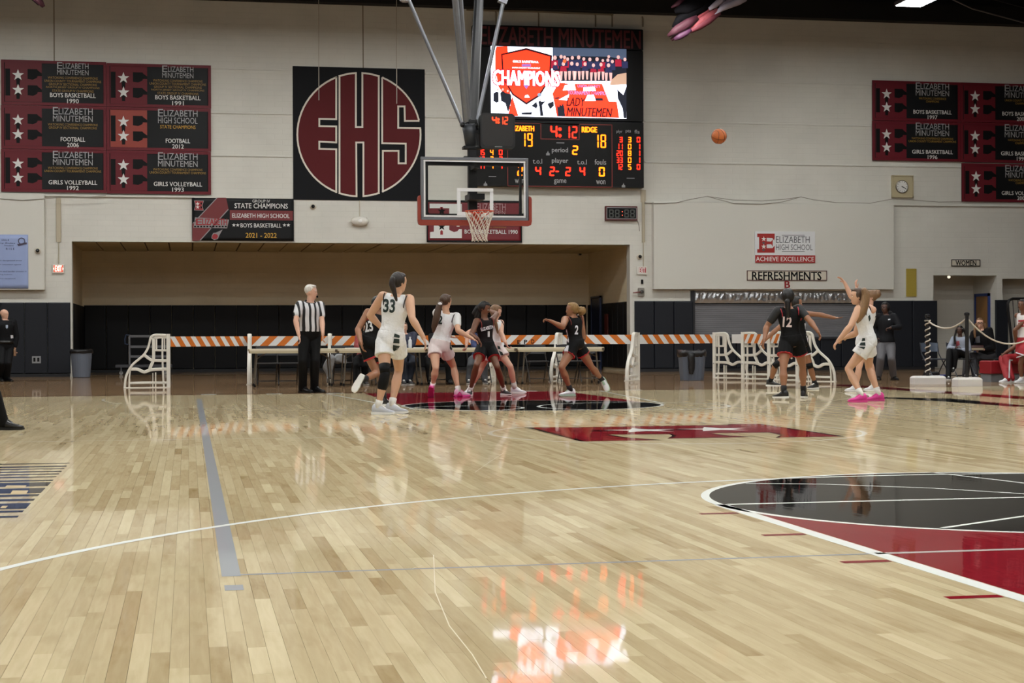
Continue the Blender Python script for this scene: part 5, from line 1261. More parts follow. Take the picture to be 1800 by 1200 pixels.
for i in range(5): x = -.15+i*.075; mb.obox((x*.95, -.228, .04), (x*1.15, -.268, .54), .018, .012, up=(0, 1, 0))
o = mb.build('rib', mat('bin_blue_grey', ''), None); o.parent = t
sq2 = sum([[(x*.26+(sq[(i+1) % 8][0]-x)*.26*u, y*.26+(sq[(i+1) % 8][1]-y)*.26*u) for u in (0, .5)] for i, (x, y) in enumerate(sq)], [])
o = liner(MB(), sq2, .52, .655, 4).build('liner', mat('liner_black', ''), None, smooth=True); o.parent = t
rs = []
r = random.Random(8)
for z in (.60, .50, .38, .26, .17, .15):
    wd = .075 if z > .2 else .05; cx_ = -.09+.01*r.uniform(-1, 1); rs.append([(cx_-wd, -.285-.015*r.random(), z), (cx_-.4*wd, -.31-.02*r.random(), z), (cx_+.5*wd, -.30-.02*r.random(), z), (cx_+wd, -.285, z), (cx_, -.265, z)])
o = MB().rings(rs).build('liner_tail', mat('liner_black', ''), None, smooth=True); o.parent = t

# ---- shelf rack in the alcove, left
RK = 46.5; k = K(210, 575, 9.6)
q = rect(*k(160, 125, 700, 620), RK)
t = thing('shelf_rack', 'grey metal shelf rack behind the far left barricade stand', 'rack', ((q[0]+q[2])/2, RK, 0))
M_RK = mat('rack_grey', '6a6b6e', .4, .5); x1r = q[2]+.2
for yy in (150, 325, 490): z = at(*k(400, yy), RK).z; MB().bbox(q[0], RK-.2, z-.035, x1r, RK+.25, z+.03, .006).build('shelf', M_RK, t)
zt_ = at(*k(400, 125), RK).z; zb_ = at(*k(400, 640), RK).z
for x_ in (q[0]+.02, x1r-.02):
    for y_ in (RK-.19, RK+.23): MB().box(x_-.02, y_-.02, .12, x_+.02, y_+.02, zt_).build('upright', M_RK, t)
MB().bbox(q[0]-.35, RK-.3, zb_-.05, x1r+.1, RK+.3, zb_+.02, .01).build('deck', mat('rack_deck', '3a3b3f', .5), t)
for x_ in (q[0]-.2, x1r-.1):
    MB().lathe([(.05, -.02), (.05, .02)], (x_, RK-.2, .05), 12, 'y').build('caster', mat('caster_grey', '8a8a88', .5), t); MB().box(x_-.015, RK-.24, .05, x_+.015, RK-.16, zb_-.04).build('caster_fork', M_RK, t)
p0 = at(*k(115, 120), RK); MB().tube([at(*k(*a), RK-.25) for a in ((165, 130), (110, 130), (90, 200), (95, 280), (150, 290))], .018, 6).build('blue_handle', mat('handle_blue', '2b3a52', .5), t)

# ---- rope barrier, bases, chairs, bleacher, cart at the right
def stanchion(px, ytop, ybot_px, by, w_px, label, rope):
    p = fl(px, ybot_px); Y = p.y
    x0, _, x1, _ = rect(px-w_px/2+1, 660, px+w_px/2-1, 676, Y)
    t = thing('stanchion', label, 'stanchion', (p.x, Y, 0), 'rope stanchions in white block bases')
    zt = at(px, ytop, Y).z; hb = .165
    MB().rings([[(x0+e, Y-.13+e, z), (x1-e, Y-.13+e, z), (x1-e, Y+.13-e, z), (x0+e, Y+.13-e, z)] for z, e in ((0, 0), (hb-.04, 0), (hb-.01, .025), (hb, .045))]).build('block_base', mat('foam_white', 'd6d3cf', .5), t)
    xc = p.x
    MB().tube([(xc, Y, hb-.02), (xc, Y, zt)], .034, 12).build('post', mat('post_black', '131316', .4), t)
    MB().lathe([(.034, 0), (.05, .01), (.05, .05), (.02, .07)], (xc, Y, zt-.02), 12).build('cap', mat('post_black', ''), t)
    if rope:
        pts = []; n = 100; z_lo, z_hi = hb+.03, zt-.1
        for i in range(n+1): a = 2*pi*9*i/n; pts.append((xc+.046*cos(a), Y+.046*sin(a), z_lo+(z_hi-z_lo)*i/n))
        MB().tube(pts, .013, 6).build('wrapped_rope', mat('rope_white', 'c9c0b2', .8), t)
        MB().tube([(xc+.055*cos(a*pi/4), Y+.055*sin(a*pi/4), zt-.09+.01*(a % 2)) for a in range(16)], .014, 6).build('rope_coil', mat('rope_white', ''), t)
    return Vector((xc, Y, zt))
s1 = stanchion(1631, 556, 675, 0, 56, 'black post wrapped in white rope on a white block', True)
s2 = stanchion(1700, 553, 678.5, 0, 45, 'plain black rope post on a white block, before the seated pair', False)
def rope(a, b, sag, label):
    pts = [a.lerp(b, i/14)-Vector((0, 0, sag*4*(i/14)*(1-i/14))) for i in range(15)]
    o = MB().tube(pts, .016, 7).build('barrier_rope', mat('rope_white', '')); return tag(o, label, 'rope', 'barrier ropes')
s3 = at(1850, 560, s2.y)
rope(s1+Vector((0, 0, -.08)), s2+Vector((0, 0, -.06)), .17, 'white rope slung between the two black posts')
rope(s2+Vector((0, 0, -.06)), Vector((s3.x, s2.y, s3.z)), .48, 'white rope sagging from the plain black post towards the right')
t = thing('stanchion', 'black rope post beyond the right edge of the hall view', 'stanchion', (s3.x, s2.y, 0)); MB().tube([(s3.x, s2.y, .1), (s3.x, s2.y, s3.z+.08)], .034, 12).build('post', mat('post_black', ''), t); MB().bbox(s3.x-.25, s2.y-.17, 0, s3.x+.25, s2.y+.17, .16, .03).build('block_base', mat('foam_white', ''), t)
folding_chair(gx(1645, 33.9), 33.9, .15, 'empty blue-grey metal folding chair beside the seated girl', '2a2e36', '5c6675', 'folding chairs by the rope', '3a3d44')
folding_chair(gx(1690, 34.0), 34.0, .05, 'folding chair the girl in the grey sweatshirt sits on', '1c1e22', '333840', 'folding chairs by the rope', '3a3d44')
folding_chair(gx(1735, 34.6), 34.6, -.1, 'folding chair the woman with the book sits on', '1c1e22', '333840', 'folding chairs by the rope', '3a3d44')
LX0, LY = gx(1741, 31.7), 31.7
t = thing('bleacher_bench', 'low bench with red top and grey riser at the right edge', 'bench', (LX0+1, LY, 0))
MB().bbox(LX0, LY, .17, LX0+5, LY+.5, .43, .02).build('red_seat', mat('bench_red', '8c1420', .45), t)
MB().bbox(LX0+.03, LY+.05, 0, LX0+5, LY+.5, .17, .01).build('riser', mat('bench_grey', '73767a', .5), t)
for i in range(6): MB().box(LX0+.6+i*.75, LY-.004, .19, LX0+.612+i*.75, LY+.01, .41).build('seam', mat('bench_seam', '4e0c14', .5), t)
CYY = 38.5
t = thing('rod_cart', 'black tube framed cart with thin upright rods', 'cart', tuple(at(1790, 640, CYY)[:2])+(0,))
M_CT = mat('cart_black', '141416', .4, .4)
pts = [at(*q, CYY) for q in ((1783, 640), (1780, 615), (1776, 580), (1772, 545), (1771.5, 534), (1774, 527.5), (1780, 525), (1800, 525), (1850, 525))]
xe = at(1850, 525, CYY)
MB().tube(pts+[(xe.x+.1, CYY, xe.z-.1), (xe.x+.12, CYY, .45)], .035, 8).build('frame', M_CT, t)
for px in (1780, 1789, 1798, 1808, 1820, 1832): a = at(px, 526, CYY); MB().tube([a, (a.x+.10, CYY, .45)], .010, 6).build('rod', M_CT, t)
a = at(1783, 640, CYY); MB().bbox(a.x-.05, CYY-.25, .12, xe.x+.2, CYY+.25, .46, .02).build('deck', M_CT, t)
for x_ in (a.x+.1, xe.x): MB().lathe([(.06, -.02), (.06, .02)], (x_, CYY-.2, .06), 12, 'y').build('wheel', mat('wheel_grey', '4a4a4a', .5), t)
o = MB().bbox(-.22, -.12, 0, .22, .12, .05, .015).build('blue_bag', mat('bag_blue', '1f2f7d', .6, bump=.5, bscale=10), None); q = fl(1648, 662); o.location = (q.x, q.y, 0); tag(o, 'flat dark blue bag on the floor behind the rope post', 'bag')
o = MB().bbox(-.16, -.11, 0, .16, .11, .13, .03).build('black_bag', mat('bag_black', '111216', .6, bump=.5, bscale=10), None); q = fl(1662, 664); o.location = (q.x-.1, q.y+.5, 0); tag(o, 'small black bag on the floor beside the seated girl', 'bag')
# ================================================================== PEOPLE
JOBS = []                             # (name, MB, voxel, smooth, materials, parent, callback)
def solve(P, q, L, sgn):
    d = ray(*q); t0 = d.dot(P-EYE)/d.dot(d); c = EYE+d*t0; r2 = (c-P).length
    if r2 < L: return EYE+d*(t0+sgn*sqrt(L*L-r2*r2)/d.length)
    return c
def frame_of(d):
    d = d.normalized(); a = d.cross(Vector((0, 0, 1)))
    if a.length < .05: a = Vector((1, 0, 0))
    a.normalize(); return d, a, a.cross(d).normalized()
def limb(mb, p0, p1, prof, n=12, cap=True):
    p0, p1 = Vector(p0), Vector(p1); d, a, b = frame_of(p1-p0); L = (p1-p0).length; rs = []
    pr = list(prof)
    if cap:
        r0, r1 = pr[0][1], pr[-1][1]
        pr = [(pr[0][0]-r0*.85/L, r0*.45), (pr[0][0]-r0*.5/L, r0*.85)]+pr+[(pr[-1][0]+r1*.5/L, r1*.85), (pr[-1][0]+r1*.85/L, r1*.45)]
    for t, r in pr: rs.append([p0+(p1-p0)*t+a*(r*cos(2*pi*k/n))+b*(r*sin(2*pi*k/n)) for k in range(n)])
    return mb.rings(rs)
def phi_vec(p): p = radians(p); return Vector((sin(p), -cos(p), 0))
def rot_axis(v, ax, a): return Matrix.Rotation(a, 3, ax) @ v

def hand(mb, W, d, nrm, s, curl=.5, spread=.12, thumb=1):
    """palm, four unequal bent fingers and a thumb leaving the side of the palm; d = direction, nrm = back of the hand"""
    d = d.normalized(); nrm = (nrm-d*nrm.dot(d)).normalized(); side = d.cross(nrm).normalized()*thumb
    pw, pt, pl = .040*s, .014*s, .085*s
    rs = []
    for t, w_, h_ in ((-.12, .60, .9), (.12, .72, 1.0), (.55, 1.0, 1.0), (.92, .98, .85), (1.04, .85, .6)):
        c = W+d*(pl*t); rs.append([c+side*(pw*w_*cos(a))+nrm*(pt*h_*sin(a)) for a in [2*pi*k/10 for k in range(10)]])
    mb.rings(rs)
    for i, (o, ln) in enumerate(((.74, .070), (.26, .078), (-.24, .073), (-.70, .058))):
        p = W+d*(pl*.95)+side*(pw*o); v = rot_axis(d, nrm, -spread*o*thumb); r = .0088*s
        for j, (fr, cu) in enumerate(((.45, .35), (.32, .6), (.23, .45))):
            v = rot_axis(v, side, -curl*cu*1.5*thumb) if True else v
            q = p+v*(ln*fr*s); limb(mb, p, q, [(0, r*(1-.08*j)), (1, r*(.92-.08*j))], n=6); p = q
    p = W+d*(pl*.28)+side*(pw*.75); v = (d*.62+side*.72-nrm*.25).normalized(); r = .0105*s
    for j, ln in enumerate((.038, .030)):
        q = p+v*(ln*s); limb(mb, p, q, [(0, r*(1-.1*j)), (1, r*(.9-.1*j))], n=6); p = q
        v = (v+d*.45-side*.2).normalized()

def head_mesh(mb, c, f, up, hh):
    f = f.normalized(); lf = up.cross(f).normalized(); upn = f.cross(lf).normalized(); 
    P = lambda x, y, z: c+lf*(x*hh)+f*(y*hh)+upn*((z-.5)*hh)
    rs = []
    for z, yc, ry, rx in ((0, .20, .09, .09), (.05, .18, .16, .15), (.13, .13, .23, .21), (.23, .08, .30, .25), (.36, .035, .37, .295), (.48, .01, .40, .32), (.60, -.005, .425, .335), (.72, -.015, .42, .325), (.84, -.025, .36, .28), (.93, -.03, .26, .20), (.99, -.03, .11, .09)):
        rs.append([P(rx*cos(a), yc+ry*sin(a), z) for a in [2*pi*k/16 for k in range(16)]])
    mb.rings(rs)
    mb.rings([[P(x*w_, y, z) for x, y, z in ((-1, yb, zz), (1, yb, zz), (.55, yt, zz-.01), (-.55, yt, zz-.01))] for w_, yb, yt, zz in ((.03, .38, .405, .56), (.045, .37, .45, .45), (.065, .37, .485, .36), (.05, .36, .42, .315))])
    for s in (-1, 1): mb.ell(P(s*.325, -.03, .46), (lf*(.035*hh), f*(.075*hh), upn*(.115*hh)), 8, 6)
    mb.ell(P(0, .36, .17), (lf*(.11*hh), f*(.05*hh), upn*(.045*hh)), 8, 5)
    mb.ell(P(0, .30, .60), (lf*(.26*hh), f*(.13*hh), upn*(.035*hh)), 10, 5)
    return P, lf, f, upn

SK = {'light': mat('skin_light', 'c99d80', .5), 'fair': mat('skin_fair', 'd3a68e', .5), 'brown': mat('skin_brown', '6e4630', .45), 'tan': mat('skin_tan', '94664a', .45), 'dark': mat('skin_dark', '4e3226', .45)}
HR = {k_: mat('hair_'+k_, v_, .45, bump=.6, bscale=45, stretch=(1, 1, .25)) for k_, v_ in dict(black='100d0c', brown='46301f', darkbrown='1f1613', blond='8a6a3c', sandy='76573a', white='cfcac2', strawberry='8a5c3c').items()}
M_SHORT_W = mat('kit_white', 'e2e3e4', .7, bump=1.0, bscale=14); M_KIT_B = mat('kit_black', '08080a', .7, spec=.2, bump=.5, bscale=11)
M_TRIM_R = mat('kit_red', 'a81d22', .6); M_TRIM_K = mat('kit_trim_black', '15171a', .6); M_GREEN = mat('kit_green', '10241f', .6)
M_SOCK_W = mat('sock_white', 'd6d4ce', .8); M_SOCK_K = mat('sock_black', '121214', .8)
DECALS = []

def person(label, Y, H, J, phi, skin, hair=None, name='person', phis=None, headphi=None, pitch=0, top=None, bottom=None, shoes=None, socks=None, group=None, arms=None, legs=None,
           male=False, bulk=1.0, hands=(.5, .5), hair_style=('cap',), nobody=False, belly=0, seat=False):
    """J: photo positions of pelvis, neck, head; arms/legs: per side photo positions with a near/far sign"""
    phis = phi if phis is None else phis; headphi = phi if headphi is None else headphi
    PEL = at(*J['pel'], Y); NECK = solve(PEL, J['neck'], .285*H, J.get('lean', -1)*1.0)
    if not J.get('lean'): 
        NECK = at(*J['neck'], PEL.y)
    up = (NECK-PEL).normalized(); HEAD = at(*J['head'], NECK.y)
    hf = phi_vec(headphi); HEAD = HEAD + hf*(.012*H)*0
    def tor(a):
        f = phi_vec(a); lf = Vector((-f.y, f.x, 0)); lf = (lf-up*lf.dot(up)).normalized(); return lf, lf.cross(up).normalized()
    lh, fh = tor(phi); ls, fs_ = tor(phis); TL = (NECK-PEL).length
    t = thing(name, label, 'person', (PEL.x, PEL.y, 0), group)
    sw = (.106 if male else .092)*H*bulk**.5; hwid = (.052 if male else .046)*H
    sec = [(-.17, .055, .050), (-.10, .088, .062), (0, .099, .068), (.12, .095, .066), (.30, .078, .056), (.45, .080, .058), (.62, .092, .066), (.78, .098, .066), (.88, .094, .056), (.95, .070, .044), (1.0, .042, .036)]
    if not male: sec = [(a_, b_*.87, c_*.93) for a_, b_, c_ in sec]
    if male: sec = [(-.17, .055, .050), (-.10, .086, .064), (0, .094, .070), (.12, .092, .068), (.30, .088, .064), (.45, .092, .066), (.62, .102, .072), (.78, .108, .072), (.88, .102, .060), (.95, .075, .046), (1.0, .045, .040)]
    def torso(mb, t0, t1, grow=0.0, mul=1.0, extra=None):
        rs = []
        def ringat(tt):
            for i in range(len(sec)-1):
                if sec[i][0] <= tt <= sec[i+1][0]:
                    u = (tt-sec[i][0])/(sec[i+1][0]-sec[i][0]); w_ = sec[i][1]+(sec[i+1][1]-sec[i][1])*u; d_ = sec[i][2]+(sec[i+1][2]-sec[i][2])*u; break
            else: w_, d_ = (sec[0] if tt < sec[0][0] else sec[-1])[1:]
            w_ *= bulk; d_ *= bulk
            u = min(1, max(0, tt)); lf = (lh*(1-u)+ls*u).normalized(); f = (fh*(1-u)+fs_*u).normalized()
            by = belly*H*max(0, 1-abs(tt-.25)/.3)
            c = PEL+(NECK-PEL)*tt+f*by*.5
            return [c+lf*((w_*H*mul+grow)*cos(a))+f*((d_*H*mul+grow+by*.5)*sin(a)) for a in [2*pi*k/18 for k in range(18)]]
        n = max(6, int((t1-t0)*16)); rs = [ringat(t0+(t1-t0)*i/n) for i in range(n+1)]
        mb.rings(rs)
    SH = {'L': NECK-up*(.022*H)+ls*sw, 'R': NECK-up*(.022*H)-ls*sw}
    HP = {'L': PEL-up*(.012*H)+lh*hwid*bulk, 'R': PEL-up*(.012*H)-lh*hwid*bulk}
    body = MB(); torso(body, -.17, 1.0)
    limb(body, NECK-up*.03*H, HEAD-up*(.03*H), [(0, .038*H), (.5, .032*H*(1.1 if male else 1)), (1, .032*H)])
    hp = Matrix.Rotation(-radians(pitch), 3, Vector((-hf.y, hf.x, 0))*-1) @ hf
    hup = (Vector((0, 0, 1))-hp*hp.z).normalized()
    hh = .135*H
    HP_, hl, hf3, hu3 = head_mesh(body, HEAD, hp, hup, hh)
    A = {}; skinmesh = MB()
    for s in 'LR':
        a = arms[s]; E_ = solve(SH[s], a[0], .172*H, a[1]); W_ = solve(E_, a[2], .148*H, a[3]); A[s] = (SH[s], E_, W_)
        limb(body, NECK-up*.05*H, SH[s], [(0, .036*H), (1, .036*H*bulk)])
        limb(body, SH[s], E_, [(0, .034*H*bulk), (.3, .031*H*bulk), (.7, .027*H*bulk), (1, .024*H)])
        limb(body, E_, W_, [(0, .0255*H), (.25, .0265*H*bulk), (.65, .021*H), (1, .0165*H)])
        if len(a) > 4: hd = (solve(W_, a[4], .10*H, a[5] if len(a) > 5 else 0)-W_)
        else: hd = W_-E_
        hd = hd.normalized(); nn = hd.cross(Vector((0, 1, 0))) if abs(hd.y) < .8 else Vector((0, 0, 1))
        nn = (nn if s == 'R' else -nn) if nn.length > .1 else Vector((1, 0, 0))
        cu = hands[0 if s == 'L' else 1]
        hand(skinmesh, W_, hd, nn.normalized(), H/1.72, cu, thumb=1)
        limb(skinmesh, W_-(W_-E_).normalized()*.03, W_+hd*.02, [(0, .0165*H), (1, .0155*H)], n=10)
    Lg = {}
    for s in 'LR':
        g = legs[s]; KN = solve(HP[s], g['k'][0], .245*H, g['k'][1])
        if 'fx' in g:
            yf = Y+g.get('dy', 0); z_a = .085*H/1.72+g.get('lift', 0); p = at(g['fx'], 660, yf); AN = Vector((p.x, yf, z_a))
            v = AN-KN
            fw = phi_vec(g['phi']); fw = (fw-Vector((0, 0, g.get('tip', 0)))).normalized()
        else:
            AN = solve(KN, g['a'][0], .235*H, g['a'][1]); fw = (solve(AN, g['toe'][0], .15*H, g['toe'][1])-AN).normalized()
        Lg[s] = (HP[s], KN, AN, fw)
        b_ = bulk
        limb(body, HP[s], KN, [(0, .047*H*b_), (.2, .048*H*b_), (.5, .042*H*b_), (.85, .033*H*b_), (1, .031*H)])
        limb(body, KN, AN, [(0, .031*H), (.12, .030*H), (.32, .0335*H*b_), (.6, .026*H), (.85, .0195*H), (1, .0195*H)])
    def addbody(me):
        bmv = bmesh.new(); bmv.from_mesh(me)
        tmp = bpy.data.meshes.new('h'); tmp.from_pydata([tuple(Vector(v)) for v in skinmesh.v], [], skinmesh.f); bmv.from_mesh(tmp); bpy.data.meshes.remove(tmp)
        bmesh.ops.recalc_face_normals(bmv, faces=bmv.faces); bmv.to_mesh(me); bmv.free()
        me.polygons.foreach_set('use_smooth', [True]*len(me.polygons))
    JOBS.append(['body', body, .0095, 3, [SK[skin]], t, addbody])
    # face
    mb = MB()
    for s in (-1, 1): mb.ell(HP_(s*.135, .365, .50), (hl*(.05*hh), hf3*(.035*hh), hu3*(.028*hh)), 8, 5)
    mb.build('eye', mat('eye_white', 'd8d2c8', .3), t)
    mb = MB()
    for s in (-1, 1): mb.ell(HP_(s*.135, .392, .50), (hl*(.022*hh), hf3*(.015*hh), hu3*(.025*hh)), 8, 5)
    mb.build('pupil', mat('pupil', '1a120e', .3), t)
    if hair and skin not in ('x',):
        mb = MB()
        for s in (-1, 1): mb.rings([[HP_(s*x, y, z) for x, y, z in ((xx, .40-.3*(xx-.13)**2-.05*(xx > .18), zz), (xx, .42-.05*(xx > .18), zz), (xx, .41-.05*(xx > .18), zz+.025))] for xx, zz in ((.06, .575), (.13, .60), (.21, .58))])
        mb.build('eyebrow', HR[hair] if hair != 'blond' else HR['sandy'], t)
    MB().ell(HP_(0, .40, .175), (hl*(.095*hh), hf3*(.025*hh), hu3*(.028*hh)), 10, 5).build('mouth', mat('lips_'+skin, {'light': 'a0594f', 'fair': 'a8605a', 'brown': '5a2c26', 'tan': '7a4238', 'dark': '42211d'}[skin], .4), t)
    # hair
    if hair:
        mb = MB()
        for st_ in hair_style:
            if st_ == 'cap': mb.ell(HP_(0, -.085, .60), (hl*(.385*hh), hf3*(.41*hh), hu3*(.44*hh)), 18, 12); mb.ell(HP_(0, .10, .86), (hl*(.27*hh), hf3*(.25*hh), hu3*(.17*hh)), 14, 8)
            elif st_ == 'short': mb.ell(HP_(0, -.07, .68), (hl*(.365*hh), hf3*(.40*hh), hu3*(.38*hh)), 18, 12); mb.ell(HP_(0, .16, .90), (hl*(.24*hh), hf3*(.22*hh), hu3*(.12*hh)), 14, 8)
            elif st_ == 'full': mb.ell(HP_(0, -.10, .56), (hl*(.44*hh), hf3*(.45*hh), hu3*(.52*hh)), 18, 12); mb.ell(HP_(0, .08, .88), (hl*(.30*hh), hf3*(.27*hh), hu3*(.19*hh)), 14, 8)
            elif isinstance(st_, tuple) and st_[0] == 'tail':   # ('tail', photo points, radii, depth offset)
                pts = [at(st_[1][i], st_[1][i+1], HEAD.y+st_[3]) for i in range(0, len(st_[1]), 2)]; r = st_[2]
                for i in range(len(pts)-1): limb(mb, pts[i], pts[i+1], [(0, r[i]), (.5, (r[i]+r[i+1])*.52), (1, r[i+1])], n=10)
            elif isinstance(st_, tuple) and st_[0] == 'blob':
                c_ = at(st_[1], st_[2], HEAD.y+st_[4]); mb.ell(c_, ((st_[3], 0, 0), (0, st_[3], 0), (0, 0, st_[3]*.95)), 14, 10)
                for q in range(9): a_ = q*2.4; mb.ell(c_+Vector((cos(a_), .6*sin(a_*1.7), sin(a_)))*st_[3]*.7, ((st_[3]*.42, 0, 0), (0, st_[3]*.42, 0), (0, 0, st_[3]*.42)), 8, 6)
            elif isinstance(st_, tuple) and st_[0] == 'locks':
                for q in st_[1]:
                    pts = [at(q[i], q[i+1], HEAD.y+st_[2]) for i in range(0, len(q), 2)]
                    for i in range(len(pts)-1): limb(mb, pts[i], pts[i+1], [(0, st_[3]), (1, st_[3]*.9)], n=8)
        JOBS.append(['hair', mb, .011, 2, [HR[hair]], t, None])
    # top garment
    out = {}
    if top:
        m_, kind, slv = top['m'], top.get('kind', 'tank'), top.get('sleeve', 0); g0_ = .011 if kind == 'tank' else .016
        mb = MB(); torso(mb, top.get('t0', -.02), .945 if kind == 'tank' else .985, grow=top.get('grow', g0_), mul=1.03)
        for s in 'LR':
            sp = SH[s]
            n0 = NECK-up*(.050*H); limb(mb, n0+(sp-n0)*.12, n0+(sp-n0)*(.62 if kind == 'tank' else 1.0), [(0, .044*H), (1, (.043 if kind == 'tank' else .043*bulk**.5)*H)])
            if slv: 
                S_, E_, W_ = A[s]
                if slv <= 1: limb(mb, S_, S_+(E_-S_)*slv, [(0, .042*H*bulk**.5), (1, .040*H*bulk**.5)])
                else:
                    limb(mb, S_, E_, [(0, .043*H*bulk**.5), (.6, .039*H*bulk), (1, .035*H*bulk)]); limb(mb, E_, E_+(W_-E_)*(slv-1), [(0, .035*H*bulk), (1, .027*H*bulk)])
        if kind == 'hood': mb.ell(NECK-hf*.07*H*.6+up*.015*H, (ls*(.075*H), fs_*(.055*H), up*(.04*H)), 14, 8)
        j = [top.get('name', 'jersey'), mb, .010, 3, [m_], t, None]; JOBS.append(j); out['top'] = j
        if top.get('under'):         # undershirt sleeves showing from below the jersey
            mb = MB()
            for s in 'LR':
                S_, E_, W_ = A[s]; limb(mb, (NECK-up*.05*H).lerp(S_, .70), S_, [(0, .041*H), (1, .0445*H)]); limb(mb, S_, S_+(E_-S_)*top['under'][1], [(0, .0445*H), (.5, .041*H), (1, .038*H)])
            JOBS.append(['undershirt_sleeves', mb, .010, 2, [top['under'][0]], t, None])
        if top.get('trim'):
            mb = MB()
            for s in 'LR':
                S_ = SH[s]; c_ = (NECK-up*.050*H).lerp(S_, .80)-up*.006*H; ax = ((S_-NECK)*.9+up*.02).normalized(); d_, a_, b_ = frame_of(ax); fdir = fs_
                upv = (up-ax*up.dot(ax)).normalized(); sd = ax.cross(upv).normalized()
                mb.tube([c_-upv*(.018*H)+upv*(.058*H*cos(2*pi*q/18))+sd*(.056*H*sin(2*pi*q/18)) for q in range(18)], .0075, 6, closed=True)
            mb.tube([NECK-up*(.035*H)+ls*(.055*H*cos(2*pi*q/18))+fs_*(.047*H*sin(2*pi*q/18))-up*(.012*H*sin(2*pi*q/18)) for q in range(18)], .008, 6, closed=True)
            mb.build('jersey_trim', top['trim'], t, smooth=True)
    if bottom:
        m_, kind = bottom['m'], bottom.get('kind', 'shorts'); mb = MB()
        torso(mb, -.15, bottom.get('t1', .20), grow=.014, mul=1.04)
        hem = MB(); 
        for s in 'LR':
            h_, k_, a_, fw = Lg[s]
            if kind == 'shorts':
                f_ = bottom.get('len', .58); r_ = bottom.get('r', .058)
                limb(mb, h_+up*.02, h_+(k_-h_)*f_, [(0, .056*H*bulk), (.5, r_*H*.98), (1, r_*H*1.05)], cap=False)
                limb(hem, h_+(k_-h_)*(f_-.035), h_+(k_-h_)*(f_+.018), [(0, r_*H*1.03*bottom.get('hm', 1)), (1, r_*H*1.055*bottom.get('hm', 1))], n=20, cap=False)
            else:
                limb(mb, h_, k_, [(0, .060*H*bulk), (.3, .058*H*bulk), (.7, .050*H*bulk), (1, .044*H*bulk)]); e_ = k_+(a_-k_)*bottom.get('end', 1.05)
                limb(mb, k_, e_, [(0, .046*H*bulk), (.3, .046*H*bulk), (.7, .041*H*bulk), (1, .039*H*bulk)])
        j = [bottom.get('name', 'shorts' if kind == 'shorts' else 'trousers'), mb, .011, 3, [m_], t, None]; JOBS.append(j); out['bottom'] = j
        if bottom.get('hem'): hem.build('hem', bottom['hem'], t, smooth=False)
    for s in 'LR':
        h_, k_, a_, fw = Lg[s]; sc = H/1.72*(1.08 if male else 1)
        upf = (k_-a_).normalized(); upf = (upf-fw*upf.dot(fw)); 
        if upf.length < .2: upf = Vector((0, 0, 1))-fw*fw.z
        if 'fx' in legs[s] and not legs[s].get('tip'): upf = Vector((0, 0, 1))
        upf.normalize(); sd = fw.cross(upf).normalized()
        B = a_-upf*(.083*sc)
        Sx = lambda x, w_, zb, zt: [B+fw*(x*sc)+sd*(w_*sc*cos(q))+upf*((zb+zt)/2*sc+(zt-zb)/2*sc*sin(q)) for q in [2*pi*k_2/12 for k_2 in range(12)]]
        if shoes:
            m1, m2 = shoes
            hi = .125
            sh_ = MB().rings([Sx(-.073, .012, .03, .07), Sx(-.068, .028, .018, .10), Sx(-.05, .037, .012, hi), Sx(0, .042, .012, hi+.005), Sx(.035, .043, .012, .112), Sx(.07, .045, .012, .088), Sx(.11, .048, .012, .066), Sx(.15, .047, .012, .056), Sx(.18, .038, .014, .048), Sx(.198, .020, .018, .04)]).build('shoe', m1, t, smooth=True)
            def fl2(x, w_, z0, z1): return [B+fw*(x*sc)+sd*(-w_*sc)+upf*(z0*sc), B+fw*(x*sc)+sd*(w_*sc)+upf*(z0*sc), B+fw*(x*sc)+sd*(w_*sc)+upf*(z1*sc), B+fw*(x*sc)+sd*(-w_*sc)+upf*(z1*sc)]
            MB().rings([fl2(-.080, .018, .008, .030), fl2(-.07, .034, 0, .032), fl2(-.03, .042, 0, .032), fl2(.04, .044, 0, .028), (fl2(.10, .051, 0, .026)), fl2(.155, .049, 0, .026), fl2(.19, .034, .004, .026), fl2(.205, .018, .010, .024)]).build('sole', m2, sh_)
            MB().rings([Sx(.035, .020, .100, .119), Sx(.06, .021, .085, .103), Sx(.095, .02, .066, .080)]).build('laces', m2, sh_)
        if socks: 
            MB_ = MB(); limb(MB_, a_-(k_-a_)*.02, a_+(k_-a_)*socks[1], [(0, .0245*H), (.5, .0245*H), (1, .0265*H)], n=14, cap=False); MB_.build('sock', socks[0], t, smooth=True)
    out.update(t=t, A=A, L=Lg, NECK=NECK, PEL=PEL, HEAD=HEAD, up=up, ls=ls, fs=fs_, H=H, P=HP_)
    return out
def band_on(o, a, b, t0, t1, r0, r1, name, m, label=None):
    mb = MB(); limb(mb, a+(b-a)*t0, a+(b-a)*t1, [(0, r0), (.5, (r0+r1)/2), (1, r1)], n=18, cap=False); q = mb.build(name, m, o['t'], smooth=True)
    if label: q['label'] = label
def decal(o, which, name, m, geo):    # flat print wrapped on the garment: geo = list of (photo polygon) or ('text', s, centre, width, height, angle)
    DECALS.append((o[which], o['t'], name, m, geo))

W_SH = (mat('shoe_white', 'd5d6da', .5), mat('sole_white', 'e3e3e0', .5)); K_SH = (mat('shoe_black', '141417', .45), mat('sole_white', '')); P_SH = (mat('shoe_pink', 'b51a68', .45), mat('sole_pink', 'c93a86', .5))
DRESS = (mat('dress_shoe', '0d0d0f', .3), mat('dress_sole', '0a0a0a', .5)); G_SH = (mat('shoe_grey_white', 'b9bcc4', .5), mat('sole_white', '')); GREENSOLE = (mat('shoe_white', ''), mat('sole_mint', '9db8a4', .5))

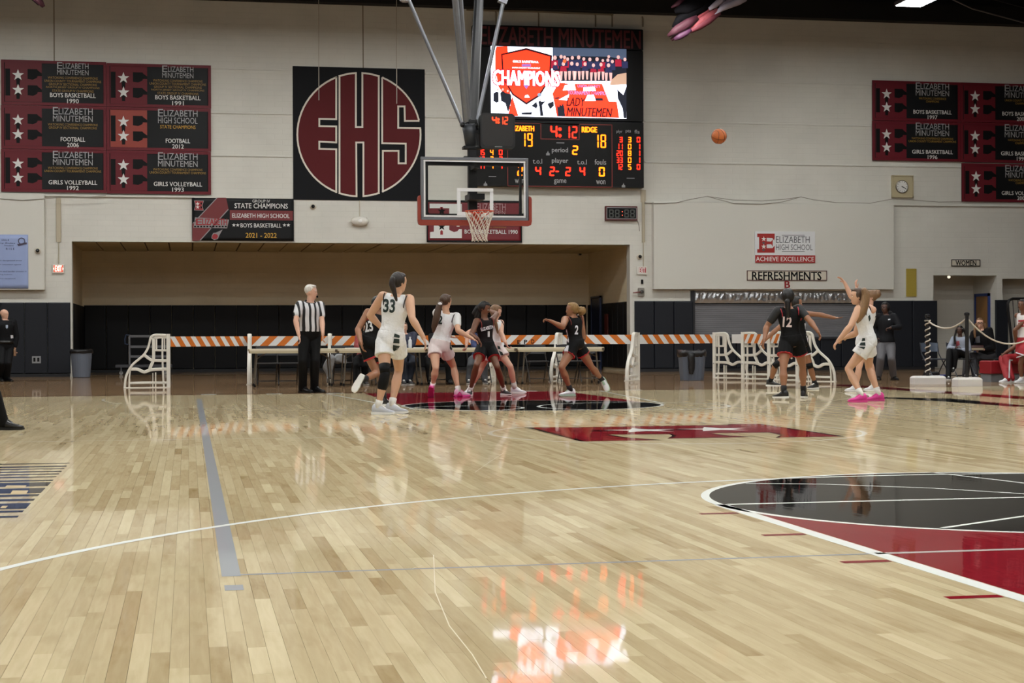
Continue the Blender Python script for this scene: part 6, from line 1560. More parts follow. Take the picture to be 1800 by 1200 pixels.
# --- the standing referee
stripe = bpy.data.materials.new('referee_stripe'); stripe.use_nodes = True
def stripes(m, axis, origin, per=.098):
    nt = m.node_tree; b = nt.nodes['Principled BSDF']; g = nt.nodes.new('ShaderNodeNewGeometry')
    d_ = nt.nodes.new('ShaderNodeVectorMath'); d_.operation = 'DOT_PRODUCT'; nt.links.new(g.outputs['Position'], d_.inputs[0]); d_.inputs[1].default_value = axis
    a_ = nt.nodes.new('ShaderNodeMath'); a_.operation = 'MULTIPLY_ADD'; nt.links.new(d_.outputs['Value'], a_.inputs[0]); a_.inputs[1].default_value = 1/per; a_.inputs[2].default_value = -origin/per+50
    f_ = nt.nodes.new('ShaderNodeMath'); f_.operation = 'FRACT'; nt.links.new(a_.outputs[0], f_.inputs[0])
    c_ = nt.nodes.new('ShaderNodeMath'); c_.operation = 'GREATER_THAN'; nt.links.new(f_.outputs[0], c_.inputs[0]); c_.inputs[1].default_value = .40
    mx = nt.nodes.new('ShaderNodeMix'); mx.data_type = 'RGBA'; nt.links.new(c_.outputs[0], mx.inputs[0]); mx.inputs[6].default_value = lin('101012'); mx.inputs[7].default_value = lin('d3d3d6')
    nt.links.new(mx.outputs[2], b.inputs['Base Color']); b.inputs['Roughness'].default_value = .65
ref = person('white haired referee in striped shirt and black trousers, standing', 29.5, 1.86, dict(pel=(544.5, 589), neck=(545, 532), head=(546.5, 513.5)), 20, 'fair', 'white', headphi=72, male=True, belly=.02,
    top=dict(m=stripe, kind='tee', sleeve=.62, name='striped_shirt', t0=.10), bottom=dict(m=mat('trousers_black', '060607', .7, spec=.2, bump=.5, bscale=9), kind='trousers', t1=.22), shoes=DRESS, hair_style=('short',),
    arms=dict(R=((520, 563), -1, (525, 588), -1, (529, 603)), L=((566, 564), -1, (567.5, 586), -1, (567, 602))), legs=dict(R=dict(k=((532.5, 634), -1), fx=532, phi=40), L=dict(k=((553, 634), -1), fx=552.5, phi=45, dy=.05)), hands=(.5, .5))
MB().tube([ref['NECK']+ref['up']*.012+ref['ls']*(.095*cos(q*pi/9))+ref['fs']*(.085*sin(q*pi/9)-.0)-ref['up']*(.03*sin(q*pi/9)) for q in range(18)], .014, 6, closed=True).build('collar', P_K, ref['t'], smooth=True)
stripes(stripe, tuple(ref['ls']), ref['PEL'].dot(ref['ls'])+.02)
band_on(ref, ref['PEL']+ref['up']*.10, ref['PEL']+ref['up']*.15, 0, 1, .001, .001, 'belt_tab', P_K)
o = MB().lathe([(.024, -.02), (.024, .02)], (0, 0, 0), 14).build('wrist_band', P_K, ref['t']); o.location = ref['A']['L'][2]-ref['t'].location+Vector((0, 0, .03)); o.scale = (1.5, 1.5, .9)
MB().ell(ref['P'](0, .45, .19), ((.02, 0, 0), (0, .02, 0), (0, 0, .02)), 8, 6).build('whistle', P_K, ref['t'])
# --- referee whose leg enters at the left edge
person('second referee, only the black trouser leg and shoe at the left edge', 18.3, 1.8, dict(pel=(-48, 592), neck=(-52, 505), head=(-48, 470)), 80, 'fair', 'brown', male=True, top=dict(m=mat('dark_shirt', '1a1a1c', .6), kind='tee', sleeve=.6, name='shirt', t0=.1), bottom=dict(m=mat('trousers_black', ''), kind='trousers'), shoes=DRESS, hair_style=('short',),
    arms=dict(R=((-75, 560), -1, (-80, 600), -1), L=((-70, 560), 1, (-72, 600), 1)), legs=dict(R=dict(k=((-20, 668), -1), fx=3, phi=80), L=dict(k=((-60, 668), 1), fx=-60, phi=80, dy=.3)))
# --- number 33
p33 = person('tall player number 33 in white with black knee sleeve, back turned', 20.85, 1.80, dict(pel=(687, 598), neck=(697, 518), head=(701, 496)), 165, 'light', 'darkbrown', phis=160, headphi=118, pitch=8, bulk=1.06,
    top=dict(m=M_SHORT_W, trim=M_TRIM_K, t0=.04), bottom=dict(m=M_SHORT_W, len=.44, r=.064), shoes=G_SH, socks=(M_SOCK_W, .22), hair_style=('cap', ('tail', (690, 490, 689, 500, 693, 513, 697, 528), (.035, .040, .032, .018), -.17)),
    arms=dict(L=((650, 554), 1, (672, 577), 1), R=((724.5, 560), -1, (744, 592), -1, (749, 608))), legs=dict(L=dict(k=((677, 657), -1), fx=664, phi=72, dy=-.12), R=dict(k=((701, 650), 1), fx=688, phi=70, dy=.12)), hands=(.5, .35))
a, b, c = p33['L']['L'][:3]
mb = MB(); limb(mb, a+(b-a)*.72, b, [(0, .0405*1.8), (1, .034*1.8)], n=18, cap=False); limb(mb, b, b+(c-b)*.42, [(0, .034*1.8), (.7, .037*1.8), (1, .033*1.8)], n=18); mb.build('knee_sleeve', P_K, p33['t'], smooth=True)
decal(p33, 'top', 'number', M_GREEN, [('text', '33', (684.3, 537.5), 20.5, 24, 4)])
decal(p33, 'bottom', 'side_print', M_GREEN, [(693.5, 586, 700, 588, 703, 590, 702, 594, 692, 592), (692.5, 595, 702, 596, 702, 603.5, 691, 603), (691, 606, 703, 608, 699, 614, 692, 617.5, 690.5, 615)])
decal(p33, 'bottom', 'white_print', W_SH[0], [(696, 611, 701, 610, 698, 614)])
# --- number 23 behind her
p23 = person('player number 23 in black, mostly hidden behind player 33', 23.2, 1.68, dict(pel=(650, 603), neck=(667, 550), head=(665, 535)), 165, 'tan', 'black', headphi=140, top=dict(m=M_KIT_B, trim=M_TRIM_R, t0=.05), bottom=dict(m=M_KIT_B, hem=M_TRIM_R, len=.52), shoes=K_SH, socks=(M_SOCK_K, .3),
    arms=dict(L=((629, 579), -1, (634.5, 602), -1, (637, 612)), R=((676, 580), 1, (682, 600), 1)), legs=dict(L=dict(k=((662, 656), -1), a=((636, 668), -1), toe=((624, 690), 0)), R=dict(k=((669, 655), 1), fx=675, phi=140, dy=.05)))
decal(p23, 'top', 'number', W_SH[0], [('text', '23', (647.5, 573.5), 15, 19, -12)])
# --- ponytailed white player
p2w = person('white player with long brown ponytail and pink shoes, back turned', 26.6, 1.70, dict(pel=(773, 609), neck=(786, 549), head=(783.5, 530)), 170, 'light', 'brown', phis=160, headphi=122, pitch=12, bulk=1.08,
    top=dict(m=M_SHORT_W, trim=M_TRIM_K, t0=-.02, under=(mat('undershirt_white', 'd9d9d8', .6), .55)), bottom=dict(m=mat('shorts_rosy_white', 'd3c6c4', .6, bump=.5, bscale=11), len=.42, r=.066), shoes=(mat('shoe_pale_pink', 'd8a8bf', .5), P_SH[1]), socks=(M_SOCK_W, .2),
    hair_style=('cap', ('tail', (774, 533, 770, 545, 767, 560, 763, 574, 762, 583), (.045, .055, .06, .045, .02), -.16)),
    arms=dict(R=((805, 581), -1, (828, 593.5), -1, (838, 599)), L=((780, 583), 1, (790, 590.5), 1, (798, 593))), legs=dict(L=dict(k=((766, 647), -1), fx=760, phi=175, dy=-.1, lift=.09, tip=.9), R=dict(k=((797, 643), 1), fx=806, phi=105, dy=.1)), hands=(.5, .4))
decal(p2w, 'top', 'number', M_GREEN, [('text', '2', (774, 562), 8, 15, 8)])
decal(p2w, 'bottom', 'side_print', M_GREEN, [(791, 600, 793.5, 603, 795, 613, 793, 616, 790.5, 612)])
for s in 'LR': band_on(p2w, p2w['L'][s][2], p2w['L'][s][1], -.22, .02, .05, .03, 'shoe_cuff', P_SH[0])
MB().ell(at(773.5, 534, p2w['HEAD'].y-.18), ((.035, 0, 0), (0, .035, 0), (0, 0, .03)), 10, 7).build('hair_tie', W_SH[0], p2w['t'])
# --- number 1, black
p1 = person('player number 1 in black, chest towards the court, arm across the opponent', 27.0, 1.66, dict(pel=(854, 610), neck=(851, 560), head=(851, 542)), 18, 'brown', 'black', headphi=62, pitch=18, phis=25,
    top=dict(m=mat('kit_black_maroon', '10080b', .7, spec=.2, bump=.5, bscale=11), trim=mat('kit_deep_red', '7a2a26', .6), t0=.04), bottom=dict(m=M_KIT_B, hem=M_TRIM_R, hm=.93, len=.52, r=.063), shoes=K_SH, socks=(M_SOCK_W, .16),
    hair_style=('cap', ('locks', ((846, 534, 838, 540, 832, 550), (847, 538, 840, 546, 836, 556), (846, 542, 842, 552, 840, 560)), .1, .03)),
    arms=dict(R=((829, 588), -1, (839.5, 595), -1, (844, 601)), L=((873, 552), 1, (862, 546), 1)), legs=dict(R=dict(k=((838, 641), -1), fx=826, phi=-15), L=dict(k=((874, 645), -1), fx=886, phi=20, dy=.15)))
decal(p1, 'top', 'number', W_SH[0], [('text', '1', (859, 587), 3.5, 10, 0)]); decal(p1, 'top', 'chest_lettering', W_SH[0], [('text', 'ELIZABETH', (856, 576.5), 22, 6, -14)])
# --- white player behind number 1
p6 = person('fair haired player in white behind player 1, braid over shoulder', 27.85, 1.70, dict(pel=(867, 609), neck=(869, 563), head=(871, 548)), 35, 'fair', 'sandy', headphi=78, pitch=22,
    top=dict(m=M_SHORT_W, t0=0, trim=M_TRIM_K), bottom=dict(m=mat('shorts_rosy_white', ''), len=.5, r=.067), shoes=W_SH, socks=(M_SOCK_W, .3), hair_style=('cap', ('tail', (866, 553, 870, 563, 873, 575, 875, 586), (.035, .03, .03, .012), -.18)),
    arms=dict(L=((881, 586), -1, (888.5, 602), -1, (892, 609)), R=((823, 585), 1, (820, 606), -1)), legs=dict(L=dict(k=((897, 644), -1), fx=905, phi=60, dy=0), R=dict(k=((847, 645), 1), fx=826, phi=-30, dy=.25)), hands=(.9, .9))
decal(p6, 'bottom', 'side_print', M_GREEN, [(874, 607, 879, 609, 880, 614, 875, 613), (877, 616, 883, 619, 885, 624, 880, 624)])
# --- running number 2
pr2 = person('player number 2 in black in full stride, fair curly hair in a bun', 26.4, 1.70, dict(pel=(1012, 606), neck=(1006, 556), head=(1006, 544.5)), -128, 'tan', 'blond', headphi=-100, phis=-150, bulk=1.1,
    top=dict(m=M_KIT_B, trim=mat('kit_rust', '6d2a24', .6), t0=.0), bottom=dict(m=M_KIT_B, hem=M_TRIM_R, hm=.97, len=.40, r=.063), shoes=GREENSOLE, socks=(M_SOCK_K, .25), hair_style=('cap', ('blob', 1022.5, 546.5, .072, 0)),
    arms=dict(L=((989, 575), -1, (968, 564), -1, (960, 561)), R=((1026, 593), 1, (1020, 602), 1)), legs=dict(L=dict(k=((987, 645), -1), fx=1003.5, phi=-88, dy=-.05), R=dict(k=((1039, 644), 1), a=((1059, 668), 1), toe=((1068, 690), -1))), hands=(1.1, 1))
decal(pr2, 'top', 'number', W_SH[0], [('text', '2', (1013.5, 579.5), 6, 16, 4)])
decal(pr2, 'top', 'side_stripe', W_SH[0], [(990.5, 579, 996.5, 579, 1000, 597, 1000, 607, 993, 607, 994, 597)])
decal(pr2, 'bottom', 'side_stripe', W_SH[0], [(993, 607, 1000, 607, 998, 621, 991.5, 620)])
# --- number 12
p12 = person('player number 12 in black with short sleeves, back turned', 24.1, 1.68, dict(pel=(1391, 600), neck=(1385, 540), head=(1384, 521.5)), 178, 'tan', 'black', bulk=1.12, pitch=5,
    top=dict(m=M_KIT_B, trim=mat('kit_pink_red', 'b0303a', .6), t0=.02, under=(mat('undershirt_black', '111113', .6), .62)), bottom=dict(m=M_KIT_B, hem=M_TRIM_R, hm=.97, len=.46, r=.069), shoes=K_SH, socks=(M_SOCK_K, .28), hair_style=('full', ('tail', (1384, 530, 1385, 545, 1386, 556), (.045, .04, .03), -.14)),
    arms=dict(L=((1347.5, 574), -1, (1343.5, 596), -1, (1341, 606)), R=((1423, 563), -1, (1437, 581), -1, (1441, 589))), legs=dict(L=dict(k=((1377, 647), -1), fx=1378, phi=215, dy=-.25, lift=.02), R=dict(k=((1411, 644), 1), fx=1412, phi=150, dy=.2)), hands=(.4, .5))
decal(p12, 'top', 'number', mat('number_rose_white', 'd8c6c6', .5), [('text', '12', (1384, 565.5), 16, 18, 3)])
decal(p12, 'top', 'side_stripe', W_SH[0], [(1366, 575, 1368, 575, 1369, 590, 1367, 590)])
# --- defender behind number 12
pd = person('defender in black behind player 12, one arm stretched out towards the shooter', 28.4, 1.72, dict(pel=(1409, 601), neck=(1401, 548), head=(1400, 533)), 55, 'tan', 'black', headphi=80, top=dict(m=M_KIT_B, trim=M_TRIM_R, t0=0), bottom=dict(m=M_KIT_B, hem=W_SH[0], len=.5), shoes=K_SH, socks=(M_SOCK_K, .25),
    arms=dict(L=((1439, 552.5), -1, (1465, 558), -1, (1476, 559)), R=((1364, 580), -1, (1346, 596), -1, (1341, 603))), legs=dict(L=dict(k=((1424, 645), -1), fx=1433, phi=-60, dy=.1), R=dict(k=((1363, 642), -1), fx=1354, phi=60, dy=.3, lift=.05)), hands=(.25, .4))
for s in 'LR': band_on(pd, pd['L'][s][0], pd['L'][s][1], .84, 1.06, .062, .057, 'knee_pad', P_K)
decal(pd, 'top', 'side_stripe', W_SH[0], [(1414, 568, 1419, 568, 1421, 590, 1417, 590)]); decal(pd, 'bottom', 'side_stripe', W_SH[0], [(1417, 590, 1421.5, 590, 1424, 602, 1420, 602)])
# --- ponytailed shooter side
pw = person('white player with long streaked ponytail and bright pink shoes, back to the onlooker', 22.8, 1.72, dict(pel=(1526, 601), neck=(1513, 537), head=(1507.5, 521)), -112, 'light', 'brown', headphi=-100, phis=-128, bulk=1.06,
    top=dict(m=M_SHORT_W, trim=M_TRIM_K, t0=.0), bottom=dict(m=M_SHORT_W, len=.46, r=.069), shoes=(mat('shoe_hot_pink', 'd0368f', .45), P_SH[1]), socks=(M_SOCK_W, .26), hair_style=('cap',),
    arms=dict(L=((1495, 573), -1, (1474, 597.5), -1, (1465, 609)), R=((1504, 586), 1, (1484, 594), 1)), legs=dict(L=dict(k=((1491, 648), -1), fx=1515, phi=-95, dy=-.2), R=dict(k=((1527, 645), 1), fx=1545, phi=-98, dy=.15)), hands=(.6, .6))
mb = MB()
for off, rr_ in ((0, 1), (.03, .8)):
    pts = [at(a, b, pw['HEAD'].y-.13-off) for a, b in ((1519, 510), (1522, 518), (1520, 532), (1515, 548), (1509, 560), (1507, 567))]
    r = [.045*rr_, .06*rr_, .068*rr_, .072*rr_, .05*rr_, .015]
    for i in range(5): limb(mb, pts[i], pts[i+1], [(0, r[i]), (1, r[i+1])], n=10)
JOBS.append(['ponytail', mb, .011, 2, [mat('hair_streaked', '8b6b4a', .45, bump=.8, bscale=40, var=.45, vscale=22, stretch=(2.2, 2.2, .3))], pw['t'], None])
decal(pw, 'bottom', 'side_print', M_GREEN, [(1516, 594, 1520.5, 594, 1521, 599, 1514.5, 600), (1513, 602, 1521, 601.5, 1521.5, 607.5, 1510.5, 607), (1507.5, 609, 1521, 609.5, 1519, 614, 1512, 611)])
decal(pw, 'top', 'number', M_GREEN, [(1526, 556, 1529, 553, 1530.5, 560, 1528, 565)])
for s in 'LR': band_on(pw, pw['L'][s][2]-Vector((0, 0, .083)), pw['L'][s][1], .02, .07, .052, .05, 'shoe_collar', P_SH[0])
# --- shooter with raised arms behind her
ps = person('white player behind the long ponytail, shooting arm raised, fair bun', 27.0, 1.72, dict(pel=(1517, 601), neck=(1530, 541), head=(1531, 522)), -95, 'fair', 'sandy', headphi=-100, top=dict(m=M_SHORT_W, trim=M_TRIM_K, t0=0), bottom=dict(m=M_SHORT_W, len=.46, r=.067), shoes=W_SH, socks=(M_SOCK_W, .2), hair_style=('cap', ('blob', 1541, 517, .075, 0)),
    arms=dict(L=((1496, 521), -1, (1485, 497), -1, (1474, 484)), R=((1510, 524), 1, (1506, 507), 1, (1504, 497))), legs=dict(L=dict(k=((1510, 646), -1), fx=1505, phi=-90), R=dict(k=((1532, 646), 1), fx=1536, phi=-80, dy=.1)), hands=(.3, .4))
decal(ps, 'bottom', 'side_print', M_GREEN, [(1496, 612, 1500, 612, 1500, 606, 1497, 606)])
# --- standing onlooker
ph = person('onlooker in dark hooded sweatshirt and grey trousers, standing by the wall', 33.9, 1.68, dict(pel=(1557.5, 603), neck=(1558, 553), head=(1556, 541)), -22, 'dark', 'black', headphi=-40, bulk=1.12,
    top=dict(m=mat('hoodie_dark', '131418', .7, spec=.2, bump=.5, bscale=8), kind='hood', sleeve=1.85, name='hooded_sweatshirt', t0=.03, grow=.026), bottom=dict(m=mat('trousers_grey', '5d5c60', .7, bump=.5, bscale=8), kind='trousers', end=.92), shoes=(mat('boot_black', '0e0e10', .5), mat('boot_sole', '0c0c0c', .6)), hair_style=('full',),
    arms=dict(L=((1581, 575), -1, (1566, 576), -1, (1559, 577)), R=((1537, 577), 1, (1543, 594), -1)), legs=dict(R=dict(k=((1548, 630), -1), fx=1544.5, phi=-20), L=dict(k=((1567, 630), -1), fx=1570.5, phi=5)), hands=(1.2, .6))
a, b, c = ph['A']['L']; band_on(ph, b, c, .05, .55, .062, .054, 'white_sleeve_patch', W_SH[0]); decal(ph, 'top', 'chest_badge', W_SH[0], [(1561, 560.5, 1565, 560, 1565, 562, 1561, 562.5)])
# --- police officer at the left edge
po = person('police officer in black uniform by the wall pads, bald, holding a brown bottle', 40.0, 1.74, dict(pel=(9, 608), neck=(9, 562), head=(7.5, 552.5)), 30, 'fair', None, male=True, headphi=62, bulk=1.1,
    top=dict(m=mat('uniform_black', '090a0e', .7, spec=.2, bump=.5, bscale=8), kind='tee', sleeve=1.85, name='uniform_shirt', t0=.06), bottom=dict(m=mat('uniform_trousers', '08090c', .7, spec=.2), kind='trousers'), shoes=DRESS,
    arms=dict(L=((29, 592), -1, (26, 611), -1, (26, 616)), R=((-12, 590), 1, (-10, 610), -1)), legs=dict(R=dict(k=((2, 638), -1), fx=0, phi=20), L=dict(k=((14, 638), -1), fx=12, phi=40)), hands=(.9, .6))
decal(po, 'top', 'badge', mat('badge_silver', 'a8b2c4', .3, .5), [(10, 571, 14, 571, 14, 575.5, 12, 577.5, 10, 575.5)])
band_on(po, po['A']['L'][0], po['A']['L'][1], .30, .55, .072, .07, 'shoulder_patch', mat('patch_pale', '9a9a94', .6)); decal(po, 'top', 'white_badge', W_SH[0], [(18.5, 589, 23, 589, 23.5, 594, 19, 594.5)])
band_on(po, po['PEL']+po['up']*.06, po['PEL']+po['up']*.12, 0, 1, .19, .185, 'duty_belt', mat('belt_black', '0a0a0b', .3))
W_ = po['A']['L'][2]; o = MB().lathe([(.03, -.10), (.034, -.09), (.034, .03), (.015, .07), (.015, .10), (.001, .10)], (0, 0, 0), 12).build('brown_bottle', mat('bottle_tan', '8a6a50', .4), None); o.location = W_+Vector((.0, -.06, -.09)); tag(o, 'small brown bottle held by the police officer', 'bottle')
# --- seated people
def seated(label, px, Y, skin, hair, topm, botm, headpx, neckpx, pelpx, H=1.7, phi=0, sleeve=1.85, headphi=None, hairst=('cap',), arms=None, legs=None, kind='tee', shoes=K_SH, bulk=1.05, hands=(.6, .6), male=False, name='shirt'):
    return person(label, Y, H, dict(pel=pelpx, neck=neckpx, head=headpx), phi, skin, hair, headphi=headphi, bulk=bulk, male=male, top=dict(m=topm, kind=kind, sleeve=sleeve, name=name, t0=.05, grow=.024), bottom=dict(m=botm, kind='trousers', end=1.0), shoes=shoes, hair_style=hairst, arms=arms, legs=legs, hands=hands)
TYc = 34.75
M_NAVY = mat('shirt_navy', '1b2138', .7, bump=.5, bscale=8); M_DENIM = mat('denim', '1f2637', .7, bump=.5, bscale=8); M_DK = mat('cloth_black', '08080a', .7, spec=.2, bump=.5, bscale=8)
def std_legs(x, w_=8, y=628, dy=-.42, phi=0, far=-1): return dict(R=dict(k=((x-w_, y), -1), fx=x-w_-1, phi=phi-8, dy=dy), L=dict(k=((x+w_, y), -1), fx=x+w_+1, phi=phi+8, dy=dy+.1))
s2 = seated('seated man in navy jacket and jeans behind player 33', 712, TYc, 'fair', 'brown', M_NAVY, M_DENIM, (709.5, 576), (710, 587), (713, 629), H=1.78, male=True, bulk=1.15, arms=dict(R=((697, 606), -1, (705, 611), -1), L=((724, 607), -1, (714, 612), -1)), legs=dict(R=dict(k=((708, 632), -1), fx=709, phi=0, dy=-.75), L=dict(k=((727, 632), -1), fx=717, phi=25, dy=-.7)), shoes=(K_SH[0], K_SH[1]))
s1_ = seated('seated person in faded red top behind player 23', 640, TYc, 'light', 'brown', mat('shirt_faded_red', '8c3434', .7, bump=.5, bscale=8), M_DK, (645, 578), (644, 588), (641, 629), H=1.66, arms=dict(R=((627, 608), -1, (635, 613), -1), L=((655, 608), -1, (648, 613), -1)), legs=std_legs(634, 7, 632, -.72))
s3_ = seated('seated person in black behind the ponytailed player', 772, TYc, 'fair', 'black', M_DK, M_DK, (772, 577), (772, 588), (772, 629), H=1.7, arms=dict(R=((760, 608), -1, (766, 613), -1), L=((785, 608), -1, (778, 613), -1)), legs=dict(R=dict(k=((752, 630), -1), fx=756, phi=-10, dy=-.7), L=dict(k=((788, 632), -1), fx=790, phi=5, dy=-.75)), shoes=(P_K, P_K))
s4_ = seated('seated person in grey trousers and blue top behind player 1', 842, TYc, 'tan', 'black', mat('shirt_blue', '26345f', .7, bump=.5, bscale=8), mat('trousers_slate', '55585e', .7, bump=.5, bscale=8), (847, 578), (846, 588), (843, 629), H=1.68, arms=dict(R=((833, 607), -1, (838, 612), -1), L=((858, 607), -1, (850, 612), -1)), legs=dict(R=dict(k=((829, 632), -1), fx=824, phi=-10, dy=-.7), L=dict(k=((851, 632), -1), fx=852, phi=0, dy=-.7)))
# girl and woman by the rope
gl_ = seated('seated girl in pale grey sweatshirt behind the plain rope post', 1690, 34.0, 'dark', 'black', mat('sweatshirt_grey', '8f97a6', .7, bump=.5, bscale=8), M_DK, (1687, 580.5), (1687.5, 592), (1690, 622), H=1.42, phi=-18, headphi=-35, hairst=('full', ('locks', ((1681, 580, 1678, 592, 1679, 604), (1694, 578, 1698, 590)), -.08, .025)),
    arms=dict(R=((1668, 612), -1, (1679, 611), -1, (1683, 610)), L=((1704, 615), -1, (1690, 616), -1)), legs=dict(R=dict(k=((1669, 617), -1), fx=1667, phi=-20, dy=-.5), L=dict(k=((1680, 618), -1), a=((1677, 645), -1), toe=((1673, 652), -1))), name='sweatshirt', sleeve=1.9)
decal(gl_, 'top', 'chest_print', mat('print_faded_red', 'a04a50', .5), [(1680, 600, 1686, 599, 1687, 606, 1681, 609)])
wo = seated('seated woman in black jacket with glasses, book in her hands', 1735, 34.6, 'fair', 'sandy', mat('jacket_black2', '08080b', .7, spec=.2, bump=.5, bscale=8), mat('trousers_charcoal', '2b2a2e', .7, bump=.5, bscale=8), (1722.5, 568), (1725, 580), (1735, 625), H=1.72, phi=-28, headphi=-25, hairst=('cap', ('locks', ((1715, 570, 1713, 582, 1714, 592), (1731, 570, 1733, 580)), -.03, .03)),
    arms=dict(R=((1704, 609), -1, (1709, 614), -1, (1714, 615)), L=((1745, 612), -1, (1730, 614), -1, (1724, 614))), legs=dict(R=dict(k=((1701, 626), -1), fx=1697, phi=-25, dy=-.55), L=dict(k=((1711, 631), -1), fx=1714, phi=-15, dy=-.5)), name='jacket', bulk=1.12)
decal(wo, 'top', 'grey_blouse', mat('blouse_grey', '55565c', .6), [(1714, 592, 1722, 590, 1723, 602, 1715, 603)])
mb = MB()
for s in (-1, 1): mb.tube([wo['P'](s*.135+.10*cos(q*pi/5), .43, .50+.075*sin(q*pi/5)) for q in range(10)], .004, 5, closed=True)
mb.tube([wo['P'](-.04, .435, .51), wo['P'](.04, .435, .51)], .004, 5); mb.build('glasses', P_K, wo['t'])
bc = (wo['A']['L'][2]+wo['A']['R'][2])/2+Vector((-.05, -.07, .035))
t = thing('book', 'thick closed book held by the seated woman in black', 'book', tuple(bc))
for nm, m, z0, z1, e in (('cover', mat('book_cover', '3a1f1c', .5), -.035, -.025, 0), ('pages', mat('book_pages', 'cbbfa4', .7), -.025, .028, .008), ('cover', mat('book_cover', ''), .028, .036, 0)):
    o = MB().bbox(-.13+e, -.09+e, z0, .13-e, .09-e, z1, .003).build(nm, m, None); o.parent = t
t.rotation_euler = (.25, 0, -.4)
# red trousers and cheerleader at the right edge
rd = seated('seated person in red trousers on the red bench, hands on knees', 1790, 31.55, 'brown', 'black', mat('jacket_red', '8f1620', .6), mat('trousers_red', '94101c', .65, bump=.5, bscale=8), (1812, 555), (1806, 571), (1797, 629), H=1.66, phi=-62, headphi=-90, arms=dict(L=((1786, 608), -1, (1768, 619), -1, (1761, 624)), R=((1790, 606), 1, (1772, 618), 1)), legs=dict(L=dict(k=((1762, 630), -1), fx=1771, phi=-80, dy=-.50), R=dict(k=((1768, 629), -1), fx=1778, phi=-75, dy=-.36)), sleeve=.6, shoes=W_SH)
decal(rd, 'bottom', 'white_side_stripe', W_SH[0], [(1773.5, 633, 1776, 633, 1775, 664, 1772.5, 664), (1774, 631.5, 1780, 631.5, 1780, 634, 1774, 634)])
ch = person('standing cheerleader in white top and red skirt by the bench', 30.75, 1.66, dict(pel=(1800, 603), neck=(1800, 551), head=(1798, 536)), -60, 'brown', 'black', headphi=-80, top=dict(m=mat('cheer_white', 'd8d4d2', .6), kind='tank', name='cheer_top', t0=.12), bottom=dict(m=mat('cheer_red', '9a1420', .6), len=.55, r=.088, name='skirt', hem=W_SH[0], hm=1.05), shoes=W_SH, socks=(M_SOCK_W, .16), hair_style=('cap',),
    arms=dict(L=((1784, 580), 1, (1786, 600), 1), R=((1815, 580), 1, (1818, 600), 1)), legs=dict(L=dict(k=((1794, 640), -1), fx=1796, phi=-70), R=dict(k=((1806, 640), 1), fx=1806, phi=-60, dy=.15)))
decal(ch, 'top', 'chest_print', mat('cheer_print_red', '9a1420', .6), [(1790, 562.5, 1800, 562, 1800, 565, 1790, 565.5), (1790, 567, 1800, 567, 1800, 570, 1790, 570), (1789, 572, 1800, 571.5, 1800, 574, 1789.5, 574.5)])

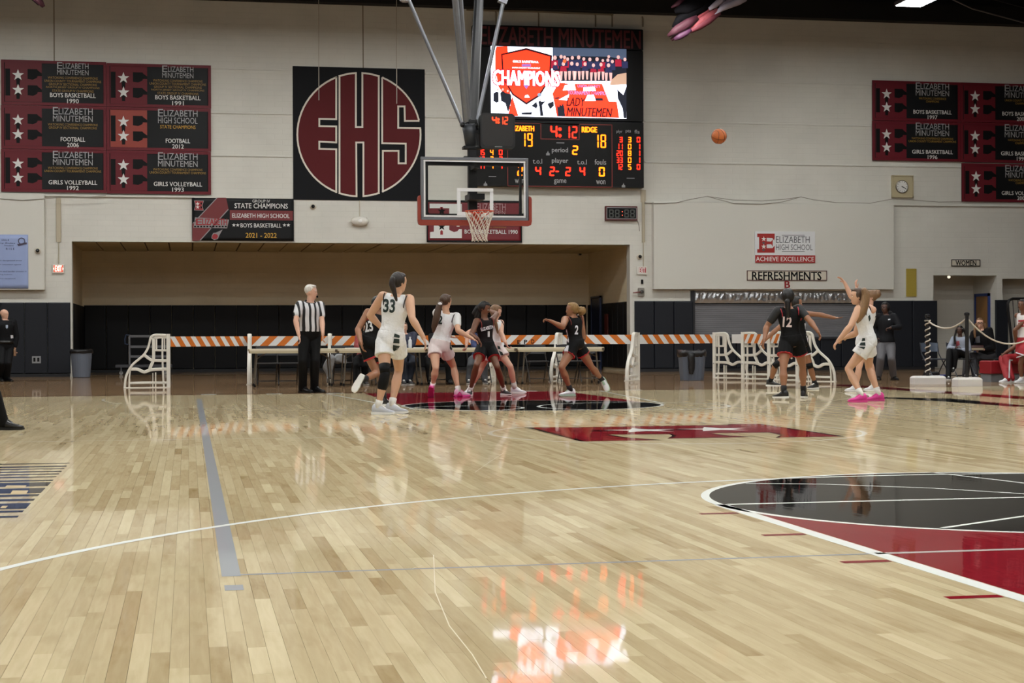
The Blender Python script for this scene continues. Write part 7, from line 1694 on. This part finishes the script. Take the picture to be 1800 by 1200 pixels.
# ---- grow all the bodies and garments in one evaluation
tmp = []
for j in JOBS:
    me = bpy.data.meshes.new('tmp'); me.from_pydata(j[1].v, [], j[1].f); me.update()
    o = bpy.data.objects.new('tmp', me); C.objects.link(o)
    bmx = bmesh.new(); bmx.from_mesh(me); bmesh.ops.recalc_face_normals(bmx, faces=bmx.faces); bmx.to_mesh(me); bmx.free()
    r = o.modifiers.new('r', 'REMESH'); r.mode = 'VOXEL'; r.voxel_size = j[2]
    s = o.modifiers.new('s', 'SMOOTH'); s.iterations = j[3]; s.factor = .5
    tmp.append(o)
bpy.context.view_layer.update()
dg = bpy.context.evaluated_depsgraph_get()
for j, o in zip(JOBS, tmp):
    me = bpy.data.meshes.new_from_object(o.evaluated_get(dg)); me.name = j[0]; me.materials.clear()
    for m in j[4]: me.materials.append(m)
    if j[6]: j[6](me)
    me.polygons.foreach_set('use_smooth', [True]*len(me.polygons))
    j.append(BVHTree.FromPolygons([v.co.copy() for v in me.vertices], [tuple(p.vertices) for p in me.polygons]))
    q = bpy.data.objects.new(j[0], me); C.objects.link(q); q.parent = j[5]
    me.transform(Matrix.Translation(-j[5].location)); me.update()
for o in tmp:
    me = o.data; bpy.data.objects.remove(o); bpy.data.meshes.remove(me)
for job, t, name, m, geo in DECALS:
    bvh = job[-1]; bm_ = bmesh.new()
    for g in geo:
        if g[0] == 'text':
            _, s, (cx_, cy_), wd, ht, ang_ = g; vs, fs = text_geo(s, .03); ca, sa = cos(radians(ang_)), sin(radians(ang_))
            P = []
            for u, v_ in vs:
                x, y = (u-.5)*wd, (.5-v_)*ht; P.append((cx_+x*ca-y*sa, cy_+x*sa+y*ca))
        else:
            P = [(g[i], g[i+1]) for i in range(0, len(g), 2)]; fs = [tuple(range(len(P)))]
        vv = [bm_.verts.new((p[0], p[1], 0)) for p in P]
        for f_ in fs:
            try: bm_.faces.new([vv[i] for i in f_])
            except ValueError: pass
    xs = [v.co.x for v in bm_.verts]; ys = [v.co.y for v in bm_.verts]
    for lo, hi, nrm in ((min(xs), max(xs), (1, 0, 0)), (min(ys), max(ys), (0, 1, 0))):
        q = lo+1.6
        while q < hi:
            bmesh.ops.bisect_plane(bm_, geom=bm_.verts[:]+bm_.edges[:]+bm_.faces[:], plane_co=(q, q, 0), plane_no=nrm); q += 1.6
    last = None; bad = []
    for v in bm_.verts:
        d_ = ray(v.co.x, v.co.y).normalized(); hit = bvh.ray_cast(EYE, d_)
        if hit[0] is not None: v.co = hit[0]-d_*.006+hit[1]*.002
        else: bad.append(v)
    bmesh.ops.delete(bm_, geom=bad, context='VERTS')
    me = bpy.data.meshes.new(name); bm_.to_mesh(me); bm_.free(); me.materials.append(m)
    me.transform(Matrix.Translation(-t.location)); o = bpy.data.objects.new(name, me); C.objects.link(o); o.parent = t

for o in C.objects:                   # fine flat print that nobody could pick apart letter by letter
    if o.type == 'MESH' and o.parent is not None and any(w_ in o.name for w_ in ('lettering', '_print', 'caption', 'headline', 'hour_mark', 'maker_plate', 'roof_clamp', 'chest_', 'wall_conduit')) and len(o.data.vertices) > 12: o['kind'] = 'stuff'
